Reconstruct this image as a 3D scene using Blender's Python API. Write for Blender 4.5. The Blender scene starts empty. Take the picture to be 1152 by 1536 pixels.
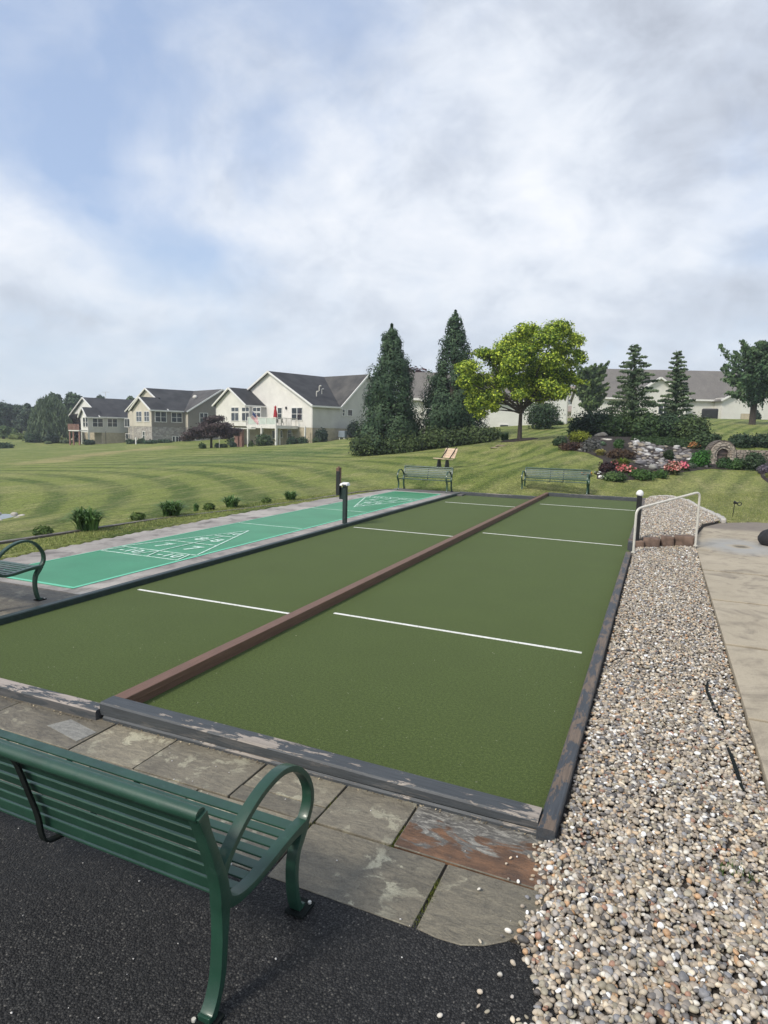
import bpy, bmesh, math, random
import numpy as np
from mathutils import Vector, Matrix
random.seed(7); rng = np.random.default_rng(11)
S = bpy.context.scene
COL = S.collection
R_ = math.radians

# ------------------------------------------------------------------ camera
CAMZ = 2.24; FPX = 960.0
pitch, roll, yaw = R_(7.2302), R_(1.386), R_(-23.2116)
cy, sy, cp, sp = math.cos(yaw), math.sin(yaw), math.cos(pitch), math.sin(pitch)
Fv = np.array([sy*cp, cy*cp, -sp]); R0 = np.array([cy, -sy, 0.0]); U0 = np.cross(R0, Fv)
Rv = R0*math.cos(roll)+U0*math.sin(roll); Uv = -R0*math.sin(roll)+U0*math.cos(roll)
CP = np.array([0, 0, CAMZ]); FH = np.array([sy, cy, 0.0])
def ray(u, v): return Fv+Rv*(u-576)/FPX-Uv*(v-768)/FPX
def W(u, v, z=0.0):
    d = ray(u, v); return CP+d*((z-CAMZ)/d[2])
def DP(u, v, D): return CP+ray(u, v)*D
cam = bpy.data.cameras.new('camera'); co = bpy.data.objects.new('camera', cam); COL.objects.link(co)
cam.sensor_fit = 'VERTICAL'; cam.sensor_height = 24; cam.sensor_width = 18
cam.lens = FPX/1536*24; cam.clip_start = 0.05; cam.clip_end = 4000
co.matrix_world = Matrix(((Rv[0], Uv[0], -Fv[0], 0), (Rv[1], Uv[1], -Fv[1], 0), (Rv[2], Uv[2], -Fv[2], CAMZ), (0, 0, 0, 1)))
S.camera = co

# ------------------------------------------------------------------ materials
def newmat(name):
    m = bpy.data.materials.new(name); m.use_nodes = True
    nt = m.node_tree; nt.nodes.clear()
    out = nt.nodes.new('ShaderNodeOutputMaterial'); b = nt.nodes.new('ShaderNodeBsdfPrincipled')
    nt.links.new(b.outputs[0], out.inputs[0]); return m, nt, b, out
class N:
    """tiny node helper"""
    def __init__(s, nt): s.nt = nt; s.tc = None
    def coord(s, scale=(1, 1, 1), rot=(0, 0, 0), kind='Object', loc=(0, 0, 0)):
        if s.tc is None: s.tc = s.nt.nodes.new('ShaderNodeTexCoord')
        mp = s.nt.nodes.new('ShaderNodeMapping'); s.nt.links.new(s.tc.outputs[kind], mp.inputs[0])
        mp.inputs['Scale'].default_value = scale; mp.inputs['Rotation'].default_value = rot; mp.inputs['Location'].default_value = loc
        return mp.outputs[0]
    def geo(s, scale=(1, 1, 1), rot=(0, 0, 0)):
        g = s.nt.nodes.new('ShaderNodeNewGeometry'); mp = s.nt.nodes.new('ShaderNodeMapping')
        s.nt.links.new(g.outputs['Position'], mp.inputs[0]); mp.inputs['Scale'].default_value = scale; mp.inputs['Rotation'].default_value = rot
        return mp.outputs[0]
    def noise(s, vec, scale, detail=4, rough=.55, dist=0):
        n = s.nt.nodes.new('ShaderNodeTexNoise'); s.nt.links.new(vec, n.inputs['Vector'])
        n.inputs['Scale'].default_value = scale; n.inputs['Detail'].default_value = detail
        n.inputs['Roughness'].default_value = rough; n.inputs['Distortion'].default_value = dist
        return n.outputs['Fac']
    def voro(s, vec, scale, feat='F1', out='Distance', rnd=1):
        n = s.nt.nodes.new('ShaderNodeTexVoronoi'); s.nt.links.new(vec, n.inputs['Vector'])
        n.feature = feat; n.inputs['Scale'].default_value = scale; n.inputs['Randomness'].default_value = rnd
        return n.outputs[out]
    def wave(s, vec, scale, dist=0, detail=2, axis='X', prof='SIN'):
        n = s.nt.nodes.new('ShaderNodeTexWave'); s.nt.links.new(vec, n.inputs['Vector']); n.bands_direction = axis; n.wave_profile = prof
        n.inputs['Scale'].default_value = scale; n.inputs['Distortion'].default_value = dist; n.inputs['Detail'].default_value = detail
        return n.outputs['Fac']
    def ramp(s, fac, stops, interp='LINEAR'):
        r = s.nt.nodes.new('ShaderNodeValToRGB'); s.nt.links.new(fac, r.inputs[0]); e = r.color_ramp.elements; r.color_ramp.interpolation = interp
        while len(e) > 1: e.remove(e[-1])
        for i, (p, c) in enumerate(stops):
            c = (c, c, c) if not isinstance(c, (tuple, list)) else c
            if i == 0: e[0].position = p; e[0].color = (*c, 1)
            else: x = e.new(p); x.color = (*c, 1)
        return r.outputs[0]
    def mix(s, fac, a, b, mode='MIX'):
        m = s.nt.nodes.new('ShaderNodeMix'); m.data_type = 'RGBA'; m.blend_type = mode; m.clamp_factor = True
        for ix, val in ((0, fac), (6, a), (7, b)):
            inp = m.inputs[ix]
            if isinstance(val, (int, float)): inp.default_value = val if ix == 0 else (val, val, val, 1)
            elif isinstance(val, tuple): inp.default_value = (*val, 1)
            else: s.nt.links.new(val, inp)
        return m.outputs[2]
    def math(s, op, a, b=0.0, c=None):
        m = s.nt.nodes.new('ShaderNodeMath'); m.operation = op
        vals = [a, b] if c is None else [a, b, c]
        for i, val in enumerate(vals):
            if isinstance(val, (int, float)): m.inputs[i].default_value = val
            else: s.nt.links.new(val, m.inputs[i])
        return m.outputs[0]
    def attr(s, name):
        a = s.nt.nodes.new('ShaderNodeAttribute'); a.attribute_name = name; return a.outputs['Color']
    def bump(s, h, strength=.3, dist=.01, normal=None):
        b = s.nt.nodes.new('ShaderNodeBump'); b.inputs['Strength'].default_value = strength; b.inputs['Distance'].default_value = dist
        s.nt.links.new(h, b.inputs['Height'])
        if normal is not None: s.nt.links.new(normal, b.inputs['Normal'])
        return b.outputs[0]
    def sep(s, vec):
        x = s.nt.nodes.new('ShaderNodeSeparateXYZ'); s.nt.links.new(vec, x.inputs[0]); return x.outputs
    def to(s, sock, inp): s.nt.links.new(sock, inp)
MATS = {}
def simple(name, col, rough=.6, var=.15, scale=8, bump=.15, bscale=40, metal=0, bd=.003, spec=None):
    """paint-like material with procedural variation"""
    m, nt, b, o = newmat(name); n = N(nt); c = n.coord()
    a = n.noise(c, scale, 5); k = n.ramp(a, [(.3, tuple(x*(1-var) for x in col)), (.7, tuple(min(1, x*(1+var)) for x in col))])
    n.to(k, b.inputs['Base Color']); b.inputs['Roughness'].default_value = rough; b.inputs['Metallic'].default_value = metal
    if spec is not None: b.inputs['Specular IOR Level'].default_value = spec
    if bump: n.to(n.bump(n.noise(c, bscale, 3), bump, bd), b.inputs['Normal'])
    MATS[name] = m; return m
def mat_turf():
    m, nt, b, o = newmat('synthetic_turf'); n = N(nt); c = n.coord()
    f1 = n.math('ADD', n.math('MULTIPLY', n.noise(c, 170, 3, .7), .6), n.math('MULTIPLY', n.noise(c, 45, 4, .8), .4)); f2 = n.noise(c, 1.1, 5, .6); f3 = n.noise(c, 22, 3)
    base = n.ramp(f1, [(.38, (.010, .018, .003)), (.5, (.039, .063, .011)), (.60, (.115, .150, .042))])
    base = n.mix(n.math('MULTIPLY', f3, .3), base, (.045, .066, .014))
    col = n.mix(n.ramp(f2, [(.35, 0.0), (.7, .42)]), base, (.036, .053, .011))
    n.to(col, b.inputs['Base Color']); b.inputs['Roughness'].default_value = .85; b.inputs['Specular IOR Level'].default_value = .08
    b.inputs['Sheen Weight'].default_value = .14; b.inputs['Sheen Roughness'].default_value = .6; b.inputs['Sheen Tint'].default_value = (.7, .8, .5, 1)
    n.to(n.bump(f1, .9, .006), b.inputs['Normal']); return m
def mat_asphalt():
    m, nt, b, o = newmat('asphalt'); n = N(nt); c = n.coord()
    v = n.voro(c, 110); vc = n.voro(c, 110, out='Color'); big = n.noise(c, 1.6, 5, .6); sm = n.noise(c, 420, 2)
    g = n.nt.nodes.new('ShaderNodeSeparateColor'); nt.links.new(vc, g.inputs[0])
    col = n.ramp(g.outputs[0], [(0, (.008, .008, .008)), (.4, (.030, .0295, .029)), (.75, (.060, .059, .057)), (.95, (.085, .083, .078)), (.995, (.20, .19, .17))])
    col = n.mix(n.ramp(v, [(.2, 0.0), (.75, .85)]), col, (.006, .006, .007))
    col = n.mix(n.ramp(big, [(.35, 0.0), (.7, .55)]), col, (.012, .012, .012))
    n.to(col, b.inputs['Base Color'])
    n.to(n.ramp(big, [(.3, .75), (.7, .5)]), b.inputs['Roughness']); b.inputs['Specular IOR Level'].default_value = .25
    h = n.math('ADD', n.math('MULTIPLY', v, -1.0), n.math('MULTIPLY', sm, .3))
    n.to(n.bump(h, .9, .008), b.inputs['Normal']); return m
def mat_flag(name, c1, c2, lichen=.5, rust=False, seed=0):
    m, nt, b, o = newmat(name); n = N(nt); c = n.coord(loc=(seed*3.1, seed*1.7, 0))
    cs = n.coord(scale=(1, 2.6, 1), rot=(0, 0, .35), loc=(seed, seed*.7, 0))
    big = n.noise(c, 2.2, 6, .6, .6); mid = n.noise(cs, 9, 6, .65, 1.2); fin = n.noise(c, 120, 3)
    col = n.mix(n.ramp(mid, [(.32, 0.0), (.68, 1.0)]), c1, c2)
    col = n.mix(n.ramp(big, [(.55, 0.0), (.75, .55)]), col, tuple(x*.55 for x in c1))
    lm = n.math('MULTIPLY', n.ramp(n.noise(c, 7, 7, .65, .4), [(.54, 0.0), (.60, 1.0)]), n.ramp(n.noise(c, 2.0, 2), [(.45, 0.0), (.6, lichen)]))
    col = n.mix(lm, col, (.32, .31, .24))
    if rust:
        s2 = n.noise(cs, 3.2, 6, .6, 1.0)
        yy = n.sep(n.coord())[1]; rm = n.math('ADD', n.math('MULTIPLY', n.math('SUBTRACT', 3.25, yy), 1.7), n.math('MULTIPLY', n.math('SUBTRACT', s2, .5), 2.3))
        col = n.mix(n.ramp(rm, [(.0, 0.0), (.10, .95)]), col, n.ramp(n.noise(cs, 6, 5), [(.3, (.060, .036, .024)), (.5, (.125, .066, .035)), (.7, (.22, .115, .06))]))
        col = n.mix(n.math('MULTIPLY', n.ramp(n.noise(cs, 8, 7, .7, 1.5), [(.50, 0.0), (.60, .85)]), n.ramp(n.math('SUBTRACT', .35, rm), [(.2, 0.0), (.5, 1.0)])), col, (.33, .32, .29))
        col = n.mix(n.ramp(n.noise(cs, 7, 4, .6, 1.5), [(.30, .9), (.38, 0.0)]), col, (.03, .028, .027))
    col = n.mix(.5, col, n.ramp(fin, [(.3, .35), (.7, .75)]), 'OVERLAY')
    gi = nt.nodes.new('ShaderNodeNewGeometry'); col = n.mix(1.0, col, n.ramp(gi.outputs['Random Per Island'], [(0, (.80, .79, .77)), (.5, (1.18, 1.15, 1.08)), (1, (1.55, 1.5, 1.38))]), 'MULTIPLY')
    n.to(col, b.inputs['Base Color']); b.inputs['Roughness'].default_value = .62
    strata = n.ramp(n.noise(cs, 5, 7, .6, 1.4), [(.0, 0.0), (.42, .3), (.45, .45), (.55, .5), (.57, .8), (1, 1.0)])
    nn = n.bump(strata, .55, .02); n.to(n.bump(n.noise(c, 70, 5, .7), .35, .003, nn), b.inputs['Normal']); return m
def mat_timber(name, paint, wood, wear=.5, axis=0, thr=.755):
    m, nt, b, o = newmat(name); n = N(nt)
    sc = [18, 18, 18]; sc[axis] = .9; g = n.coord(scale=tuple(sc)); c = n.coord()
    sc2 = [9, 9, 14]; sc2[axis] = 2.2; g2 = n.coord(scale=tuple(sc2))
    gr = n.noise(g, 4, 6, .65); col = n.mix(n.ramp(gr, [(.35, 0.0), (.7, 1.0)]), tuple(x*.7 for x in paint), tuple(x*1.15 for x in paint))
    wn = n.noise(g2, 1.6, 8, .7, .5); loc = n.noise(c, 1.1, 3, .5)
    z = n.geo(); zz = n.sep(z)[2]
    geo = nt.nodes.new('ShaderNodeNewGeometry'); up = n.sep(geo.outputs['Normal'])[2]
    msk = n.math('MULTIPLY', n.ramp(n.math('ADD', wn, n.math('MULTIPLY', loc, wear)), [(thr, 0.0), (thr+.025, 1.0)]), n.ramp(up, [(.4, .12), (.8, 1.0)]))
    wc = n.ramp(gr, [(.3, tuple(x*.55 for x in wood)), (.65, wood)])
    n.to(n.mix(msk, col, wc), b.inputs['Base Color']); b.inputs['Roughness'].default_value = .55
    h = n.math('SUBTRACT', gr, n.math('MULTIPLY', msk, .3)); n.to(n.bump(h, .6, .006), b.inputs['Normal']); return m
def mat_concrete(name, c1, c2, dark=(.12, .10, .085), blotch=.5, joint=False):
    m, nt, b, o = newmat(name); n = N(nt); c = n.coord()
    a = n.noise(c, .9, 7, .65, .3); f = n.noise(c, 90, 4, .7); d = n.noise(c, 2.3, 6, .6, .8)
    col = n.mix(n.ramp(a, [(.3, 0.0), (.7, 1.0)]), c1, c2)
    col = n.mix(n.ramp(d, [(.5, 0.0), (.72, blotch)]), col, dark)
    col = n.mix(.35, col, n.ramp(f, [(.3, .3), (.7, .72)]), 'OVERLAY')
    col = n.mix(n.ramp(n.noise(c, 35, 2), [(.66, 0.0), (.7, .35)]), col, dark)
    n.to(col, b.inputs['Base Color']); b.inputs['Roughness'].default_value = .8
    n.to(n.bump(f, .3, .003), b.inputs['Normal']); return m
def mat_court():
    m, nt, b, o = newmat('court_green'); n = N(nt); c = n.coord()
    a = n.noise(c, 1.3, 4); v = n.voro(c, 5.5); f = n.noise(c, 60, 4)
    col = n.mix(n.ramp(a, [(.3, 0.0), (.7, 1.0)]), (.022, .190, .078), (.036, .245, .108))
    col = n.mix(n.ramp(v, [(.06, .6), (.12, 0.0)]), col, (.09, .32, .2))
    col = n.mix(.2, col, n.ramp(f, [(.35, .35), (.65, .65)]), 'OVERLAY')
    n.to(col, b.inputs['Base Color']); b.inputs['Roughness'].default_value = .42
    n.to(n.bump(n.noise(c, 45, 3), .12, .003), b.inputs['Normal']); return m
def mat_green_paint():
    m, nt, b, o = newmat('green_gloss_paint'); n = N(nt); c = n.coord()
    a = n.noise(c, 6, 5); col = n.mix(n.ramp(a, [(.35, 0.0), (.7, 1.0)]), (.010, .043, .026), (.016, .062, .038))
    dr = n.voro(c, 55); col = n.mix(n.ramp(n.noise(c, 14, 7, .7), [(.60, 0.0), (.66, .35)]), col, (.04, .10, .07))
    n.to(col, b.inputs['Base Color']); b.inputs['Roughness'].default_value = .3
    b.inputs['Coat Weight'].default_value = .25; b.inputs['Coat Roughness'].default_value = .15
    n.to(n.ramp(n.noise(c, 18, 5), [(.3, .36), (.7, .56)]), b.inputs['Roughness'])
    bb = n.bump(n.noise(c, 130, 3), .10, .002); n.to(n.bump(n.ramp(dr, [(.10, 1.0), (.16, 0.0)]), .35, .0015, bb), b.inputs['Normal']); return m
def mat_foliage(name, trans=.25, rough=.55):
    m, nt, b, o = newmat(name); n = N(nt)
    col = n.attr('Col'); c = n.geo(); col = n.mix(.35, col, n.ramp(n.noise(c, 2.5, 3), [(.3, .3), (.7, .72)]), 'OVERLAY')
    n.to(col, b.inputs['Base Color']); b.inputs['Roughness'].default_value = rough; b.inputs['Specular IOR Level'].default_value = .3
    t = nt.nodes.new('ShaderNodeBsdfTranslucent'); nt.links.new(col, t.inputs[0]); mx = nt.nodes.new('ShaderNodeMixShader'); mx.inputs[0].default_value = trans
    nt.links.new(b.outputs[0], mx.inputs[1]); nt.links.new(t.outputs[0], mx.inputs[2]); nt.links.new(mx.outputs[0], o.inputs[0]); return m
def mat_vcol(name, rough=.6, bump=.3, bs=60, spec=.4):
    m, nt, b, o = newmat(name); n = N(nt); c = n.geo()
    col = n.mix(.4, n.attr('Col'), n.ramp(n.noise(c, bs, 4, .6), [(.3, .3), (.7, .7)]), 'OVERLAY')
    n.to(col, b.inputs['Base Color']); b.inputs['Roughness'].default_value = rough; b.inputs['Specular IOR Level'].default_value = spec
    if bump: n.to(n.bump(n.noise(c, bs*2, 3), bump, .003), b.inputs['Normal'])
    return m
def mat_siding(name, col, lap=.15, var=.08):
    m, nt, b, o = newmat(name); n = N(nt); g = n.geo()
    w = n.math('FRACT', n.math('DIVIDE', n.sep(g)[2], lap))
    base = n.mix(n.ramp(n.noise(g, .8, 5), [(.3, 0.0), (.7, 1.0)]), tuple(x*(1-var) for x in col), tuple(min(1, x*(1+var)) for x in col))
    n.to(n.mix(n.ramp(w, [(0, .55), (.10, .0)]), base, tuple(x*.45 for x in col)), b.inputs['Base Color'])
    b.inputs['Roughness'].default_value = .6; n.to(n.bump(w, .8, .03), b.inputs['Normal']); return m
def mat_shingle(name, c1, c2):
    m, nt, b, o = newmat(name); n = N(nt); g = n.geo()
    st = n.noise(n.geo(scale=(1, 1, .25)), .55, 6, .6); f = n.noise(g, 7, 4, .7); w = n.math('FRACT', n.math('DIVIDE', n.sep(g)[2], .14))
    col = n.mix(n.ramp(st, [(.35, 0.0), (.62, 1.0)]), c1, c2); col = n.mix(.6, col, n.ramp(f, [(.3, .3), (.7, .75)]), 'OVERLAY')
    n.to(n.mix(n.ramp(w, [(0, .5), (.2, .0)]), col, tuple(x*.5 for x in c1)), b.inputs['Base Color']); b.inputs['Roughness'].default_value = .85
    n.to(n.bump(w, .5, .02), b.inputs['Normal']); return m
def mat_stonewall(name, cols, scale=2.4, mortar=(.30, .28, .25)):
    m, nt, b, o = newmat(name); n = N(nt); g = n.geo(scale=(1, 1, 2.0))
    d = n.voro(g, scale, 'DISTANCE_TO_EDGE'); cc = n.voro(g, scale, out='Color'); s = nt.nodes.new('ShaderNodeSeparateColor'); nt.links.new(cc, s.inputs[0])
    col = n.ramp(s.outputs[0], [(i/(len(cols)-1), c) for i, c in enumerate(cols)])
    col = n.mix(.5, col, n.ramp(n.noise(n.geo(), 9, 4), [(.3, .3), (.7, .7)]), 'OVERLAY')
    n.to(n.mix(n.ramp(d, [(.02, 1.0), (.06, 0.0)]), col, mortar), b.inputs['Base Color']); b.inputs['Roughness'].default_value = .85
    n.to(n.bump(n.ramp(d, [(0, 0.0), (.12, 1.0)]), .8, .05), b.inputs['Normal']); return m
def mat_glass(name='window_glass'):
    m, nt, b, o = newmat(name); n = N(nt); g = n.geo()
    n.to(n.ramp(n.noise(g, .9, 3), [(.35, (.012, .016, .02)), (.7, (.06, .075, .085))]), b.inputs['Base Color'])
    b.inputs['Roughness'].default_value = .08; b.inputs['Specular IOR Level'].default_value = .7; return m
def mat_lawn():
    m, nt, b, o = newmat('mown_lawn'); n = N(nt); g = n.geo(); x, y, z = n.sep(g)
    # mowing bands: rings round the pond on the left, straight passes on the right
    dx = n.math('SUBTRACT', x, -44.0); dy = n.math('SUBTRACT', y, -20.0)
    wob = n.math('MULTIPLY', n.noise(g, .05, 3), 1.6)
    rad = n.math('ADD', n.math('SQRT', n.math('ADD', n.math('MULTIPLY', dx, dx), n.math('MULTIPLY', n.math('MULTIPLY', dy, dy), .64))), wob)
    arcs = n.math('SINE', n.math('MULTIPLY', rad, 2*math.pi/2.05))
    lin = n.math('SINE', n.math('ADD', n.math('MULTIPLY', n.math('ADD', n.math('MULTIPLY', x, .97), n.math('MULTIPLY', y, -.20)), 2*math.pi/1.15), n.math('MULTIPLY', n.noise(g, .10, 2), 4.0)))
    sel = n.ramp(n.math('ADD', n.math('ADD', x, n.math('MULTIPLY', y, .30)), n.math('MULTIPLY', n.noise(g, .15, 2), 4.0)), [(0, 0.0), (1, 1.0)])
    selv = n.math('MULTIPLY_ADD', n.math('ADD', n.math('ADD', x, n.math('MULTIPLY', y, .10)), 5.5), .22, .5)
    stripe = n.mix(n.ramp(selv, [(0, 0.0), (1, 1.0)]), arcs, lin)
    sf = n.math('MULTIPLY_ADD', stripe, .5, .5)
    br = n.math('ADD', n.math('MULTIPLY', n.noise(g, .09, 3), .8), -.4)
    s2 = n.ramp(n.math('ADD', n.math('ADD', sf, br), n.math('MULTIPLY', n.math('SUBTRACT', n.noise(n.geo(scale=(1, .6, 1), rot=(0, 0, .7)), 1.8, 5, .7), .5), .9)), [(.12, 0.0), (.52, .85), (1, 1.0)])
    col = n.mix(s2, (.082, .125, .022), (.200, .238, .056))
    def seg(a, b2, rad_, amt):
        a = np.array(a[:2]); b2 = np.array(b2[:2]); L = np.linalg.norm(b2-a); d_ = (b2-a)/L
        px_ = n.math('SUBTRACT', x, float(a[0])); py_ = n.math('SUBTRACT', y, float(a[1]))
        al = n.math('ADD', n.math('MULTIPLY', px_, float(d_[0])), n.math('MULTIPLY', py_, float(d_[1]))); ac = n.math('ABSOLUTE', n.math('SUBTRACT', n.math('MULTIPLY', px_, float(-d_[1])), n.math('MULTIPLY', py_, float(-d_[0]))))
        ov = n.math('MAXIMUM', n.math('SUBTRACT', n.math('ABSOLUTE', n.math('SUBTRACT', al, float(L/2))), float(L/2)), 0.0)
        dd = n.math('ADD', n.math('ADD', ac, ov), n.math('MULTIPLY', n.math('SUBTRACT', n.noise(g, .25, 4), .5), rad_*1.6)); return n.math('MULTIPLY', n.ramp(n.math('DIVIDE', dd, rad_), [(.3, 1.0), (1.0, 0.0)]), amt)
    col = n.mix(seg(G(350, 690), G(430, 680), 7.0, .75), col, (.055, .115, .026))
    col = n.mix(seg(G(235, 690), G(330, 693), 5.0, .5), col, (.055, .115, .026))
    col = n.mix(seg(G(60, 694), G(250, 670), 3.2, .75), col, (.34, .28, .13))
    col = n.mix(n.math('MULTIPLY', n.ramp(n.math('MULTIPLY_ADD', n.math('ADD', x, n.math('MULTIPLY', n.noise(g, .3, 3), 4.0)), .15, .6), [(0, 0.0), (1, 1.0)]), n.ramp(n.math('MULTIPLY_ADD', y, -.1, 3.4), [(0, 0.0), (1, .55)])), col, n.mix(n.noise(g, 3, 5, .8), (.22, .22, .08), (.40, .36, .17)))
    # dry patches and streaks
    col = n.mix(n.ramp(n.noise(g, .16, 5, .6, .6), [(.48, 0.0), (.68, .5)]), col, (.36, .34, .14))
    col = n.mix(n.ramp(n.noise(n.geo(scale=(1, .25, 1), rot=(0, 0, .25)), 1.6, 5, .65), [(.5, 0.0), (.72, .55)]), col, (.40, .36, .18))
    col = n.mix(n.ramp(n.noise(g, .5, 4), [(.5, 0.0), (.75, .5)]), col, (.052, .105, .022))
    col = n.mix(.7, col, n.ramp(n.noise(g, 9, 7, .8), [(.34, .12), (.66, .88)]), 'OVERLAY')
    n.to(col, b.inputs['Base Color']); b.inputs['Roughness'].default_value = .8; b.inputs['Specular IOR Level'].default_value = .15
    fine = n.noise(g, 26, 4, .9); col = n.mix(n.ramp(n.noise(n.geo(scale=(.5, 1.6, 1), rot=(0, 0, -.9)), 5, 5, .8), [(.52, 0.0), (.64, .42)]), col, (.42, .39, .18))
    col = n.mix(n.ramp(n.noise(n.geo(scale=(1.5, .6, 1), rot=(0, 0, .4)), 6, 5, .8), [(.50, 0.0), (.62, .55)]), col, (.045, .075, .014))
    col = n.mix(.8, col, n.ramp(fine, [(.36, .15), (.64, .85)]), 'OVERLAY'); n.to(col, b.inputs['Base Color'])
    n.to(n.bump(n.noise(g, 14, 6, .75), 1.0, .08), b.inputs['Normal']); return m
M = dict(
    turf=mat_turf(), asphalt=mat_asphalt(), court=mat_court(), green=mat_green_paint(), glass=mat_glass(),
    flag=mat_flag('bluestone', (.112, .102, .082), (.185, .168, .130), .7), flag2=mat_flag('bluestone_dark', (.070, .064, .053), (.135, .122, .096), .35, seed=2),
    flag3=mat_flag('bluestone_lichen', (.098, .09, .072), (.175, .158, .12), 1.0, seed=4), flagr=mat_flag('bluestone_rusty', (.08, .077, .072), (.14, .135, .125), .2, True, 1),
    flagl=mat_flag('bluestone_pale', (.13, .13, .125), (.20, .20, .19), .2, seed=6),
    beamx=mat_timber('grey_painted_timber_cross', (.055, .062, .068), (.37, .32, .27), .42, 0), beamy=mat_timber('grey_painted_timber', (.050, .057, .066), (.17, .125, .09), .30, 1, .645),
    beamxw=mat_timber('grey_painted_timber_worn', (.055, .062, .068), (.42, .36, .31), .60, 0),
    brown=mat_timber('brown_stained_timber', (.165, .088, .058), (.26, .16, .11), .1, 1),
    conc=mat_concrete('path_concrete', (.32, .275, .20), (.41, .355, .265), (.11, .09, .07), .75),
    apron=mat_concrete('weathered_concrete', (.42, .39, .35), (.22, .20, .185), (.07, .062, .058), .8),
    apron2=mat_concrete('stained_concrete', (.16, .15, .14), (.10, .095, .088), (.05, .045, .042), .7),
    white=simple('white_line_paint', (.72, .72, .70), .6, .12, 25), lineg=simple('pale_green_line_paint', (.13, .52, .33), .5, .1, 20),
    lineo=simple('off_white_court_paint', (.50, .66, .58), .5, .12, 20),
    dark=simple('dark_bracket_paint', (.008, .011, .010), .8, spec=.15), black=simple('black_metal', (.01, .01, .01), .45),
    trim=simple('white_trim', (.72, .71, .67), .5, .05, 3), tube=simple('cream_painted_steel', (.55, .53, .47), .25, .12, 30, spec=.6),
    mulch=simple('dark_mulch', (.030, .022, .017), .95, .5, 14, 1.0, 25, bd=.06), bark=simple('tree_bark', (.055, .045, .036), .9, .35, 9, .9, 16, bd=.04),
    leaf=mat_foliage('leaf_mass'), needle=mat_foliage('needle_mass', .1, .7), pebble=mat_vcol('river_pebble', .55, .25, 60), rock=mat_vcol('garden_rock', .8, .7, 8),
    under=simple('gravel_bed_soil', (.05, .042, .034), .95, .4, 20, .8, 60, bd=.01),
    deckw=simple('deck_white', (.68, .67, .62), .5, .06, 3), fenceglass=simple('deck_screen', (.50, .56, .50), .25, .12, 2, 0),
    plastic=simple('white_plastic', (.74, .74, .72), .35, .08, 10), tan=mat_timber('tan_bench_plank', (.66, .50, .36), (.74, .60, .46), .3, 0),
    post=simple('dark_green_post', (.012, .026, .024), .45, .3, 12), red=simple('red_fabric', (.35, .012, .02), .8), scoreb=simple('score_panel_black', (.010, .012, .012), .5),
)
_m = M['conc']; _nt = _m.node_tree; _n = N(_nt); _b = [q for q in _nt.nodes if q.type == 'BSDF_PRINCIPLED'][0]; _src = _b.inputs['Base Color'].links[0].from_socket
_g = _n.geo(); _x, _y, _z = _n.sep(_g); _c = W(1112, 820, .06)
_wb = _n.math('MULTIPLY', _n.math('SUBTRACT', _n.noise(_g, 1.2, 4), .5), .9)
_d = _n.math('ADD', _n.math('SQRT', _n.math('ADD', _n.math('POWER', _n.math('SUBTRACT', _x, float(_c[0])), 2.0), _n.math('POWER', _n.math('MULTIPLY', _n.math('SUBTRACT', _y, float(_c[1])), .75), 2.0))), _wb)
_c2 = _n.mix(_n.ramp(_d, [(.10, 0.0), (.30, .75), (.62, .45), (.95, 0.0)]), _src, (.30, .31, .31)); _c2 = _n.mix(_n.ramp(_d, [(.0, .85), (.14, 0.0)]), _c2, (.07, .062, .04))
_far = _n.math('MULTIPLY', _n.ramp(_n.math('SUBTRACT', _n.math('ADD', _y, _n.math('MULTIPLY', _wb, .6)), 17.3), [(.0, 0.0), (.3, .8)]), 1.0); _c2 = _n.mix(_far, _c2, (.15, .125, .105))
_c2 = _n.mix(_n.ramp(_n.noise(_n.geo(scale=(1, .35, 1)), 2.6, 6, .7, .7), [(.54, 0.0), (.72, .35)]), _c2, (.22, .18, .13))
_n.to(_c2, _b.inputs['Base Color'])
M['edgew'] = mat_timber('weathered_edging_wood', (.10, .085, .07), (.22, .19, .16), .5, 1)
_m, _nt, _b, _o = newmat('worn_white_line'); _n = N(_nt); _c = _n.coord(); _w = _n.noise(_c, 38, 6, .75)
_n.to(_n.mix(_n.ramp(_w, [(.36, .85), (.46, .0)]), _n.ramp(_n.noise(_c, 3, 3), [(.3, (.62, .63, .58)), (.7, (.78, .78, .75))]), (.16, .20, .09)), _b.inputs['Base Color']); _b.inputs['Roughness'].default_value = .8; M['white'] = _m
_m, _nt, _b, _o = newmat('worn_court_paint'); _n = N(_nt); _c = _n.coord(); _w = _n.noise(_c, 20, 6, .75)
_n.to(_n.mix(_n.ramp(_w, [(.40, .8), (.50, .0)]), (.56, .70, .62), (.05, .28, .13)), _b.inputs['Base Color']); _b.inputs['Roughness'].default_value = .6; M['lineo'] = _m
M['flagblock'] = simple('brown_retaining_block', (.155, .105, .078), .9, .35, 9, .8, 30, bd=.01)
M['edging'] = simple('pale_edging_stone', (.44, .42, .38), .85, .25, 6, .7, 20, bd=.01)

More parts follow.
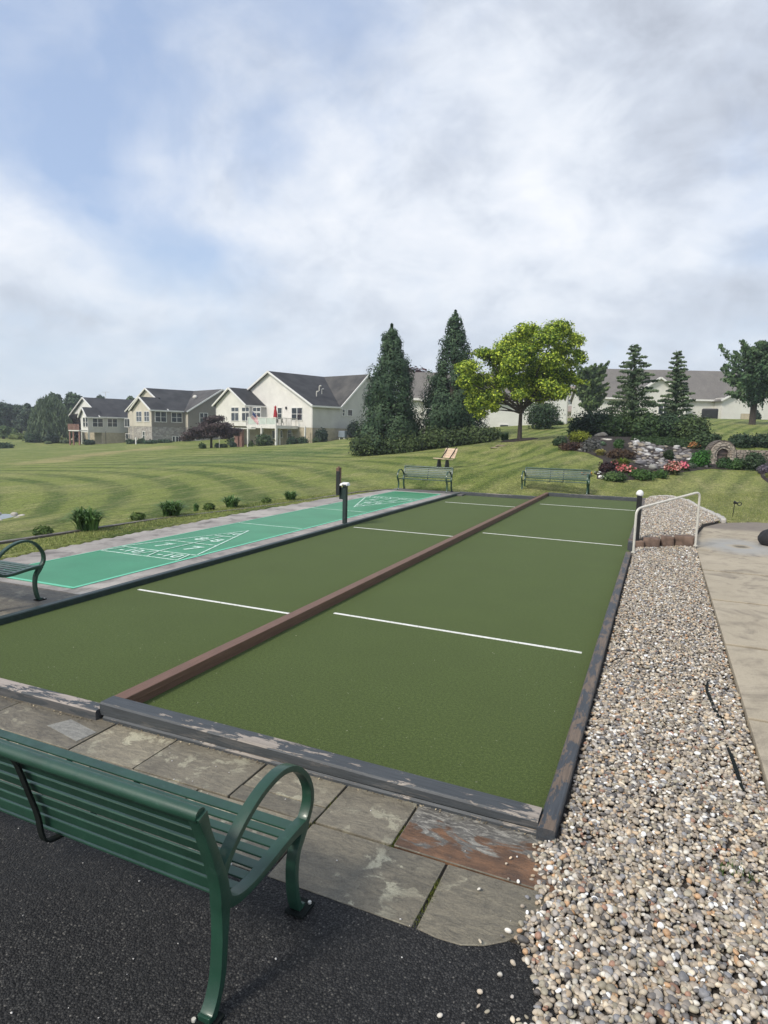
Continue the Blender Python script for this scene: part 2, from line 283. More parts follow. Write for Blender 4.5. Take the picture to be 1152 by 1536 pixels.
# ------------------------------------------------------------------ mesh helpers
def tag(o, label=None, cat=None, group=None, kind=None):
    if label: o['label'] = label
    if cat: o['category'] = cat
    if group: o['group'] = group
    if kind: o['kind'] = kind
    return o
def thing(name, label, cat, loc=(0, 0, 0), rz=0, group=None):
    o = bpy.data.objects.new(name, None); o.empty_display_size = .2; COL.objects.link(o)
    o.location = loc; o.rotation_euler = (0, 0, rz); return tag(o, label, cat, group)
def link(name, me, parent=None):
    o = bpy.data.objects.new(name, me); COL.objects.link(o)
    if parent is not None: o.parent = parent
    return o
class MB:
    def __init__(s, origin=(0, 0, 0)): s.v = []; s.f = []; s.o = np.array(origin, float); s.mi = []
    def add(s, vs, fs, mi=0):
        k = len(s.v); s.v += [tuple(np.array(p, float)-s.o) for p in vs]; s.f += [tuple(i+k for i in f) for f in fs]; s.mi += [mi]*len(fs)
    def box(s, x0, x1, y0, y1, z0, z1, mi=0):
        s.hexa([(x0, y0, z0), (x1, y0, z0), (x1, y1, z0), (x0, y1, z0), (x0, y0, z1), (x1, y0, z1), (x1, y1, z1), (x0, y1, z1)], mi)
    def hexa(s, p, mi=0):
        s.add(p, [(3, 2, 1, 0), (4, 5, 6, 7), (0, 1, 5, 4), (1, 2, 6, 5), (2, 3, 7, 6), (3, 0, 4, 7)], mi)
    def prism(s, pts, off, mi=0):
        """polygon pts (3D) extruded by off"""
        n = len(pts); off = np.array(off, float); p2 = [np.array(p, float)+off for p in pts]
        s.add(list(pts)+p2, [tuple(range(n))[::-1], tuple(range(n, 2*n))]+[(i, (i+1) % n, n+(i+1) % n, n+i) for i in range(n)], mi)
    def bar(s, a, b, w, h, up=(0, 0, 1), mi=0):
        a = np.array(a, float); b = np.array(b, float); d = b-a; d /= np.linalg.norm(d); u = np.array(up, float)
        sd = np.cross(d, u); sd /= np.linalg.norm(sd); u = np.cross(sd, d)
        c = [(-w/2, -h/2), (w/2, -h/2), (w/2, h/2), (-w/2, h/2)]
        s.hexa([a+sd*i+u*j for i, j in c]+[b+sd*i+u*j for i, j in c], mi)
    def tube(s, pts, r, n=10, cap=True, mi=0):
        pts = [np.array(p, float) for p in pts]; rs = r if isinstance(r, (list, tuple, np.ndarray)) else [r]*len(pts)
        ref = np.array([0, 0, 1.0]); k0 = len(s.v); vs = []; pu = None
        for i, p in enumerate(pts):
            t = pts[min(i+1, len(pts)-1)]-pts[max(i-1, 0)]; t = t/np.linalg.norm(t)
            if pu is None:
                pu = np.cross(t, ref); 
                if np.linalg.norm(pu) < 1e-3: pu = np.cross(t, np.array([1.0, 0, 0]))
            pu = pu-t*(pu@t); pu /= np.linalg.norm(pu); w = np.cross(t, pu)
            for k in range(n):
                an = 2*math.pi*k/n; vs.append(p+(pu*math.cos(an)+w*math.sin(an))*rs[i])
        fs = []
        for i in range(len(pts)-1):
            for k in range(n): fs.append((i*n+k, i*n+(k+1) % n, (i+1)*n+(k+1) % n, (i+1)*n+k))
        if cap: fs.append(tuple(range(n))[::-1]); fs.append(tuple(range((len(pts)-1)*n, len(pts)*n)))
        s.add(vs, fs, mi)
    def sweep(s, pts, ths, x0, x1, mi=0):
        """profile path in the y-z plane, thickness ths, extruded x0..x1"""
        n = len(pts); L = []; Rr = []
        for i in range(n):
            a = np.array(pts[max(i-1, 0)]); b = np.array(pts[min(i+1, n-1)]); t = b-a; t = t/np.linalg.norm(t); nn = np.array([-t[1], t[0]])
            L.append(np.array(pts[i])+nn*ths[i]/2); Rr.append(np.array(pts[i])-nn*ths[i]/2)
        vs = []
        for l, r in zip(L, Rr): vs += [(x0, *l), (x1, *l), (x1, *r), (x0, *r)]
        fs = [(0, 1, 2, 3), tuple(4*(n-1)+k for k in (3, 2, 1, 0))]
        for i in range(n-1):
            for k in range(4): fs.append((4*i+k, 4*(i+1)+k, 4*(i+1)+(k+1) % 4, 4*i+(k+1) % 4))
        s.add(vs, fs, mi)
    def build(s, name, mats, parent=None, smooth=False, bevel=0, seg=2):
        me = bpy.data.meshes.new(name); me.from_pydata(s.v, [], s.f)
        for m in (mats if isinstance(mats, (list, tuple)) else [mats]): me.materials.append(m)
        me.polygons.foreach_set('material_index', s.mi); 
        bm = bmesh.new(); bm.from_mesh(me); bmesh.ops.recalc_face_normals(bm, faces=bm.faces)
        if bevel:
            es = [e for e in bm.edges if len(e.link_faces) == 2 and e.calc_face_angle(0) > .6]
            bmesh.ops.bevel(bm, geom=es, offset=bevel, segments=seg, affect='EDGES', profile=.6, clamp_overlap=True)
        bm.to_mesh(me); bm.free(); me.update()
        if smooth:
            for p in me.polygons: p.use_smooth = True
            try: me.set_sharp_from_angle(angle=R_(40))
            except Exception: pass
        return link(name, me, parent)
def arrmesh(name, V, Fq, mat, cols=None, parent=None, smooth=False):
    """fast mesh from numpy arrays: V (n,3), Fq (m,k)"""
    me = bpy.data.meshes.new(name); m, k = Fq.shape
    me.vertices.add(len(V)); me.vertices.foreach_set('co', V.astype(np.float32).ravel())
    me.loops.add(m*k); me.loops.foreach_set('vertex_index', Fq.astype(np.int32).ravel())
    me.polygons.add(m); me.polygons.foreach_set('loop_start', np.arange(0, m*k, k, dtype=np.int32)); me.polygons.foreach_set('loop_total', np.full(m, k, dtype=np.int32))
    if smooth: me.polygons.foreach_set('use_smooth', np.ones(m, dtype=bool))
    me.update(calc_edges=True); me.validate()
    if cols is not None:
        a = me.color_attributes.new('Col', 'FLOAT_COLOR', 'POINT'); c4 = np.ones((len(V), 4), np.float32); c4[:, :3] = cols; a.data.foreach_set('color', c4.ravel())
    me.materials.append(mat); return link(name, me, parent)
def smoothpath(pts, k=4):
    """Catmull-Rom through 2D/3D points"""
    P = [np.array(p, float) for p in pts]; P = [2*P[0]-P[1]]+P+[2*P[-1]-P[-2]]; out = []
    for i in range(1, len(P)-2):
        for j in range(k):
            t = j/k; out.append(.5*((2*P[i])+(-P[i-1]+P[i+1])*t+(2*P[i-1]-5*P[i]+4*P[i+1]-P[i+2])*t*t+(-P[i-1]+3*P[i]-3*P[i+1]+P[i+2])*t**3))
    out.append(P[-2]); return out
def inpoly(x, y, poly):
    x = np.asarray(x); y = np.asarray(y); c = np.zeros(x.shape, bool); n = len(poly); j = n-1
    for i in range(n):
        xi, yi = poly[i][0], poly[i][1]; xj, yj = poly[j][0], poly[j][1]
        cond = ((yi > y) != (yj > y)) & (x < (xj-xi)*(y-yi)/(yj-yi+1e-12)+xi); c ^= cond; j = i
    return c

# ------------------------------------------------------------------ terrain
ctrl = [DP(*p) for p in [
    (0, 780, 21), (0, 735, 30), (150, 720, 35), (100, 690, 60), (0, 662, 125), (60, 663, 125), (133, 667, 120), (228, 664, 106), (180, 665, 118), (285, 661, 110), (300, 700, 40), (300, 672, 74),
    (200, 690, 55), (400, 672, 88), (468, 666, 88), (520, 656, 93), (548, 650, 98), (450, 700, 36), (585, 679, 48), (640, 672, 48), (700, 667, 47), (590, 690, 38), (778, 659, 40), (745, 646, 55), (845, 637, 62), (850, 700, 28),
    (850, 672, 35), (700, 700, 31), (640, 712, 27), (900, 655, 42), (960, 668, 35), (990, 713, 28), (1080, 697, 32), (1152, 700, 30), (1152, 668, 37), (1100, 655, 44), (1152, 650, 46), (1100, 629, 86), (1000, 627, 86), (892, 626, 86),
    (1152, 740, 23.5), (1000, 740, 25)]]
flat = [(-10.3, y, .05) for y in (2, 6, 10, 14, 18, 22)]+[(x, 23.9, .06) for x in (-9, -7, -5)]+[(-2.5, 25.5, .08), (0, 27.0, .18), (1.6, 19.6, .06), (3.2, 20.0, .06), (8, 20, .1), (8, 12, .1), (8, 4, .0),
        (-13, 7, -.1), (-13, 13, -.05), (-12.5, 18, .0), (-11, 22, .05), (-10, 0, 0), (0, -6, 0), (8, -6, 0), (-12, -6, 0), (-11.3, 25, .1)]
far = [(-400, 100, -3), (-300, 400, -3), (0, 500, 4), (200, 300, 6), (250, 0, 3), (0, -300, 0), (-300, -200, -2)]
CT = np.array([list(p) for p in ctrl]+[list(p) for p in flat]+[list(p) for p in far])
def _k(d2): return .5*d2*np.log(d2+1e-9)
n_ = len(CT); sc_ = 40.0; XY = CT[:, :2]/sc_
K = _k(((XY[:, None]-XY[None])**2).sum(-1))+np.eye(n_)*2e-4
Pm = np.hstack([np.ones((n_, 1)), XY]); A = np.block([[K, Pm], [Pm.T, np.zeros((3, 3))]])
sol = np.linalg.solve(A, np.concatenate([CT[:, 2], np.zeros(3)])); wts, aff = sol[:n_], sol[n_:]
def T(x, y):
    x = np.atleast_1d(np.asarray(x, float)); y = np.atleast_1d(np.asarray(y, float)); sh = x.shape; q = np.stack([x.ravel(), y.ravel()], 1)/sc_
    out = np.empty(len(q))
    for i in range(0, len(q), 20000):
        s = q[i:i+20000]; out[i:i+20000] = _k(((s[:, None]-XY[None])**2).sum(-1))@wts+aff[0]+s@aff[1:]
    r = np.hypot(x.ravel(), y.ravel()); f = np.clip((r-160)/200, 0, 1); out = out*(1-f)+np.clip(out, -4, 6)*f
    return out.reshape(sh)
def T1(x, y): return float(T(x, y)[0])
_ts = np.concatenate([np.arange(2, 60, .05), np.arange(60, 260, .25)])
def G(u, v):
    """where the sight line of a traced point meets the terrain"""
    d = ray(u, v); P = CP+_ts[:, None]*d; h = P[:, 2]-T(P[:, 0], P[:, 1]); i = np.argmax(h < 0)
    if not (h < 0).any(): i = len(_ts)-1
    p = P[i]; return np.array([p[0], p[1], T1(p[0], p[1])])
def GD(u, D):
    """point on the terrain in image column u at forward distance D"""
    lat = (u-576)/FPX*D
    p = R0*lat+FH*D
    for _ in range(3):  # roll correction
        q = np.array([p[0], p[1], T1(p[0], p[1])])-CP; w = q@Fv; uu = 576+FPX*(q@Rv)/w; p = p+R0*(u-uu)/FPX*D
    return np.array([p[0], p[1], T1(p[0], p[1])])
def pxm(p, px):  # metres spanned by px photo pixels at point p
    return px*((np.array(p)-CP)@Fv)/FPX

hard1 = [(-9.45, -40), (-9.45, 5.5), (-9.65, 9), (-9.75, 14), (-9.6, 18), (-9.1, 21.8), (-6.6, 22.6), (-3.9, 22.6), (-3.9, 24.0), (-.3, 24.2), (.4, 24.6), (.9, 23.5), (1.3, 21.2), (1.5, 18.9), (2.9, 19.5), (14, 20.4), (14, -40)]
M['lawn'] = mat_lawn()
ang = np.concatenate([np.radians(np.arange(-72, 30, .35)), np.radians(np.arange(30, 288, 3.0))])  # measured from +y towards +x
rad = np.concatenate([[.3, 1.5, 3], np.geomspace(4, 60, 190), np.geomspace(61, 1800, 90)])
aa, rr = np.meshgrid(ang, rad, indexing='ij'); X = rr*np.sin(aa); Y = rr*np.cos(aa); Z = T(X, Y)
ins = inpoly(X, Y, hard1); Z = np.where(ins, Z-.3, Z)
na, nr = X.shape; V = np.stack([X, Y, Z], -1).reshape(-1, 3)
ii, jj = np.meshgrid(np.arange(na), np.arange(nr-1), indexing='ij'); i2 = (ii+1) % na
Fq = np.stack([ii*nr+jj, ii*nr+jj+1, i2*nr+jj+1, i2*nr+jj], -1).reshape(-1, 4)
g = arrmesh('ground', V, Fq, M['lawn'], smooth=True); tag(g, kind='structure')

def drape(name, poly, mat, off=.03, rings=14, kind='structure', nb=90):
    P = [np.array(p[:2], float) for p in poly]; b = []
    tot = sum(np.linalg.norm(P[i]-P[i-1]) for i in range(len(P)))
    for i in range(len(P)):
        a, c = P[i], P[(i+1) % len(P)]; k = max(1, int(nb*np.linalg.norm(c-a)/tot))
        for j in range(k): b.append(a+(c-a)*j/k)
    b = np.array(b); cen = b.mean(0); V = []; n = len(b)
    for k in range(rings+1):
        q = cen+(b-cen)*(k/rings); z = T(q[:, 0], q[:, 1])+off*(1 if k < rings else -.5); V.append(np.column_stack([q, z]))
    V = np.vstack(V); i, k = np.meshgrid(np.arange(n), np.arange(rings), indexing='ij'); i2 = (i+1) % n
    F = np.stack([k*n+i, k*n+i2, (k+1)*n+i2, (k+1)*n+i], -1).reshape(-1, 4)
    o = arrmesh(name, V, F, mat, smooth=True); 
    if kind: tag(o, kind=kind)
    return o

# ------------------------------------------------------------------ hardscape
def poly_slab(name, polys, z0, z1, mats, bevel=.006, gap=0.0, jit=0.0):
    mb = MB()
    for k, item in enumerate(polys):
        pts, mi = item; c = np.mean(np.array(pts, float), 0); dz = random.uniform(-jit, jit)
        q = []
        for p in pts:
            p = np.array(p, float); d = c-p; L = np.linalg.norm(d); p = p+d/L*gap; q.append((p[0], p[1], z0))
        mb.prism(q, (0, 0, z1-z0+dz), mi)
    o = mb.build(name, mats, bevel=bevel); return o
# asphalt
mb = MB(); mb.box(-9.5, -.15, -6, 2.62, -.12, -.006); mb.box(-.152, 4, -6, 1.5, -.12, -.0065)
tag(mb.build('asphalt_paving', M['asphalt']), kind='structure')
mb = MB(); mb.box(-9.5, -.25, 2.4, 3.52, -.15, -.022); tag(mb.build('joint_sand', M['under']), kind='structure')
# flagstones in front of the court
fl = []
def quad(x0, x1, y0, y1, mi):
    e = lambda: random.uniform(-.008, .008)
    fl.append(([(x0, y0+e()), (x1, y0+e()), (x1+e(), y1), (x0+e(), y1)], mi))
YT = 3.46; YM = 3.0; YB = 2.51
quad(-5.5, -4.6, YM, YT, 1); quad(-4.6, -3.62, YM, YT, 1)
quad(-3.62, -3.04, YM, YT, 0); quad(-3.04, -2.28, YM, YT, 0)
quad(-2.28, -1.68, 3.15, YT, 0); quad(-2.28, -1.68, YM-.0, 3.15, 2); quad(-1.68, -1.195, 3.01, YT, 0)
fl.append(([(-1.195, 3.01), (-.30, 3.0), (-.28, YT), (-1.2, YT)], 3))
quad(-5.6, -4.9, YB, YM, 1); quad(-4.9, -4.1, YB, YM, 0); quad(-4.1, -3.3, YB, YM, 2); quad(-3.3, -2.5, YB, YM, 1); quad(-2.5, -1.69, YB, YM, 2)
quad(-1.68, -.885, YB, YM, 2)
fl.append(([(-.875, 2.51), (-.77, 2.495), (-.66, 2.50), (-.56, 2.54), (-.47, 2.61), (-.41, 2.70), (-.36, 2.85), (-.33, 3.0), (-.875, 3.0)], 2))
quad(-6.6, -5.5, YM, YT, 1); quad(-7.6, -6.6, YM, 3.3, 1); quad(-6.6, -5.6, YB, YM, 0); quad(-7.6, -6.6, YB, YM, 1)
fm = [M['flag'], M['flag2'], M['flag3'], M['flagr'], M['flagl']]
tag(poly_slab('flagstone_paving', fl, -.05, .0, fm, .005, .008, .003), kind='structure')
mb = MB(); mb.prism([(-4.05, 3.18, .0), (-3.66, 3.10, .0), (-3.64, 3.26, .0), (-3.98, 3.33, .0)], (0, 0, .005)); 
tag(mb.build('mortar_patch', M['flagl']), kind='structure')
# left flagstones beside the shuffleboard court (darker, under the left bench)
fl = []
for (x0, x1, y0, y1, mi) in [(-7.35, -6.68, 4.9, 5.85, 1), (-8.2, -7.35, 4.9, 5.84, 1), (-9.5, -8.2, 4.9, 5.84, 1), (-7.2, -6.68, 3.9, 4.9, 0), (-8.2, -7.2, 3.9, 4.9, 1), (-9.5, -8.2, 3.9, 4.9, 1), (-7.2, -6.68, 3.3, 3.9, 1), (-9.5, -7.2, 3.3, 3.9, 0)]:
    fl.append(([(x0, y0), (x1, y0), (x1, y1), (x0, y1)], mi))
tag(poly_slab('flagstone_paving', fl, -.05, .048, fm, .004, .005, .002), kind='structure')
# turf
mb = MB(); mb.box(-6.6, -3.80, 3.5, 22.35, -.08, 0); tag(mb.build('turf_court_left', M['turf']), kind='structure')
mb = MB(); mb.box(-3.795, -.44, 3.5, 23.95, -.08, 0); tag(mb.build('turf_court_right', M['turf']), kind='structure')
# painted lines on the turf (separate strips lying on the carpet)
mb = MB()
for (x0, x1, y, ya) in [(-6.44, -3.83, 6.55, 6.52), (-3.55, -.61, 6.80, 6.72), (-6.43, -3.83, 13.24, 13.2), (-3.58, -.61, 14.05, 13.93), (-6.3, -3.83, 19.7, 19.65), (-3.5, -.62, 21.0, 20.9)]:
    mb.prism([(x0, y-.022, .001), (x1, ya-.022, .001), (x1, ya+.022, .001), (x0, y+.022, .001)], (0, 0, .004))
tag(mb.build('court_lines', M['white']), kind='structure')

def beam(name, label, x0, x1, y0, y1, z0, z1, mat, cat='timber edging', z1b=None, group=None, along='x', seam=True):
    z1b = z1 if z1b is None else z1b; mb = MB(origin=(x0, y0, z0))
    n = max(2, int(max(x1-x0, y1-y0)/.5)); 
    def zz(t): return z1+(z1b-z1)*t
    prof = []
    w = .006
    for i in range(n+1):
        t = i/n; j = random.uniform(-.003, .003)
        if along == 'x': x = x0+(x1-x0)*t; prof.append([(x, y0+j, z0), (x, y0+j, zz(t)-.012+0), (x, y0+.012+j, zz(t)), (x, y1-.012+j, zz(t)), (x, y1+j, zz(t)-.012), (x, y1+j, z0)])
        else: y = y0+(y1-y0)*t; prof.append([(x0+j, y, z0), (x0+j, y, zz(t)-.010), (x0+.010+j, y, zz(t)), (x1-.010+j, y, zz(t)), (x1+j, y, zz(t)-.010), (x1+j, y, z0)])
    k = 6; vs = [p for pr in prof for p in pr]; fs = [tuple(range(k)), tuple(range(n*k, n*k+k))[::-1]]
    for i in range(n):
        for a in range(k): fs.append((i*k+a, (i+1)*k+a, (i+1)*k+(a+1) % k, i*k+(a+1) % k))
    mb.add(vs, fs); o = mb.build(name, mat); o.location = (x0, y0, z0); return tag(o, label, cat, group)
# near beams (two timbers stacked on the right-hand court)
beam('edging_timber', 'thick grey painted timber nearest the camera, right of the brown divider', -3.80, -.487, 3.440, 3.59, .035, .132, M['beamx'], z1b=.088)
beam('edging_timber', 'lower grey timber lying under the near right edge beam on the flagstones', -3.76, -.40, 3.430, 3.58, -.04, .0335, M['beamx'], z1b=.026)
beam('edging_timber', 'peeling grey painted timber at the near end of the left court', -6.68, -3.803, 3.40, 3.53, -.02, .078, M['beamxw'])
# right edge timbers
beam('edging_timber', 'near weathered grey timber between the right court and the pebbles', -.485, -.385, 3.40, 9.13, -.05, .075, M['beamy'], along='y')
beam('edging_timber', 'middle grey timber along the right court, ending at the brown blocks', -.485, -.39, 9.145, 12.85, -.05, .072, M['beamy'], along='y')
beam('edging_timber', 'far grey timber on the right court edge beyond the white capped post', -.485, -.39, 13.45, 23.9, -.05, .16, M['beamy'], along='y', z1b=.12)
beam('edging_timber', 'long dark timber rail between left court and shuffleboard concrete', -6.68, -6.585, 3.545, 22.3, -.05, .078, M['post'], along='y')
beam('edging_timber', 'dark far end timber of the left court in front of a bench', -6.6, -3.86, 22.3, 22.42, -.05, .115, M['beamx'])
beam('edging_timber', 'dark far end timber of the right court below the long bench', -3.70, -.37, 23.92, 24.03, -.05, .13, M['beamx'])
# divider: two planks stacked
t = thing('court_divider', 'long reddish brown timber divider running between the two turf courts', 'divider', (-3.775, 3.61, 0))
mb = MB(origin=(-3.775, 3.61, 0)); mb.box(-3.835, -3.712, 3.61, 24.2, .050, .112); mb.build('top_timber', M['brown'], t, bevel=.006)
mb = MB(origin=(-3.775, 3.61, 0)); mb.box(-3.828, -3.722, 3.61, 24.15, -.02, .047); mb.build('bottom_timber', M['brown'], t, bevel=.004)

# shuffleboard court
mb = MB(); mb.box(-9.3, -6.683, 5.86, 21.9, -.1, .052)
mb.prism([(-9.3, 5.9, -.1), (-9.3, 21.9, -.1), (-9.32, 22.1, -.1), (-9.55, 19.5, -.1), (-9.85, 17, -.1), (-10.05, 14, -.1), (-9.98, 11, -.1), (-9.85, 8.6, -.1), (-9.8, 5.9, -.1)], (0, 0, .150))
tag(mb.build('shuffleboard_slab', M['apron']), kind='structure')
mb = MB(); mb.box(-9.3, -6.4, 21.9, 22.9, -.1, .050); mb.box(-6.4, -3.87, 22.42, 22.95, -.1, .05); tag(mb.build('far_pavement', M['apron2']), kind='structure')
mb = MB(); mb.box(-8.86, -7.07, 6.02, 21.58, -.02, .056); tag(mb.build('shuffleboard_surface', M['court']), kind='structure')
mb = MB(); z0 = .0575
def ln(a, b, w=.03, zz=z0): 
    a = np.array(a, float); b = np.array(b, float); d = (b-a)/np.linalg.norm(b-a); nn = np.array([-d[1], d[0]])*w/2
    mb.prism([(*(a-nn), zz), (*(b-nn), zz), (*(b+nn), zz), (*(a+nn), zz)], (0, 0, .002))
xl, xr, xm = -8.84, -7.09, -7.95
ln((xr, 6.03), (xr, 21.58), .06); ln((xl-.0, 6.05), (xr-.03, 6.05), .06, z0+.0006); ln((xl, 6.08), (xl, 21.58), .025); ln((xl, 21.56), (xr-.03, 21.56), .03, z0+.0006)
tag(mb.build('shuffleboard_border', M['lineg']), kind='structure')
mb = MB()
def shuf(fy):
    Y = lambda y: y if fy else 27.6-y
    e = .0009
    ln((xl+.02, Y(8.13)), (xr-.06, Y(8.13)), .035, z0+e); ln((xl+.02, Y(8.60)), (xr-.06, Y(8.60)), .035, z0+e)
    ln((xl+.02, Y(8.62)), (xm, Y(11.25)), .035, z0+2*e); ln((xr-.06, Y(8.62)), (xm, Y(11.25)), .035, z0+3*e)
    ln((-8.51, Y(9.5)), (-7.42, Y(9.5)), .035, z0+4*e); ln((-8.17, Y(10.4)), (-7.72, Y(10.4)), .035, z0+4*e)
    ln((xm, Y(8.62)), (xm, Y(10.4)), .03, z0+5*e)
    ln((xm, Y(8.6)), (xm-.16, Y(8.14)), .03, z0+5*e); ln((xm, Y(8.6)), (xm+.16, Y(8.14)), .03, z0+6*e)
    ln((xl+.02, Y(8.15)), (xl+.14, Y(8.58)), .03, z0+6*e); ln((xr-.06, Y(8.15)), (xr-.18, Y(8.58)), .03, z0+6*e)
    ln((xl+.02, Y(12.1)), (xr-.06, Y(12.1)), .035, z0+e)
shuf(True); shuf(False)
tag(mb.build('shuffleboard_markings', M['lineo']), kind='structure')
def text_mesh(txt, size, loc, rz, mat, name, depth=.001):
    cu = bpy.data.curves.new('t', 'FONT'); cu.body = txt; cu.size = size; cu.align_x = 'CENTER'; cu.align_y = 'CENTER'; cu.extrude = depth; cu.offset = size*.02
    o = bpy.data.objects.new('t', cu); COL.objects.link(o); bpy.context.view_layer.update()
    me = bpy.data.meshes.new_from_object(o.evaluated_get(bpy.context.evaluated_depsgraph_get())); bpy.data.objects.remove(o)
    me.materials.append(mat); q = link(name, me); q.location = loc; q.rotation_euler = (0, 0, rz); return q
nums = []
for fy in (True, False):
    Y = (lambda y: y) if fy else (lambda y: 27.6-y); rz = 0 if fy else math.pi
    for txt, x, y, s in (('10', xm, 10.72, .30), ('8', -8.13, 9.93, .42), ('8', -7.76, 9.93, .42), ('7', -8.28, 9.06, .5), ('7', -7.62, 9.06, .5), ('-10', -8.38, 8.365, .36), ('-10', -7.52, 8.365, .36)):
        nums.append(text_mesh(txt, s, (x, Y(y), z0+.0035), rz, M['lineo'], 'court_number'))
# join numbers into one structure mesh
bm = bmesh.new()
for o in nums:
    tmp = o.data.copy(); tmp.transform(Matrix.Translation(o.location) @ Matrix.Rotation(o.rotation_euler.z, 4, 'Z')); bm.from_mesh(tmp); bpy.data.objects.remove(o)
me = bpy.data.meshes.new('court_numbers'); bm.to_mesh(me); bm.free(); me.materials.append(M['lineo']); tag(link('court_numbers', me), kind='structure')

# concrete path
mb = MB(); js = [-6, -2.5, -.6, 1.4, 3.55, 5.57, 7.56, 9.65, 11.8, 13.9]
for a, c in zip(js[:-1], js[1:]): gp = .012 if a < 5 else (.022 if a < 7 else .038); mb.box(.78, 6.5, a+gp, c-(.012 if c < 5 else (.022 if c < 7 else .038)), -.1, .06)
mb.prism([(.78, 13.906, -.1), (14, 13.906, -.1), (14, 20.2, -.1), (2.76, 19.72, -.1), (1.55, 18.75, -.1), (1.1, 17.6, -.1), (.82, 15.6, -.1)], (0, 0, .16))
mb.box(6.53, 14, -6, 13.9, -.1, .06)
tag(mb.build('concrete_path', M['conc'], bevel=.008), kind='structure')

mb = MB(); mb.box(.80, 13.9, -5.9, 14.2, -.12, -.02); tag(mb.build('joint_soil', M['mulch']), kind='structure')
# ------------------------------------------------------------------ pebbles
def ico(sub):
    bm = bmesh.new(); bmesh.ops.create_icosphere(bm, subdivisions=sub, radius=1); bm.verts.ensure_lookup_table()
    V = np.array([v.co[:] for v in bm.verts]); F = np.array([[v.index for v in f.verts] for f in bm.faces]); bm.free(); return V, F
ICO1, ICO2 = ico(1), ico(2)
PEB = np.array([(.50, .46, .38), (.38, .32, .24), (.27, .225, .17), (.58, .54, .46), (.19, .165, .135), (.45, .34, .22), (.33, .295, .25), (.48, .41, .30), (.11, .10, .09), (.42, .26, .14), (.68, .66, .60), (.26, .15, .10), (.30, .265, .19), (.20, .195, .19), (.36, .30, .22)])
PW = np.array([8, 13, 14, 5, 13, 8, 11, 11, 9, 2.5, 4, 3, 9, 9, 12]); PW = PW/PW.sum()
def stones(P, sizes, base, cols, flat=(.42, .75), lump=.17):
    V0, F0 = base; n = len(P); k = len(V0)
    a = rng.uniform(0, 2*np.pi, n); til = rng.normal(0, .25, n); til2 = rng.normal(0, .25, n)
    sx = sizes; sy_ = sizes*rng.uniform(.55, .95, n); sz = sizes*rng.uniform(*flat, n)
    V = V0[None]*np.stack([sx, sy_, sz], 1)[:, None, :]
    ph = rng.uniform(0, 6.28, (n, 3)); fr = rng.uniform(1.2, 2.6, (n, 3))
    V = V*(1+lump*np.sin(V0[None, :, 0]*fr[:, None, 0]+ph[:, None, 0])[..., None]+lump*np.sin(V0[None, :, 1]*fr[:, None, 1]*1.3+ph[:, None, 1])[..., None])
    def rot(V, ang, i, j):
        c, s = np.cos(ang)[:, None], np.sin(ang)[:, None]; o = V.copy(); o[..., i] = V[..., i]*c-V[..., j]*s; o[..., j] = V[..., i]*s+V[..., j]*c; return o
    V = rot(V, til, 0, 2); V = rot(V, til2, 1, 2); V = rot(V, a, 0, 1)
    V = V+P[:, None, :]; F = F0[None]+(np.arange(n)*k)[:, None, None]
    return V.reshape(-1, 3), F.reshape(-1, 3), np.repeat(cols, k, 0)
def pebcols(n):
    c = PEB[rng.choice(len(PEB), n, p=PW)]*rng.uniform(.75, 1.35, (n, 1))*np.array([[1.0, 1.02, 1.07]]); return np.clip(c, 0, .8)
bx = np.interp
def gleft(y): return np.interp(y, [1.0, 2.0, 2.2, 2.35, 2.5, 2.65, 2.85, 3.1, 3.35, 3.42, 3.44, 14], [-.20, -.26, -.35, -.30, -.36, -.46, -.41, -.44, -.50, -.44, -.382, -.382])
parts = []
def scatter(x0, x1, y0, y1, dens, smin, smax, base, zf, lay=.02, edge=True):
    n = int((x1-x0)*(y1-y0)*dens); x = rng.uniform(x0, x1, n); y = rng.uniform(y0, y1, n)
    if edge:
        j = rng.normal(0, .018, n); k = (x > gleft(y)+.012+np.abs(j)*.3+(y < 3.4)*j) & (x < .765) & (y < 13.90+(x+.38)*.30); x, y = x[k], y[k]; n = len(x)
    s = rng.uniform(smin, smax, n)*np.where(rng.random(n) < .12, 1.35, 1); z = zf(x, y)+rng.uniform(-.6, 1, n)*lay
    return np.stack([x, y, z], 1), s
def zlow(x, y): return .055*np.clip((y-11.5)/2.2, 0, 1)*np.clip((x+.45)/.9, 0, 1)-.012+.020*np.clip((x-gleft(y))/.10, 0, 1)+.012*np.sin(x*5+y*2.1)*.4
for (y0, y1, dens, s0, s1, base) in [(1.0, 3.4, 4300, .0095, .0185, ICO2), (3.4, 6.2, 3600, .0095, .0185, ICO2), (6.2, 14.55, 2700, .011, .020, ICO1)]:
    P, s = scatter(-.55, .77, y0, y1, dens, s0, s1, base, zlow); parts.append(stones(P, s, base, pebcols(len(P))))
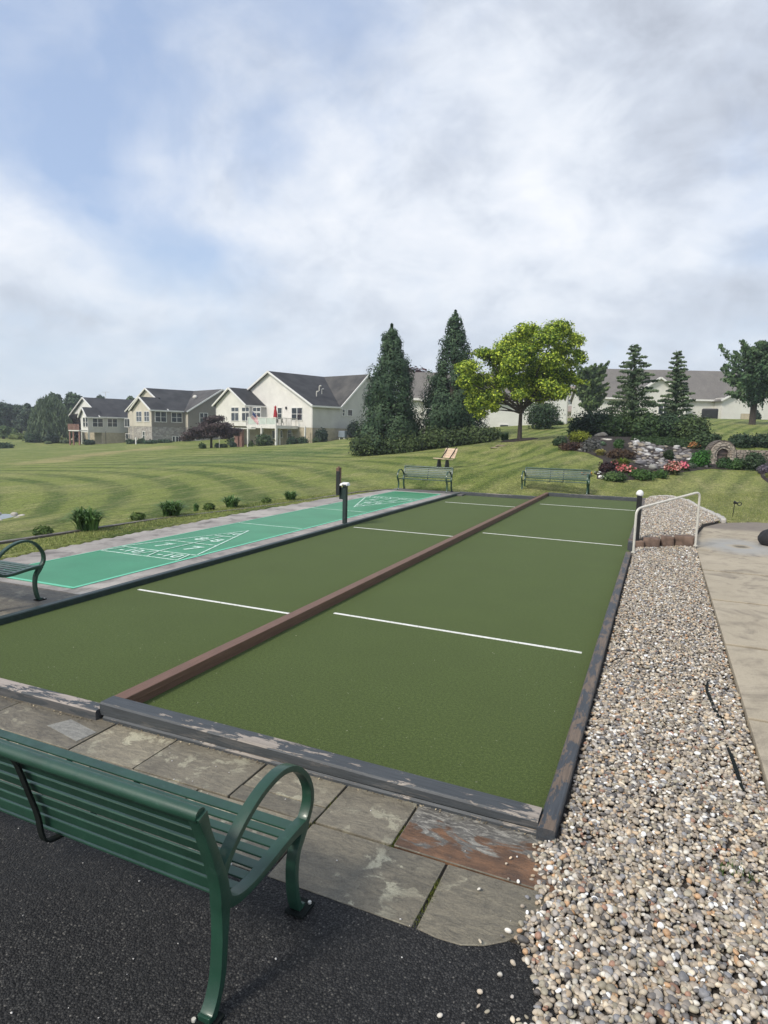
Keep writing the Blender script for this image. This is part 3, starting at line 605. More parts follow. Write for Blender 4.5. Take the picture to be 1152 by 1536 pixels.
# strays on asphalt and slabs
n = 34; x = rng.uniform(-1.3, -.42, n)*1.0; y = rng.uniform(1.9, 3.4, n); x = -.35-np.abs(rng.normal(0, .12, n)); P = np.stack([x, y, np.full(n, .010)], 1); P[:, 2] = np.where(y > 2.52, .012, .004)
parts.append(stones(P, rng.uniform(.007, .015, n), ICO2, pebcols(n)*1.1))
n = 60; x = rng.uniform(-3.2, -.4, n); y = rng.uniform(1.2, 3.4, n); P = np.stack([x, y, np.where(y > 2.52, .004, .0)], 1)
parts.append(stones(P, rng.uniform(.003, .0065, n), ICO1, np.tile([[.55, .53, .5]], (n, 1))))
o_ = 0; VV = []; FF = []; CC = []
for v, f, c in parts: VV.append(v); FF.append(f+o_); CC.append(c); o_ += len(v)
g = arrmesh('pebbles', np.vstack(VV), np.vstack(FF), M['pebble'], np.vstack(CC), smooth=True); tag(g, 'mixed tan, grey and white river pebbles filling the strip beside the court', 'pebbles', kind='stuff')
mb = MB(); mb.box(-.52, .785, 3.3, 14.9, -.2, -.012); mb.box(-.42, 4, -2, 3.3, -.2, -.0125); mb.box(.785, 4, -2, -1, -.2, -.0126); tag(mb.build('pebble_bed', M['under']), kind='structure')
# raised pebble bed beyond the blocks
berm = [(-.38, 13.95), (.78, 14.30), (.84, 15.5), (1.05, 17.5), (1.5, 18.7), (1.55, 19.4), (1.38, 20.8), (1.15, 22.6), (.95, 24.2), (.55, 25.2), (.1, 25.2), (-.25, 24.6), (-.38, 23.8)]
def zberm(x, y): return np.interp(y, [14.4, 17, 20, 25.5], [1, .5, .2, 0])*(.0+np.interp(x, [-.38, .75], [.0, .12]))+np.interp(y, [13.8, 18, 22, 25.5], [.155, .15, .13, .12])-np.interp(x, [.4, 1.2], [0, .07])*np.interp(y, [14, 18], [0, 1])
n = 26000; x = rng.uniform(-.4, 1.6, n); y = rng.uniform(13.2, 25.3, n); k = inpoly(x, y, berm); x, y = x[k], y[k]
P = np.stack([x, y, zberm(x, y)+rng.uniform(-.01, .02, len(x))], 1); v, f, c = stones(P, rng.uniform(.016, .027, len(P)), ICO1, pebcols(len(P)))
g = arrmesh('pebbles', v, f, M['pebble'], c, smooth=True); tag(g, 'pale pebbles of the raised bed beyond the brown blocks', 'pebbles', kind='stuff')
bv = np.array([(p[0], p[1], float(zberm(p[0], p[1]))-.015) for p in berm]); 
bc = np.array([p[:2] for p in berm]); bq = []
for i in range(len(bc)): bq += [bc[i]+(bc[(i+1) % len(bc)]-bc[i])*k/6 for k in range(6)]
bq = np.array(bq); cn = np.array([.35, 19.0]); RV = []
for k in range(9): q = cn+(bq-cn)*(k/8)*(1 if k < 8 else 1.02); RV.append(np.column_stack([q, (zberm(q[:, 0], q[:, 1])-.02) if k < 8 else np.full(len(q), .0)]))
nb_ = len(bq); ii, kk = np.meshgrid(np.arange(nb_), np.arange(8), indexing='ij'); i2_ = (ii+1) % nb_
tag(arrmesh('raised_pebble_bed', np.vstack(RV), np.stack([kk*nb_+ii, kk*nb_+i2_, (kk+1)*nb_+i2_, (kk+1)*nb_+ii], -1).reshape(-1, 4), M['under'], smooth=True), kind='structure')
# landscape fabric strip poking through
mb = MB(); pts = [W(1062, 1022, .03), W(1060, 1035, .035), W(1066, 1050, .032), W(1074, 1068, .028), W(1082, 1082, .026), W(1086, 1092, .02)]
pts2 = [W(1090, 1118, .02), W(1098, 1138, .036), W(1105, 1158, .034), W(1112, 1180, .030), W(1117, 1188, .02)]
for pp, lab in ((pts, 'farther torn black strip of weed fabric showing through the pebbles'), (pts2, 'nearer torn black strip of weed fabric showing through the pebbles')):
    mb = MB(); q_ = smoothpath(pp, 4)
    for i in range(len(q_)-1): f_ = i/(len(q_)-1); mb.bar(q_[i]+np.array([0, 0, .004]), q_[i+1]+np.array([0, 0, .004]), .008+.018*math.sin(3.1*min(1, f_+.1)), .006)
    o = mb.build('weed_barrier', M['dark']); tag(o, lab, 'fabric strip')

# ------------------------------------------------------------------ benches
REAR = [(1.735, .012), (1.76, .02), (1.790, .07), (1.817, .15), (1.832, .30), (1.836, .44), (1.824, .54), (1.782, .67), (1.742, .78), (1.712, .87)]
REARW = [.05, .04, .030, .032, .036, .055, .050, .040, .036, .05]
ARM = [(1.822, .55), (1.855, .59), (1.90, .635), (1.975, .692), (2.06, .735), (2.15, .760), (2.25, .764), (2.345, .730), (2.425, .660), (2.475, .575), (2.482, .50), (2.455, .44), (2.42, .405)]
SEAT = [(1.835, .475), (1.86, .43), (1.91, .402), (1.98, .390), (2.06, .390), (2.14, .398), (2.27, .412), (2.36, .416), (2.43, .412)]
FRONT = [(2.43, .42), (2.40, .37), (2.366, .32), (2.350, .26), (2.347, .19), (2.356, .11), (2.374, .045), (2.395, .012), (2.42, .01)]
YO = 2.05
def sh(P): return [(p[0]-YO, p[1]) for p in P]
def resw(P, Wd, k=5):
    q = smoothpath(P, k); w = np.interp(np.linspace(0, 1, len(q)), np.linspace(0, 1, len(Wd)), Wd); return [tuple(a) for a in q], list(w)
def make_bench(L, label, mat, straps=1):
    t = thing('park_bench', label, 'bench', group='green slatted metal benches')
    for x0 in (-.055, -L):
        x1 = x0+.055
        fr = MB(); p, w = resw(sh(REAR), REARW); fr.sweep(p, w, x0, x1)
        # lower junction web
        p, w = resw(sh(SEAT), [.06, .045, .036, .032, .032, .032, .034, .04, .05]); fr.sweep(p, w, x0+.001, x1-.001)
        fo = fr.build('end_frame', mat, t, bevel=.004, smooth=True)
        am = MB(); p, w = resw(sh(ARM), [.055, .038, .030, .028, .028, .028, .028, .028, .028, .028, .032, .036, .044]); am.sweep(p, w, x0+.002, x1-.002); am.build('armrest', mat, t, bevel=.004, smooth=True)
        lg = MB(); p, w = resw(sh(FRONT), [.06, .046, .036, .032, .030, .030, .030, .034, .03]); lg.sweep(p, w, x0+.0015, x1-.0015); lg.build('front_leg', mat, t, bevel=.004, smooth=True)
        ft = MB(); ft.box(x0-.02, x1+.02, 1.70-YO, 1.80-YO, -.003, .010); ft.build('foot_plate', M['dark'], t, bevel=.002); ft = MB(); ft.box(x0-.015, x1+.03, 2.35-YO, 2.46-YO, -.003, .010); ft.build('foot_plate', M['dark'], t, bevel=.002)
    for xb in (.0125, -.0675, -L+.0625, -L-.0125):
        for yb in (1.725, 2.44): bt = MB(); bt.tube([(xb, yb-YO, .008), (xb, yb-YO, .020)], .009, 6); bt.build('bolt', M['tube'], t)
    # top rail tube
    tb = MB(); tb.tube([(-L+.03, 1.713-YO, .866), (-.012, 1.713-YO, .866)], .028, 20); tb.build('top_rail', mat, t, smooth=True)
    # back slats following the rear profile
    q = smoothpath(sh(REAR), 10); q = [p for p in q if .47 < p[1] < .84]; zs = [.805, .742, .679, .616, .553, .492]
    for z in zs:
        i = min(range(1, len(q)-1), key=lambda i: abs(q[i][1]-z)); d = q[i+1]-q[i-1]; d /= np.linalg.norm(d)
        c = np.array([q[i][0]+.004, z]); s = MB(); s.prism([(-L+.05, *(c-d*.024)), (-L+.05, *(c+d*.024)), (-L+.05, *(c+d*.024+np.array([d[1], -d[0]])*.009)), (-L+.05, *(c-d*.024+np.array([d[1], -d[0]])*.009))], (L-.10, 0, 0))
        s.build('back_slat', mat, t, bevel=.003)
    for y in [1.905, 1.968, 2.036, 2.104, 2.172, 2.240, 2.308, 2.372]:
        z = np.interp(y, [1.9, 2.0, 2.1, 2.2, 2.4], [.412, .398, .402, .410, .424]); zz2 = np.interp(y+.03, [1.9, 2.0, 2.1, 2.2, 2.4], [.412, .398, .402, .410, .424])
        s = MB(); w = .0225 if y < 2.36 else .03
        s.prism([(-L+.05, y-w-YO, z-.004), (-L+.05, y+w-YO, zz2-.004), (-L+.05, y+w-YO, zz2+.006), (-L+.05, y-w-YO, z+.006)], (L-.10, 0, 0)); s.build('seat_slat', mat, t, bevel=.003)
    for k in range(straps):
        xs = -L*(k+1)/(straps+1)-.005 if straps == 1 else (-.985, -L+.985)[k]
        s = MB(); P = [(1.700, .85), (1.722, .80), (1.762, .67), (1.800, .54), (1.812, .46), (1.83, .405), (1.875, .385), (1.95, .380), (2.10, .384), (2.38, .400)]
        p, w = resw(sh(P), [.010]*10); s.sweep(p, w, xs-.016, xs+.016); s.build('support_strap', M['dark'], t, smooth=False)
    return t
def copy_tree(o, parent=None):
    c = o.copy(); COL.objects.link(c); c.parent = parent
    for ch in list(o.children): copy_tree(ch, c)
    return c
b1 = make_bench(2.46, 'large dark green bench in the foreground, seen from behind and cut by the left edge', M['green'], 2)
b1.location = (-1.395, YO-.01, 0); b1.rotation_euler.z = R_(-.9)
b2 = make_bench(1.96, '', M['green']); b2.location = (-6.95, 5.40+.06-.36+.0, .05); b2['label'] = 'green bench end with looped armrest at the left edge beside the shuffleboard court'
b3 = copy_tree(b2); b3.rotation_euler.z = math.pi; b3.location = (-9.02, 22.60, .05); b3['label'] = 'shorter green bench behind the far end of the shuffleboard court'
b4 = copy_tree(b1); b4.rotation_euler = (0, 0, 0); b4['label'] = 'longest green bench on the grass behind the far end of the right turf court'; b4.rotation_euler.z = math.pi; b4.location = (-4.85, 24.95, .07)

# ------------------------------------------------------------------ posts, handrail, small hardware
def place(name, label, cat, p, group=None): return thing(name, label, cat, tuple(p), 0, group)
b = np.array([-6.70, 13.38, .05]); t = place('score_post', 'dark green post with white cap and brown score board beside the shuffleboard court', 'score post', b)
mb = MB(origin=b); mb.box(-6.785, -6.695, 13.335, 13.425, .03, .945); mb.build('post', M['post'], t, bevel=.006)
mb = MB(origin=b); mb.box(-6.88, -6.788, 13.345, 13.415, .62, .90); mb.build('bracket', M['post'], t, bevel=.005)
mb = MB(origin=b); mb.box(-6.955, -6.883, 13.31, 13.45, .76, 1.36); mb.box(-6.935, -6.905, 13.36, 13.40, 1.36, 1.39); br = mb.build('score_board', M['brown'], t, bevel=.006)
mb = MB(origin=b); mb.box(-6.935, -6.845, 13.28, 13.309, .72, 1.28); mb.build('score_panel', M['scoreb'], br, bevel=.004)
mb = MB(origin=b); mb.hexa([(-6.87, 13.28, .947), (-6.65, 13.28, .947), (-6.65, 13.48, .947), (-6.87, 13.48, .947), (-6.83, 13.31, 1.0), (-6.67, 13.31, .995), (-6.67, 13.45, 1.02), (-6.83, 13.45, 1.025)]); cpp = mb.build('cap', M['plastic'], t, bevel=.012)
mb = MB(origin=b); mb.box(-6.78, -6.67, 13.272, 13.30, .958, .978); mb.build('slot', M['black'], cpp)
b = W(954, 819, .04); t = place('white_capped_post', 'black square post with rounded white cap beside the brown blocks', 'post', b)
ht = 1.07; mb = MB(origin=b); mb.box(b[0]-.05, b[0]+.05, b[1]-.05, b[1]+.05, -.05, ht); mb.build('post', M['black'], t, bevel=.008)
bm = bmesh.new(); bmesh.ops.create_uvsphere(bm, u_segments=20, v_segments=12, radius=1)
for v in bm.verts: 
    v.co.x *= .072; v.co.y *= .072; v.co.z = max(v.co.z, -.35)*.085+ht-b[2]+.03
    if v.co.z > ht: v.co.x += .02*(v.co.z-ht)
bmesh.ops.rotate(bm, verts=bm.verts, cent=(0, 0, ht), matrix=Matrix.Rotation(.22, 3, 'Y'))
me = bpy.data.meshes.new('cap'); bm.to_mesh(me); bm.free(); me.materials.append(M['plastic'])
for p in me.polygons: p.use_smooth = True
link('cap', me, t)
# handrail
A0 = W(950, 829, .03); A3 = W(1043, 819, .10)
ux = lambda P, h: np.array([P[0], P[1], P[2]+h])
p1 = ux(A0, .85); p2 = ux(A3, 1.09)
t = place('handrail', 'bent cream painted steel handrail standing over the brown blocks', 'handrail', A0)
d = (p2-p1)/np.linalg.norm(p2-p1); up = np.array([0, 0, 1.0])
def fil(c, a, bb, r=.12, k=6):
    a = (a-c)/np.linalg.norm(a-c); bb = (bb-c)/np.linalg.norm(bb-c); P0 = c+a*r; P2 = c+bb*r; return [(1-s)**2*P0+2*s*(1-s)*c+s*s*P2 for s in np.linspace(0, 1, k)]
path = [A0]+fil(p1, A0, p2)+fil(p2, p1, A3)+[A3]
mb = MB(origin=A0); mb.tube(path, .023, 12); mb.build('rail', M['tube'], t, smooth=True)
for q in (A0, A3): mb = MB(origin=A0); mb.tube([q, q+np.array([0, 0, .02])], .045, 12); mb.build('base_collar', M['tube'], t, smooth=True)
# brown retaining blocks
def rough_block(name, label, cat, c, sx, sy, sz, rz, mat, group=None, seg=5, amp=.012):
    bm = bmesh.new(); bmesh.ops.create_cube(bm, size=1); bmesh.ops.subdivide_edges(bm, edges=bm.edges, cuts=seg, use_grid_fill=True)
    off = random.uniform(0, 50)
    for v in bm.verts:
        v.co = Vector((v.co.x*sx, v.co.y*sy, v.co.z*sz)); q = v.co*14+Vector((off, 0, 0))
        k = max(abs(v.co.x)/sx, abs(v.co.y)/sy, abs(v.co.z)/sz)
        n = Vector((math.sin(q.y*1.3+q.z), math.sin(q.x*1.1+q.z*1.7), math.sin(q.x+q.y*1.5)))*amp
        v.co += n
        e = sum(1 for a, s in ((v.co.x, sx), (v.co.y, sy), (v.co.z, sz)) if abs(a) > s*.47)
        if e >= 2: v.co *= .955
    me = bpy.data.meshes.new(name); bm.to_mesh(me); bm.free(); me.materials.append(mat)
    for p in me.polygons: p.use_smooth = True
    o = link(name, me); o.location = c; o.rotation_euler = (0, 0, rz); return tag(o, label, cat, group)
for (xc, yc, zb_, zt_, wd_, lab, rz) in [(-.34, 13.85, -.04, .155, .31, 'leftmost brown stone block, beside the foot of the black post', .10), (-.06, 13.95, -.02, .215, .32, 'second brown block from the black post, orange stained front', .12), (.235, 14.10, .02, .255, .25, 'small brown block near the middle of the block row, slightly raised', .1), (.545, 14.20, .04, .280, .37, 'widest brown block at the right end of the row by the path', .10)]:
    rough_block('retaining_block', lab, 'stone block', (xc, yc, (zb_+zt_)/2), wd_, .24, zt_-zb_, rz, M['flagblock'], 'brown blocks retaining the raised pebbles')
# pale edging stones along the raised bed
ed = smoothpath([(-.2, 24.9), (.1, 25.3), (.55, 25.3), (.98, 24.3), (1.18, 22.7), (1.42, 20.9), (1.6, 19.5), (1.62, 18.85)], 4)
for i, p in enumerate(ed):
    q = ed[min(i+1, len(ed)-1)]-ed[max(i-1, 0)]; l = np.linalg.norm(ed[min(i+1, len(ed)-1)]-p) if i < len(ed)-1 else .3
    rough_block('edging_stone', 'pale edging stone in the curved border of the raised pebble bed', 'edging stone', (p[0], p[1], T1(p[0], p[1])+.05), max(.14, l*.9), .11, .13, math.atan2(q[1], q[0]), M['edging'], 'pale stones edging the raised pebbles', 3, .012)
# garden stake light
b = W(1099, 775, .06); t = place('garden_stake_light', 'small black stake light in the grass right of the pebble bed', 'garden light', b)
hs = pxm(b, 21); mb = MB(origin=b); mb.tube([b, b+np.array([.02, 0, hs])], .010, 8); mb.build('stake', M['black'], t)
mb = MB(origin=b); c = b+np.array([.03, 0, hs]); mb.tube([c+np.array([-.04, 0, .02]), c+np.array([.05, 0, -.01])], [.045, .03], 10); 
ring = [c+np.array([.11+.05*math.cos(a), 0, -.02+.05*math.sin(a)]) for a in np.linspace(0, 6.283, 14)]; mb.tube(ring, .014, 6, False); mb.build('lamp_head', M['black'], t, smooth=True)
# dark rock at the right edge of the path
def rock(name, label, cat, c, sx, sy, sz, rz=0, col=(.3, .28, .25), group=None, sub=3, parent=None, sharp=.22):
    V0, F0 = ico(sub); V = V0.copy(); r = np.random.default_rng(abs(hash((round(float(c[0]), 3), round(float(c[1]), 3)))) % 10000)
    for _ in range(9):  # facet by random planes
        nrm = r.normal(size=3); nrm /= np.linalg.norm(nrm); d = r.uniform(.55, .85); k = V@nrm; V = V-np.maximum(k-d, 0)[:, None]*nrm
    V = V+sharp*.15*np.sin(V0[:, [1, 2, 0]]*7+r.uniform(0, 6, 3)); V = V*np.array([sx, sy, sz]); cr, sr = math.cos(rz), math.sin(rz)
    V = np.stack([V[:, 0]*cr-V[:, 1]*sr, V[:, 0]*sr+V[:, 1]*cr, V[:, 2]], 1)
    cc = np.array(col)[None]*(1+.25*np.sin(V0[:, :1]*3+r.uniform(0, 6))*np.sin(V0[:, 2:3]*4)); o = arrmesh(name, V, F0, M['rock'], np.repeat(cc, 1, 0), parent); o.location = tuple(c)
    if parent is None: tag(o, label, cat, group)
    return o
c = W(1158, 818, .06); rock('dark_boulder', 'black glossy lump like a boulder cut by the right edge on the path', 'boulder', (c[0], c[1], .22), .28, .3, .24, .4, (.018, .018, .02))
# low timber edging of the planted strip along the left lawn
cur = [(-11.1, 5.6), (-10.93, 8.7), (-10.8, 11.6), (-10.25, 14.5), (-10.03, 17.1), (-9.85, 20.5), (-9.3, 22.3)]
cur = [(-11.4, 2.5)]+cur
for i in range(len(cur)-1):
    a, c = np.array(cur[i]), np.array(cur[i+1]); za, zc = .055, .055
    mb = MB(origin=(*a, 0)); L = np.linalg.norm(c-a); d = (c-a)/L; nn = np.array([-d[1], d[0]])
    lab = ['near dark edging timber beyond the left bench', 'dark lawn edging timber at the left image edge', 'dark edging timber behind the largest daylily clump', 'dark edging timber between the two big daylily clumps', 'dark edging timber beside the third daylily clump', 'dark lawn edging timber left of the score post', 'last dark edging timber meeting the far pavement'][i]
    P = [(*(a-nn*.06), -.1), (*(c-nn*.06), -.1), (*(c+nn*.06), -.1), (*(a+nn*.06), -.1)]
    P2 = [(x, y, z+.165) for x, y, z in P]; mb.hexa(P+P2); o = mb.build('lawn_edging', M['edgew'], bevel=.008); o.location = (*a, 0); tag(o, lab, 'timber edging')

# ------------------------------------------------------------------ foliage tools
def leafmesh(name, P, nrm, size, cols, mat, parent=None, aspect=.55, bend=.0):
    """diamond leaves/tufts at P facing roughly nrm"""
    n = len(P); r = rng.normal(size=(n, 3)); nrm = nrm/(np.linalg.norm(nrm, axis=1, keepdims=True)+1e-9)
    a = np.cross(nrm, r); a /= np.linalg.norm(a, axis=1, keepdims=True)+1e-9; b = np.cross(nrm, a)
    s = (size if isinstance(size, np.ndarray) else np.full(n, size))[:, None]
    V = np.stack([P-a*s, P+b*s*aspect, P+a*s, P-b*s*aspect], 1).reshape(-1, 3)
    F = np.arange(4*n).reshape(n, 4); return arrmesh(name, V, F, mat, np.repeat(cols, 4, 0), parent)
def dirs(n):
    v = rng.normal(size=(n, 3)); return v/np.linalg.norm(v, axis=1, keepdims=True)
def mixcol(n, c1, c2, t=None, var=.18):
    t = rng.random(n) if t is None else t; c = np.array(c1)[None]*(1-t[:, None])+np.array(c2)[None]*t[:, None]
    return np.clip(c*(1+rng.normal(0, var, (n, 1))), .002, .9)
def blobs_leaf(cen, rad, n, size, c1, c2, shell=.5, upbias=.3, flat=1.0):
    """leaves in a union of ellipsoid clumps -> P, nrm, size, cols"""
    cen = np.array(cen, float); rad = np.array(rad, float)
    if rad.ndim == 1: rad = np.stack([rad, rad, rad*flat], 1)
    w = rad.prod(1)**(2/3); k = rng.choice(len(cen), n, p=w/w.sum()); d = dirs(n)
    r = shell+(1-shell)*rng.random(n)**.6; r = r*(1+rng.normal(0, .16, n)); P = cen[k]+d*rad[k]*r[:, None]+rng.normal(0, .10, (n, 3))*rad[k].mean(1, keepdims=True)
    nr = d+rng.normal(0, .55, (n, 3)); nr[:, 2] += upbias
    tone = np.clip(.5+.35*np.sin(k*2.7+1)+rng.normal(0, .25, n), 0, 1)
    return P, nr, size*rng.uniform(.7, 1.3, n), mixcol(n, c1, c2, tone)
def shrub(name, label, cat, p, w, h, c1, c2, n=900, size=.06, group=None, nb=9, dome=.55, shell=.55, spread=.62, mat='leaf', depth=None, blossoms=None):
    d = w if depth is None else depth
    cen = []; rad = []
    for i in range(nb):
        a = random.uniform(0, 6.283); q = math.sqrt(random.random())*spread*.5; hz = random.uniform(.25, .62)*(1-.5*q)
        cen.append((math.cos(a)*q*w, math.sin(a)*q*d, hz*h)); rr = random.uniform(.24, .36)
        rad.append((rr*w, rr*d, min(rr*1.25, 1.02-hz)*h*.98))
    cen.append((0, 0, h*.42)); rad.append((w*.42, d*.42, h*.5))
    P, nr, s, c = blobs_leaf(cen, np.array(rad), n, size, c1, c2, shell=shell)
    P[:, 2] = np.maximum(P[:, 2], .01)
    t = thing(name, label, cat, tuple(p), 0, group)
    leafmesh('foliage', P, nr, s, c, M[mat], t)
    mb = MB()
    for i in range(4):
        a = random.uniform(0, 6.28); mb.tube([(0.02*math.cos(a), .02*math.sin(a), -.05), (math.cos(a)*w*.12, math.sin(a)*w*.12, h*.4), (math.cos(a)*w*.25, math.sin(a)*w*.25, h*.75)], [.02+.01*h, .015, .006], 5)
    mb.build('stems', M['bark'], t)
    if blossoms:
        bc1, bc2, bn, bs = blossoms; P, nr, s, c = blobs_leaf(cen, np.array(rad)*1.06, bn, bs, bc1, bc2, shell=.95, upbias=.8); k = P[:, 2] > h*.3
        leafmesh('blossoms', P[k], nr[k], s[k], c[k], M['leaf'], t, aspect=.8)
    return t
def grassclump(name, label, p, w, h, c1, c2, n=160, bw=.018, group=None, cat='plant'):
    """arching strap leaves"""
    V = []; F = []; C = []
    for i in range(n):
        a = random.uniform(0, 6.283); L = h*random.uniform(.75, 1.25); r0 = random.uniform(0, .22)*w; out = random.uniform(.2, .55)*w; b = (math.cos(a), math.sin(a)); px_, py_ = -b[1]*bw, b[0]*bw
        ja = random.uniform(0, 6.28); base = (math.cos(ja)*r0, math.sin(ja)*r0); seg = 5; k = len(V); col = mixcol(1, c1, c2)[0]
        for j in range(seg+1):
            t = j/seg; rr_ = out*(t**1.3); zz = L*(1.55*t-.95*t*t*(.6+out/w)); ww = (1-t**2)*.9+.1
            V.append((base[0]+b[0]*rr_+px_*ww, base[1]+b[1]*rr_+py_*ww, zz)); V.append((base[0]+b[0]*rr_-px_*ww, base[1]+b[1]*rr_-py_*ww, zz)); C += [col, col]
        for j in range(seg): F.append((k+2*j, k+2*j+1, k+2*j+3, k+2*j+2))
    o = arrmesh(name, np.array(V), np.array(F), M['leaf'], np.array(C)); o.location = tuple(p); return tag(o, label, cat, group)
def limbs(mb, base, top, r0, nl, spread, seed=0, hstart=.3, droop=0, sub=3, tips=None):
    """tapered trunk with limbs; returns limb tips"""
    rs = random.Random(seed); base = np.array(base, float); top = np.array(top, float); H = top-base; out = []
    tr = [base+H*t+np.array([rs.uniform(-.02, .02), rs.uniform(-.02, .02), 0])*np.linalg.norm(H)*(t > 0) for t in np.linspace(0, 1, 7)]
    mb.tube(tr, [r0*1.35]+[r0*(1-.85*t) for t in np.linspace(.08, 1, 6)], 9)
    for i in range(nl):
        t = hstart+(1-hstart)*(i+.5)/nl*.9; st = base+H*t; a = i*2.4+rs.uniform(-.4, .4); L = spread*rs.uniform(.7, 1.05)*(1-.35*(t-hstart))
        d = np.array([math.cos(a), math.sin(a), 0]); e = st+d*L+np.array([0, 0, L*rs.uniform(.35, .8)-droop]); m = st+(e-st)*.5+np.array([0, 0, L*.12])
        rr_ = r0*(.62-.35*t); mb.tube([st, m, e], [rr_, rr_*.6, rr_*.2], 6); out.append(e)
        for j in range(sub):
            s2 = st+(e-st)*rs.uniform(.4, .85); a2 = a+rs.uniform(-1, 1); L2 = L*rs.uniform(.3, .5); e2 = s2+np.array([math.cos(a2)*L2, math.sin(a2)*L2, L2*rs.uniform(.2, .9)]); mb.tube([s2, e2], [rr_*.4, rr_*.1], 5); out.append(e2)
    return out
def conifer(name, label, p, h, w, c1, c2, n, size, group=None, seed=0, skirt=.0, ragged=.18, power=.8, cat='evergreen tree', trunkshow=0.0, droop=-.3):
    """dense cone of drooping sprays round a trunk; power sets how fast it narrows"""
    r = np.random.default_rng(seed); t = thing(name, label, cat, tuple(p), 0, group)
    mb = MB(); mb.tube([(0, 0, -.3), (0, 0, h*.5), (.03*h*.2, 0, h*.97)], [.035*h*.8, .02*h, .004*h], 8); mb.build('trunk', M['bark'], t)
    nc = 300; z = r.random(nc)**1.05; a = r.uniform(0, 6.283, nc)
    prof = (1-z)**power*np.clip((z+.06)/.12, 0, 1)**.35
    R = w/2*prof*(1+r.normal(0, ragged, nc)); cx, cy_ = np.cos(a)*R*.78, np.sin(a)*R*.78; cz = trunkshow*h+z*h*(1-trunkshow)*.985
    cr = np.maximum(w*.115*(.35+prof)*(1+r.normal(0, .25, nc)), .08)
    k = r.choice(nc, n, p=(cr**2)/(cr**2).sum()); d = r.normal(size=(n, 3)); d /= np.linalg.norm(d, axis=1, keepdims=True)
    P = np.stack([cx[k], cy_[k], cz[k]], 1)+d*np.stack([cr[k], cr[k], cr[k]*1.35], 1)*(.45+.55*r.random(n)[:, None])
    m = n//14; zz = .86+.14*r.random(m); P[:m] = np.stack([r.normal(0, .35, m)*(1-zz)*w*.5, r.normal(0, .35, m)*(1-zz)*w*.5, zz*h*1.02], 1)
    P[:, 2] = np.maximum(P[:, 2], .03+trunkshow*h*.6)
    nr = P*np.array([1, 1, 0])/(w/2)+d*.9; nr[:, 2] += .25
    tone = np.clip(.45+.3*np.sin(k*1.7)+.25*d[:, 2]+r.normal(0, .2, n), 0, 1); cols = mixcol(n, c1, c2, tone)
    leafmesh('crown', P, nr, size*r.uniform(.6, 1.4, n), cols, M['needle'], t, aspect=.42); return t
def tree(name, label, p, h, blobs, c1, c2, n, size, trunk_h, r0, nl=7, spread=None, group=None, seed=0, cat='tree', shell=.35, mat='leaf', lean=(0, 0)):
    """blobs: list of (dx, dy, z, rx, ry, rz) clumps; limbs reach into them"""
    t = thing(name, label, cat, tuple(p), 0, group)
    B = np.array(blobs, float); mb = MB()
    ctop = np.array([B[:, 0].mean()*.5+lean[0], B[:, 1].mean()*.5+lean[1], trunk_h+(h-trunk_h)*.55]); fork = np.array([lean[0]*.5, lean[1]*.5, trunk_h])
    mb.tube([(0, 0, -.3), (0, 0, .02), fork*.5, fork, ctop*.6+fork*.4, ctop], [r0*1.5, r0*1.2, r0, r0*.85, r0*.5, r0*.12], 9)
    rs = random.Random(seed)
    for i in range(len(B)):
        if i % max(1, len(B)//max(nl, 1)) == 0 or i < nl:
            e = B[i, :3]; m = fork+(e-fork)*.5+np.array([rs.uniform(-.1, .1)*h*.2, rs.uniform(-.1, .1)*h*.2, (h-trunk_h)*.05]); mb.tube([fork+(ctop-fork)*rs.uniform(0, .35), m, e], [r0*.5, r0*.28, r0*.07], 6)
    mb.build('trunk', M['bark'], t)
    P, nr, s, c = blobs_leaf(B[:, :3], B[:, 3:6], n, size, c1, c2, shell=shell, upbias=.35)
    leafmesh('crown', P, nr, s, c, M[mat], t, aspect=.6); return t
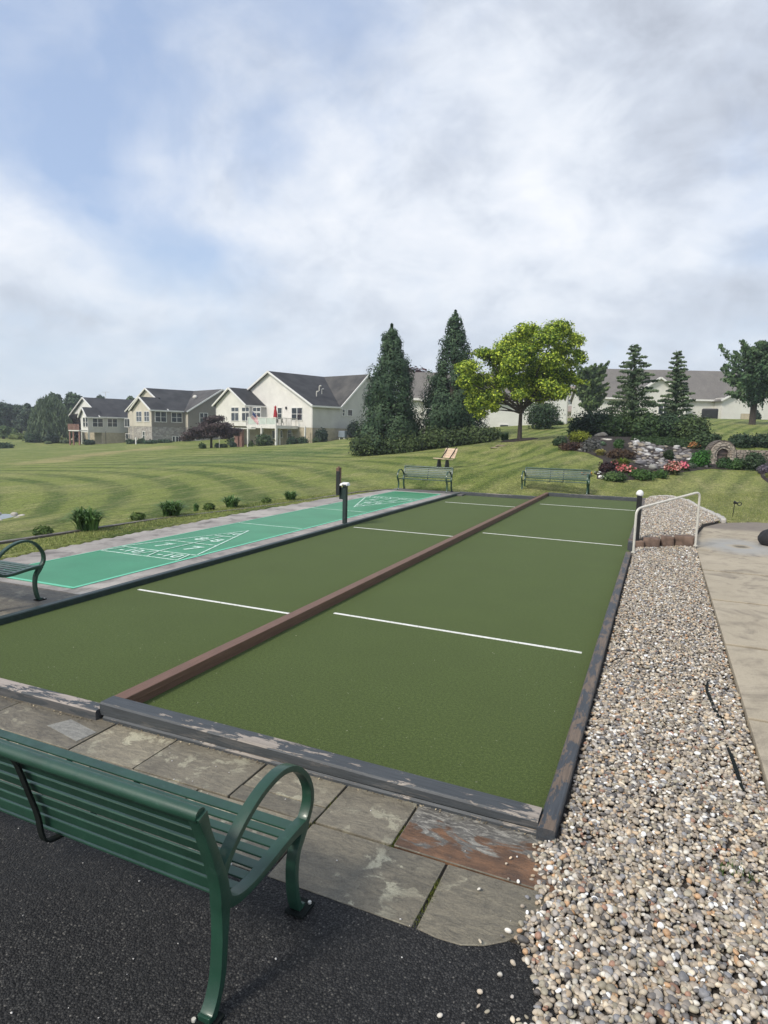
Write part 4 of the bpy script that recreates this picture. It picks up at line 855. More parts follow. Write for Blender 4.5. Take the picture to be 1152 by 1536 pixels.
def branch_tree(name, label, p, h, w, c1, c2, n, size, cat, seed=0, up=.15, droop=.15, nb=90, base=.08, r0=.1, power=.8, sleeve=.09, group=None, mat='needle', prof=None, lean=0.0):
    """trunk with many separate boughs, each a sleeve of foliage that thins to its tip"""
    r = np.random.default_rng(seed); t = thing(name, label, cat, tuple(p), 0, group); mb = MB()
    mb.tube([(0, 0, -.3), (0, 0, h*.4), (lean*.5, 0, h*.8), (lean, 0, h*.985)], [r0*1.3, r0, r0*.45, r0*.08], 8); PP = []; NN = []; TT = []
    for i in range(nb):
        f = (i+r.random())/nb; z0 = h*(base+(1-base)*f*.96); a = i*2.39996+r.normal(0, .3); L = w/2*((prof(f) if prof else (1-f)**power))*r.uniform(.65, 1.12)+.03*h
        d = np.array([math.cos(a), math.sin(a), 0]); x0 = np.array([lean*max(0, f-.4), 0, z0]); tip = x0+d*L+np.array([0, 0, L*up*r.uniform(.5, 1.5)]); mid = x0+d*L*.55+np.array([0, 0, L*(up*.55+droop)])
        if i % 3 == 0: mb.tube([x0, mid, tip], [r0*.32*(1-f*.7), r0*.2*(1-f*.7), r0*.05], 5)
        m = int(n*L/(w*.5)/nb*1.9)+6; s = r.random(m)**.75; q = (1-s)[:, None]**2*x0+2*(s*(1-s))[:, None]*mid+(s**2)[:, None]*tip; sw = w*sleeve*(1.15-.75*s)*(.55+.6*(1-f))
        o = r.normal(size=(m, 3))*np.array([1, 1, .5]); q = q+o*sw[:, None]*.6; PP.append(q); nn_ = o.copy(); nn_[:, 2] += .5; NN.append(nn_); TT.append(np.clip(r.normal(.45, .2)+.25*o[:, 2]+.25*(s-.5)+r.normal(0, .15, m), 0, 1))
    P = np.vstack(PP); mb.build('trunk', M['bark'], t); k = P[:, 2] > .05
    leafmesh('crown', P[k], np.vstack(NN)[k], size*r.uniform(.6, 1.4, k.sum()), mixcol(k.sum(), c1, c2, np.concatenate(TT)[k]), M[mat], t, aspect=.5); return t
def rblobs(w, h0, h1, nb, rr_=(.16, .28), seed=0, flat=.8, cone=0.0, dx=0):
    rs = random.Random(seed); o = []
    for i in range(nb):
        a = rs.uniform(0, 6.283); z = rs.uniform(0, 1); env = math.sqrt(max(0, 1-(2*z-1)**2*.8))*(1-cone*z); q = math.sqrt(rs.random())*env*.5*w*.82
        r = rs.uniform(*rr_)*w*(1-.3*z*cone); o.append((math.cos(a)*q+dx*z, math.sin(a)*q, h0+(h1-h0)*(.12+.78*z), r, r, r*flat))
    return o

# ------------------------------------------------------------------ evergreens and feature trees
DG1, DG2 = (.018, .046, .024), (.066, .112, .050)
p = GD(583, 48); conifer('arborvitae', 'tall dark conical evergreen with bushy skirt, left one of the two', p, pxm(p, 184), pxm(p, 90), DG1, DG2, 46000, .10, seed=3, group='two tall conical evergreens', power=.56, ragged=.24)
p = GD(676, 49); conifer('arborvitae', 'tallest dark conical evergreen, behind the yellow green tree', p, pxm(p, 191), pxm(p, 88), DG1, DG2, 46000, .10, seed=5, group='two tall conical evergreens', power=.58, ragged=.24)
for (u, D, wd_, hh, lab) in [(556, 46.5, 56, 36, 'low spreading yew at the left foot of the tall evergreens'), (606, 46.5, 60, 34, 'low dark yew between the two tall evergreens'), (655, 46.5, 60, 34, 'low dark yew below the tallest evergreen'), (705, 47, 62, 30, 'low dark yew at the right foot of the tallest evergreen'), (728, 48.5, 36, 22, 'small end yew of the hedge near the white house wall')]:
    p = GD(u, D); shrub('yew_shrub', lab, 'shrub', p, pxm(p, wd_), pxm(p, hh), (.026, .050, .018), (.080, .115, .036), 5200, .10, nb=12, mat='needle')
# honey locust with yellow-green new growth
p = GD(779, 40); u_ = pxm(p, 1); rs = random.Random(4); BL = []
RX, RY = R0, FH
def lb(du, dv, rw, rh, dd): du = du*(.86 if du > 0 else 1.0); q = RX*(du*u_)+RY*dd; return (q[0], q[1], dv*u_, rw*u_, rw*u_, rh*u_)
for (du, dv, rw, rh) in [(-80, 105, 18, 10), (-64, 88, 17, 13), (-85, 80, 12, 10), (-52, 62, 15, 12), (-72, 55, 14, 11), (-40, 120, 20, 13), (-20, 140, 22, 13), (0, 158, 20, 10), (-25, 105, 20, 14), (-58, 128, 15, 8), (-5, 120, 24, 15), (20, 140, 22, 14), (45, 155, 20, 11), (68, 158, 15, 9), (80, 140, 15, 10), (60, 128, 20, 13), (85, 118, 12, 8), (75, 100, 20, 12), (50, 100, 20, 14), (28, 112, 20, 14), (86, 88, 10, 8), (62, 78, 18, 10), (38, 80, 18, 12), (12, 92, 20, 12), (-12, 78, 16, 11), (-32, 85, 18, 12), (-38, 60, 12, 10), (-60, 42, 10, 8), (15, 160, 14, 8), (-70, 70, 10, 14), (30, 62, 12, 7), (90, 128, 9, 6), (58, 168, 12, 6), (88, 152, 9, 7), (-20, 66, 13, 8), (8, 72, 15, 8), (48, 66, 14, 8), (-48, 50, 12, 9), (70, 70, 12, 8), (25, 78, 15, 8), (-66, 50, 9, 9)]:
    for dd in (rs.uniform(-2.6, -.3), rs.uniform(.2, 2.6)):
        BL.append(lb(du+rs.uniform(-5, 5), dv+rs.uniform(-4, 4), rw*.82, rh*.95, dd*math.sqrt(max(.15, 1-(du/100)**2))))
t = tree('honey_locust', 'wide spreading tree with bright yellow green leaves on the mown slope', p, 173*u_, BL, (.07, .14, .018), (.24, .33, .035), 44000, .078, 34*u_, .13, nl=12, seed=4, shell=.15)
PP = []; rr3 = np.random.default_rng(12)
for i in range(150):
    b_ = BL[rr3.integers(len(BL))]; d = rr3.normal(size=3); d /= np.linalg.norm(d); d[2] = abs(d[2])*.6-.15; st = np.array(b_[:3])+d*np.array(b_[3:6])*.8; L = rr3.uniform(.25, .75); m = 34; s_ = rr3.random(m)[:, None]
    PP.append(st+d*L*s_+np.array([0, 0, -.35*L])*s_**2+rr3.normal(0, .06, (m, 3)))
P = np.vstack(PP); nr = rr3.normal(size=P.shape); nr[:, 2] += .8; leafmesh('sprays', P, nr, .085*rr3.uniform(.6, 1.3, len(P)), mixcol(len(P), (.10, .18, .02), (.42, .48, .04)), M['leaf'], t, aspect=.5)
# brighter outer sprays
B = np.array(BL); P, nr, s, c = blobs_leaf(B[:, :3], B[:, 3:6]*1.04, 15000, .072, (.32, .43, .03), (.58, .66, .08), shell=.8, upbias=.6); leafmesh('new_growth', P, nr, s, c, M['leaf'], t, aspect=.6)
c0 = GD(779, 40); V = []; ring_ = [(c0[0]+RX[0]*a*1.25+RY[0]*b_*1.1, c0[1]+RX[1]*a*1.25+RY[1]*b_*1.1) for a, b_ in [(math.cos(q), math.sin(q)) for q in np.linspace(0, 6.283, 16)[:-1]]]
drape('mulch_bed', ring_, M['mulch'], .05, 5, nb=40)
for du, D in ((-38, 37.5), (-27, 37.9)): 
    q = GD(779+du, D); rock('flat_stone', 'flat pale stone lying in the grass left of the yellow green tree', 'stone', (q[0], q[1], q[2]+.02), .35, .25, .06, .3, (.30, .25, .18), 'flat stones by the tree')
# japanese maple, weeping dark purple
p = GD(317, 72); u_ = pxm(p, 1); BL = []; rs = random.Random(8)
for (du, dv, rw, rh) in [(-36, 14, 9, 3), (-28, 20, 12, 4), (-18, 26, 12, 5), (-8, 34, 12, 5), (0, 42, 12, 5), (10, 44, 11, 4), (-4, 28, 13, 5), (8, 32, 14, 5), (20, 34, 12, 5), (26, 26, 11, 5), (14, 22, 12, 5), (32, 22, 9, 4), (2, 20, 12, 4), (-20, 17, 9, 4), (22, 18, 10, 4), (-12, 20, 10, 4), (38, 27, 7, 4)]:
    for dd in (rs.uniform(-1.2, 0), rs.uniform(0, 1.2)): BL.append((*(RX*du*u_+RY*dd)[:2], dv*u_, rw*u_, rw*u_, rh*u_))
tree('japanese_maple', 'low umbrella shaped dark purple tree on the lawn before the taupe house', p, 46*u_, BL, (.042, .028, .028), (.105, .075, .072), 13000, .10, 14*u_, .13, nl=10, seed=2, shell=.3)
for (u, D, wd_, hh, c1, c2, lab) in [(303, 70.5, 11, 9, (.03, .07, .02), (.07, .12, .04), 'small round green shrub left of the purple tree trunk'), (327, 71.5, 12, 7, (.04, .08, .05), (.08, .13, .08), 'blue green low plant right of the purple tree trunk'), (337, 71, 9, 6, (.03, .06, .03), (.07, .11, .05), 'smallest plant in the bed of the purple tree')]:
    q = GD(u, D); shrub('bed_shrub', lab, 'shrub', q, pxm(q, wd_), pxm(q, hh), c1, c2, 700, .10)
q = GD(329, 70.5); mb = MB(); mb.tube([(0, 0, 0), (0, 0, 1.1)], .03, 6); mb.tube([(-.10, 0, 1.1), (.0, 0, 1.3), (.1, 0, 1.1)], .04, 6); o = mb.build('bird_stake', M['tube']); o.location = tuple(q); tag(o, 'thin pale garden stake beside the purple tree', 'garden stake')
# slim conifers before the cream house
for (u, D, wd_, hh, lab, sd_) in [(947, 42, 86, 139, 'taller wispy conifer with gaps, before the long cream house', 21), (1010, 43, 60, 130, 'shorter wispy conifer right of its taller neighbour', 22)]:
    p = GD(u, D); branch_tree('wispy_conifer', lab, p, pxm(p, hh), pxm(p, wd_), (.040, .078, .036), (.125, .175, .085), 8500, .08, 'conifer', sd_, .12, .10, 66, .12, .10, .7, .07, 'wispy conifers before the cream house', lean=-.25)
for (u, D, wd_, hh, c1, c2, lab) in [(886, 43, 66, 44, (.014, .034, .018), (.040, .072, .034), 'dark dense shrub left of the wispy conifers'), (925, 42, 60, 40, (.026, .056, .020), (.075, .125, .040), 'wide green juniper below the taller wispy conifer'), (962, 41, 58, 42, (.024, .054, .020), (.078, .128, .042), 'green juniper between the two wispy conifers'), (1000, 41.5, 56, 42, (.018, .042, .022), (.052, .092, .042), 'darker juniper below the shorter wispy conifer'), (1036, 40, 50, 42, (.030, .058, .020), (.080, .120, .040), 'lighter leafy shrub at the right end of the juniper bank'), (1050, 36, 34, 26, (.022, .050, .018), (.060, .095, .034), 'small leafy shrub below the lawn edge near the stone arch')]:
    p = GD(u, D); shrub('juniper', lab, 'shrub', p, pxm(p, wd_), pxm(p, hh), c1, c2, 5200, .085, nb=14, mat='needle')
# maple at the right
p = GD(1128, 57); branch_tree('maple_tree', 'dark green maple with upright shoots at the right edge before the cream wall', p, pxm(p, 122), pxm(p, 104), (.034, .078, .034), (.115, .185, .070), 15000, .14, 'tree', 31, .75, .05, 70, .22, .22, .8, .085, None, 'leaf', prof=lambda f: (.75+.35*math.sin(min(1, f*1.6)*3.14))*(1-f**2.2), lean=.6)
# trees behind
p = GD(884, 74); branch_tree('background_tree', 'mid green tree between the white house and the cream house', p, pxm(p, 80), pxm(p, 50), (.045, .090, .030), (.13, .19, .06), 11000, .15, 'tree', 9, .7, .05, 70, .15, .16, .7, .11, None, 'leaf', prof=lambda f: .6+.4*math.sin(f*3.14) if f < .8 else .7*(1-f)/.2)
p = GD(628, 82); tree('background_tree', 'dark red tree top showing above the grey roof between the evergreens', p, pxm(p, 88), rblobs(6, 3, pxm(p, 87), 14, seed=3), (.035, .012, .014), (.075, .03, .03), 5000, .2, 2, .2)
for (u, D, wd_, hh, lab) in [(814, 55, 58, 44, 'rounded green bush right of the yellow green tree trunk'), (866, 46, 24, 20, 'small dark bush at the left end of the juniper bank')]:
    p = GD(u, D); shrub('round_bush', lab, 'shrub', p, pxm(p, wd_), pxm(p, hh), (.018, .044, .018), (.050, .088, .032), 4200, .10, nb=12)
q = GD(757, 44); grassclump('leafy_plant', 'leafy green plant left of the yellow green tree trunk near the house wall', q, pxm(q, 24), pxm(q, 14), (.05, .10, .03), (.10, .18, .06), 120, .03)

# distant woods on the left
rs = random.Random(77)
WG1, WG2 = (.034, .066, .038), (.095, .145, .070)
def far_tree(label, u, D, base_v, top_v, wpx, c1, c2, seed, n=5000, size=.38, name='distant_tree', group=None, cone=.2):
    p = GD(u, D); u_ = pxm(p, 1); zt = (DP(u, top_v, D)-p)[2]; w = wpx*u_
    return tree(name, label, p, zt, rblobs(w, zt*.12, zt*1.0, 26, (.15, .25), seed, .85, cone), c1, c2, n, size, zt*.2, .3, nl=6, seed=seed)
far_tree('tall round tree behind the willow, left of its neighbour', 84, 150, 660, 586, 26, WG1, WG2, 1)
far_tree('tall broad tree rising behind the willow beside the white sunroom', 112, 150, 660, 588, 36, WG1, WG2, 2)
far_tree('tree tip showing over the dark roof left of the antenna', 152, 165, 660, 592, 22, WG1, WG2, 3, 3000)
far_tree('tree tip showing beside the taupe gable left of its peak', 197, 160, 660, 592, 20, WG1, WG2, 4, 3000)
far_tree('reddish brown small tree beside the leftmost house', 113, 131, 664, 622, 28, (.040, .032, .022), (.085, .058, .038), 5, 4000, .28)
for i, (u, D, tv, w, lab) in enumerate([(-30, 165, 600, 46, 'dark wood edge tree just outside the left picture edge'), (2, 165, 603, 30, 'dark wood tree at the left picture edge'), (18, 168, 606, 24, 'second dark wood tree from the left edge'), (32, 166, 607, 22, 'dark wood tree left of the small peak in the tree line'), (44, 164, 604, 20, 'small peaked dark tree in the far tree line'), (58, 166, 609, 24, 'low dark tree touching the willow from behind')]):
    far_tree(lab, u, D, 660, tv, w*1.25, (.028, .058, .038), (.080, .122, .068), 40+i, 5000, .36)
for i, (u, D, tv, w, lab) in enumerate([(5, 138, 640, 24, 'light green small tree at the foot of the far wood, left edge'), (20, 139, 645, 18, 'pale green bush tree right of the light one at the wood edge')]):
    far_tree(lab, u, D, 660, tv, w, (.07, .125, .04), (.15, .21, .08), 60+i, 2500, .25, 'small_tree')
for i, (u, D, wd_, hh, c1, c2, lab) in enumerate([(27, 136, 22, 9, (.10, .15, .03), (.20, .24, .06), 'yellow green bush in front of the far wood'), (52, 124, 24, 14, (.018, .045, .022), (.045, .085, .04), 'round dark shrub at the left foot of the willow'), (78, 124, 22, 14, (.014, .034, .020), (.035, .065, .036), 'round dark shrub under the middle of the willow'), (72, 121, 8, 4, (.08, .12, .05), (.15, .19, .08), 'tiny pale shrub before the willow'), (98, 124, 18, 6, (.06, .09, .04), (.12, .15, .07), 'low pale shrub left of the first house'), (4, 100, 26, 8, (.020, .050, .022), (.050, .090, .04), 'low dark shrub in the lawn at the left edge')]):
    p = GD(u, D); shrub('far_shrub', lab, 'shrub', p, pxm(p, wd_), pxm(p, hh), c1, c2, 1500, .22)
# weeping willow
p = GD(76, 128); u_ = pxm(p, 1); t = thing('weeping_willow', 'large weeping willow with hanging curtains of leaves by the far wood', 'willow', tuple(p)); mb = MB(); limbs(mb, (0, 0, -.3), (0, 0, 50*u_), .5, 8, 16*u_, 5); mb.build('trunk', M['bark'], t)
PP = []; CCc = []
for i in range(520):
    a = rs.uniform(0, 6.283); q = math.sqrt(rs.random()); x0 = math.cos(a)*q*34*u_; y0 = math.sin(a)*q*24*u_
    top = (64*math.sqrt(max(0.05, 1-q*q*.92))+rs.uniform(-5, 3))*u_*(1.02 if x0*RX[0] > -8 else .92); bot = rs.uniform(2, 26)*u_ if q > .6 else rs.uniform(16, 40)*u_
    if top < bot: continue
    m = int((top-bot)/.35)+2; zz = np.linspace(bot, top, m); bow = (top-zz)/(top)*1.2; rad_ = np.hypot(x0, y0)+1e-6
    PP.append(np.stack([x0+x0/rad_*bow*.9+rng.normal(0, .14, m), y0+y0/rad_*bow*.9+rng.normal(0, .14, m), zz], 1)); tcol = np.clip(rs.gauss(.5, .28), 0, 1); CCc.append(mixcol(m, (.060, .100, .054), (.155, .205, .108), np.full(m, tcol), .12))
P = np.vstack(PP); C_ = np.vstack(CCc); P = np.repeat(P, 2, 0)+rng.normal(0, .12, (len(P)*2, 3)); C_ = np.repeat(C_, 2, 0)
n_l = len(P); a = rng.uniform(0, 6.283, n_l); sd2 = np.stack([np.cos(a), np.sin(a), np.zeros(n_l)], 1)*.11; up_ = np.stack([rng.normal(0, .08, n_l), rng.normal(0, .08, n_l), np.full(n_l, .42)], 1)
V = np.stack([P-sd2, P-up_, P+sd2, P+up_], 1).reshape(-1, 3); arrmesh('crown', V, np.arange(4*n_l).reshape(-1, 4), M['leaf'], np.repeat(C_, 4, 0), t)
# far wood mass
cen = []; radl = []
for i in range(120):
    u = rs.uniform(-150, 210); D = rs.uniform(175, 215); q = GD(u, D); hh = (7.5+rs.uniform(-1, 2)) if u < 75 else 8.0
    cen.append((q[0], q[1], q[2]+rs.uniform(.2, .75)*hh)); radl.append(rs.uniform(1.8, 2.8))
P, nr, s, c = blobs_leaf(cen, radl, 26000, .45, (.016, .036, .028), (.040, .068, .046), shell=.5); o = leafmesh('woodland', P, nr, s, c, M['leaf']); tag(o, 'dark far wood closing the view behind the willow', 'woodland', kind='stuff')

# ------------------------------------------------------------------ houses
class House:
    def __init__(s, name, label, u, D, ang_lat, zb):
        p = GD(u, D); s.O = np.array([p[0], p[1], 0.0]); l = math.hypot(*ang_lat); bl, bd = ang_lat[0]/l, ang_lat[1]/l
        s.B = R0*bl+FH*bd; s.A = -(R0*bd-FH*bl); s.zb = zb
        s.t = thing(name, label, 'house', (p[0], p[1], zb)); s.o = np.array([p[0], p[1], zb])
    def P(s, a, b, z): return s.O+s.A*a+s.B*b+np.array([0, 0, z])
    def mb(s): return MB(origin=s.o)
    def pix(s, u, v, plane, off):
        """traced pixel -> (along, z) on the wall plane"""
        d = ray(u, v); nrm = s.B if plane == 'f' else s.A; along = s.A if plane == 'f' else s.B
        pt = s.O+nrm*off; tt = ((pt-CP)@nrm)/(d@nrm); q = CP+d*tt; return float((q-s.O)@along), float(q[2])
    def wall(s, plane, off, pts, mat, name='wall', th=.2, parent=None):
        f = (lambda k, z, o: s.P(k, o, z)) if plane == 'f' else (lambda k, z, o: s.P(o, k, z)); mb = s.mb()
        nr = (s.B if plane == 'f' else s.A); mb.prism([f(k, z, off) for k, z in pts], nr*th); return mb.build(name, mat, parent or s.t)
    def roof(s, pts, mat, name='roof', th=.14, parent=None): mb = s.mb(); mb.prism([s.P(*p) for p in pts], (0, 0, -th)); return mb.build(name, mat, parent or s.t)
    def trim(s, segs, w=.16, h=.22, name='trim', mat=None):
        mb = s.mb()
        for a, b in segs: mb.bar(s.P(*a), s.P(*b), w, h)
        return mb.build(name, mat or M['trim'], s.t)
    def window(s, plane, off, k0, k1, z0, z1, nx=2, nz=2, fw=.09, side=-1):
        if k0 > k1: k0, k1 = k1, k0
        if z0 > z1: z0, z1 = z1, z0
        f = (lambda k, z, o: s.P(k, o, z)) if plane == 'f' else (lambda k, z, o: s.P(o, k, z)); mb = s.mb(); e = side*.06
        nr = (s.B if plane == 'f' else s.A)*side
        def br(a, b, c, d, th): 
            mb.prism([f(a, c, off), f(b, c, off), f(b, d, off), f(a, d, off)], nr*th)
        br(k0-fw, k1+fw, z1, z1+fw, .07); br(k0-fw*1.2, k1+fw*1.2, z0-fw, z0, .09); br(k0-fw, k0, z0, z1, .068); br(k1, k1+fw, z0, z1, .068)
        for i in range(1, nx): m = k0+(k1-k0)*i/nx; w_ = fw*.55; br(m-w_, m+w_, z0, z1, .055)
        for i in range(1, nz): m = z0+(z1-z0)*i/nz; w_ = fw*.3; br(k0, k1, m-w_, m+w_, .045)
        fr = mb.build('window', M['trim'], s.t); mb = s.mb(); mb.prism([f(k0, z0, off), f(k1, z0, off), f(k1, z1, off), f(k0, z1, off)], nr*.025); mb.build('pane', M['glass'], fr)
    def winpx(s, plane, off, u0, v0, u1, v1, **kw):
        vm = (v0+v1)/2; um = (u0+u1)/2; k0, _ = s.pix(u0, vm, plane, off); k1, _ = s.pix(u1, vm, plane, off); _, z1 = s.pix(um, v0, plane, off); _, z0 = s.pix(um, v1, plane, off); s.window(plane, off, k0, k1, z0, z1, **kw)
M['sid_white'] = mat_siding('white_siding', (.80, .79, .75)); M['sid_cream'] = mat_siding('cream_siding', (.77, .75, .70)); M['sid_grey_shade'] = mat_siding('grey_and_shaded_siding', (.56, .55, .52)); M['sid_taupe'] = mat_siding('taupe_siding', (.25, .225, .20))
M['sid_tan'] = mat_siding('tan_siding', (.60, .55, .46)); M['found'] = simple('parged_foundation', (.40, .35, .25), .85, .18, 2.0, .5, 6, bd=.02); M['roofd'] = mat_shingle('charcoal_shingles', (.012, .0125, .015), (.040, .040, .042)); M['roofg'] = mat_shingle('brown_grey_shingles', (.135, .125, .115), (.170, .158, .142))
M['stone'] = mat_stonewall('ledgestone', [(.42, .40, .36), (.30, .27, .24), (.50, .47, .42), (.22, .20, .19), (.36, .33, .28)]); M['brick'] = simple('brown_brick', (.25, .14, .11), .9, .3, 6)
OH = .4
def template(H, ze, zr, Wm, b0, bw, bE, a1, sid, side_sid, bump, zs, found, wing_sid=None):
    """main gable facing the front (plane b=b0, width Wm, ridge a=Wm/2) and a cross wing whose gable faces the side at a=a1"""
    hr = Wm/2; bm_ = (bw+bE)/2; zb = H.zb-.8; wing_sid = wing_sid or side_sid; k = (zr-ze)/hr
    H.wall('f', b0, [(0.2, zs), (Wm-.2, zs), (Wm-.2, ze), (hr, zr-.05), (0.2, ze)], sid)
    H.wall('f', b0+.03, [(0.2, zb), (Wm-.2, zb), (Wm-.2, zs), (0.2, zs)], found, 'foundation')
    H.wall('s', 0.0, [(b0, zs), (bw, zs), (bw, ze), (b0, ze)], side_sid); H.wall('s', .03, [(b0, zb), (bw, zb), (bw, zs), (b0, zs)], found, 'foundation')
    H.wall('s', a1, [(bw, zs), (bE, zs), (bE, ze), (bm_, zr-.05), (bw, ze)], wing_sid); H.wall('s', a1+.03, [(bw, zb), (bE, zb), (bE, zs), (bw, zs)], found, 'foundation')
    if a1 < -.1: H.wall('f', bw, [(a1+.2, zs), (0, zs), (0, ze), (a1+.2, ze)], sid); H.wall('f', bw+.03, [(a1+.2, zb), (0, zb), (0, zs), (a1+.2, zs)], found, 'foundation')
    H.wall('s', Wm, [(b0, zb), (bE, zb), (bE, ze), (b0, ze)], sid, th=-.2); H.wall('f', bE, [(a1+.2, zb), (Wm, zb), (Wm, ze), (a1+.2, ze)], side_sid, th=-.2)
    e = -OH*k
    rf = H.roof([(-OH, b0-OH, ze+e), (-OH, bw-OH*.2, ze+e), (hr, bm_, zr), (hr, b0-OH, zr)], M['roofd'])
    H.roof([(Wm+OH, b0-OH, ze+e), (hr, b0-OH, zr), (hr, bm_, zr), (Wm+OH, bE, ze+e)], M['roofd'])
    k2 = (zr-ze)/(bm_-bw); e2 = -OH*k2
    H.roof([(a1-OH, bw-OH, ze+e2), (a1-OH, bm_, zr), (hr, bm_, zr), (0-OH*0, bw-OH, ze+e2)] if a1 < -.1 else [(a1-OH, bw-OH, ze+e2), (a1-OH, bm_, zr), (hr, bm_, zr), (0, bw-OH*.6, ze)], H.rw)
    H.roof([(a1-OH, bE+OH, ze+e2), (Wm, bE+OH, ze+e2), (hr, bm_, zr), (a1-OH, bm_, zr)], H.rw)
    H.trim([((-OH, b0-OH, ze+e-.08), (hr, b0-OH, zr-.10)), ((hr, b0-OH, zr-.10), (Wm+OH, b0-OH, ze+e-.08)), ((-OH, b0-OH, ze+e-.10), (-OH, bw, ze+e-.10)), ((a1-OH, bw-OH, ze+e2-.08), (a1-OH, bm_, zr-.10)), ((a1-OH, bm_, zr-.10), (a1-OH, bE+OH, ze+e2-.08))])
    H.trim([((.05, b0-.04, ze), (.05, b0-.04, zs)), ((a1-.03, bw+.05, ze), (a1-.03, bw+.05, zs))], .14, .14, 'downspout')
    for (x0, x1, y0, zr2, fs, open_) in bump:
        hb = (x0+x1)/2
        H.wall('f', y0, [(x0+.1, zs), (x1-.1, zs), (x1-.1, ze), (hb, zr2-.05), (x0+.1, ze)], fs); H.wall('s', x0, [(y0, zs), (b0, zs), (b0, ze), (y0, ze)], side_sid); H.wall('s', x1, [(y0, zs), (b0, zs), (b0, ze), (y0, ze)], fs, th=-.2)
        if not open_: H.wall('f', y0+.03, [(x0+.1, zb), (x1-.1, zb), (x1-.1, zs), (x0+.1, zs)], found, 'foundation'); H.wall('s', x0+.03, [(y0, zb), (b0, zb), (b0, zs), (y0, zs)], found, 'foundation')
        kb = (zr2-ze)/(hb-x0); eb = -.35*kb; bb = b0+.2+max(0, (zr2-ze)/k)*0
        H.roof([(x0-.35, y0-.4, ze+eb), (x0-.35, b0+.1, ze+eb), (hb, b0+.1, zr2), (hb, y0-.4, zr2)], M['roofd']); H.roof([(x1+.35, y0-.4, ze+eb), (hb, y0-.4, zr2), (hb, b0+.1, zr2), (x1+.35, b0+.1, ze+eb)], M['roofd'])
        H.trim([((x0-.35, y0-.42, ze+eb-.08), (hb, y0-.42, zr2-.10)), ((hb, y0-.42, zr2-.10), (x1+.35, y0-.42, ze+eb-.08)), ((x0-.36, y0-.4, ze+eb-.1), (x0-.36, b0, ze+eb-.1))])
# house with the deck
H = House('cream_house', 'cream sided house with raised white deck, umbrella and dark roof in the middle left', 468.5, 88, (.67, .74), .18); H.rw = M['roofd']
H.rw = mat_shingle('mossy_charcoal_shingles', (.035, .034, .034), (.085, .08, .072)); H3 = H
template(H, 5.62, 10.4, 18.8, 0.0, 5.2, 15.8, 0.0, M['sid_cream'], M['sid_grey_shade'], [(10.6, 18.4, -3.2, 8.0, M['sid_cream'], True)], 2.42, M['found'])  # grey side walls: shade on the cream siding put into the colour
H.winpx('f', 0, 438, 612, 453.5, 630); H.winpx('f', 0, 417, 612, 423, 629, nx=1)
for u0, u1 in ((347.5, 358), (363.5, 374), (380, 391)): 
    H.winpx('f', -3.2, u0, 611.5, u1, 617, nz=1, fw=.07); H.winpx('f', -3.2, u0, 619.5, u1, 631, nz=1, fw=.07)
H.winpx('s', 10.6, 397, 611.5, 402.5, 628, nx=1, nz=1, fw=.12)
H.winpx('s', 0, 521.5, 615, 528, 623.5, nx=1, nz=1); H.winpx('s', 0, 513.5, 614.5, 516.5, 623.5, nx=1)
H.winpx('f', .03, 419, 646, 424, 656, nx=1, nz=1); H.winpx('f', .03, 432, 645, 438, 656, nx=1)
H.winpx('f', .03, 409, 646, 413, 657, nx=1, nz=1)
mb = H.mb()
for b_, z_ in ((2.8, 7.4), (3.8, 7.8), (3.3, 8.2)): q = H.P(2.4, b_, z_-.6); mb.tube([q, q+np.array([0, 0, .7])], .07, 6); mb.tube([q+np.array([0, 0, .65]), q+np.array([.3, 0, .75])], .1, 6)
mb.build('roof_vent', M['tube'], H.t)
lamp = H.pix(430, 612, 'f', 0); q = H.P(lamp[0], -.12, lamp[1]); mb = H.mb(); mb.box(q[0]-.1, q[0]+.1, q[1]-.1, q[1]+.1, q[2]-.2, q[2]+.18); mb.build('wall_lamp', M['black'], H.t, bevel=.03)
# deck: a0 side near the right, in front of the main wall and sunroom
DZ = 2.55; aR, _ = H.pix(445, 634, 'f', -.3); aM, _ = H.pix(414, 637, 'f', -4.6); aL, _ = H.pix(372, 640, 'f', -5.2)
t = thing('raised_deck', 'raised white deck on posts with glass and metal railing, joined to the cream house', 'deck', tuple(H.P(aM, -4.6, H.zb))); dorg = np.array(t.location)
def dmb(): return MB(origin=dorg)
mb = dmb(); mb.prism([H.P(aR, -.05, DZ-.25), H.P(aM, -4.6, DZ-.25), H.P(aL, -5.2, DZ-.25), H.P(aL, -3.3, DZ-.25), H.P(10.5, -3.3, DZ-.25), H.P(10.5, -.05, DZ-.25)], (0, 0, .25)); mb.build('platform', M['deckw'], t)
mb = dmb(); mb.bar(H.P(aR, -.1, DZ-.15), H.P(aM, -4.66, DZ-.15), .06, .42); mb.bar(H.P(aM, -4.66, DZ-.15), H.P(aL, -5.26, DZ-.15), .06, .42); mb.build('fascia', M['deckw'], t)
for a_, b_ in ((aM, -4.55), ((aM+aL)/2, -4.9), (aL, -5.15)):
    q = H.P(a_, b_, 0); mb = dmb(); mb.bar((q[0], q[1], T1(q[0], q[1])-.2), (q[0], q[1], DZ), .26, .26, up=tuple(H.B)); mb.build('post', M['deckw'], t)
for a_, b_ in ((aM+2.2, -2.2), (aM-1.6, -.9)):
    q = H.P(a_, b_, 0); mb = dmb(); mb.bar((q[0], q[1], T1(q[0], q[1])-.2), (q[0], q[1], DZ), .18, .18, up=tuple(H.B)); mb.build('post', M['deckw'], t)
mb = dmb(); 
for k in range(4): a_ = aM+(aL-aM)*k/3; b_ = -4.62-.6*k/3; mb.bar(H.P(a_, b_, DZ), H.P(a_, b_, DZ+1.1), .1, .1, up=tuple(H.B))
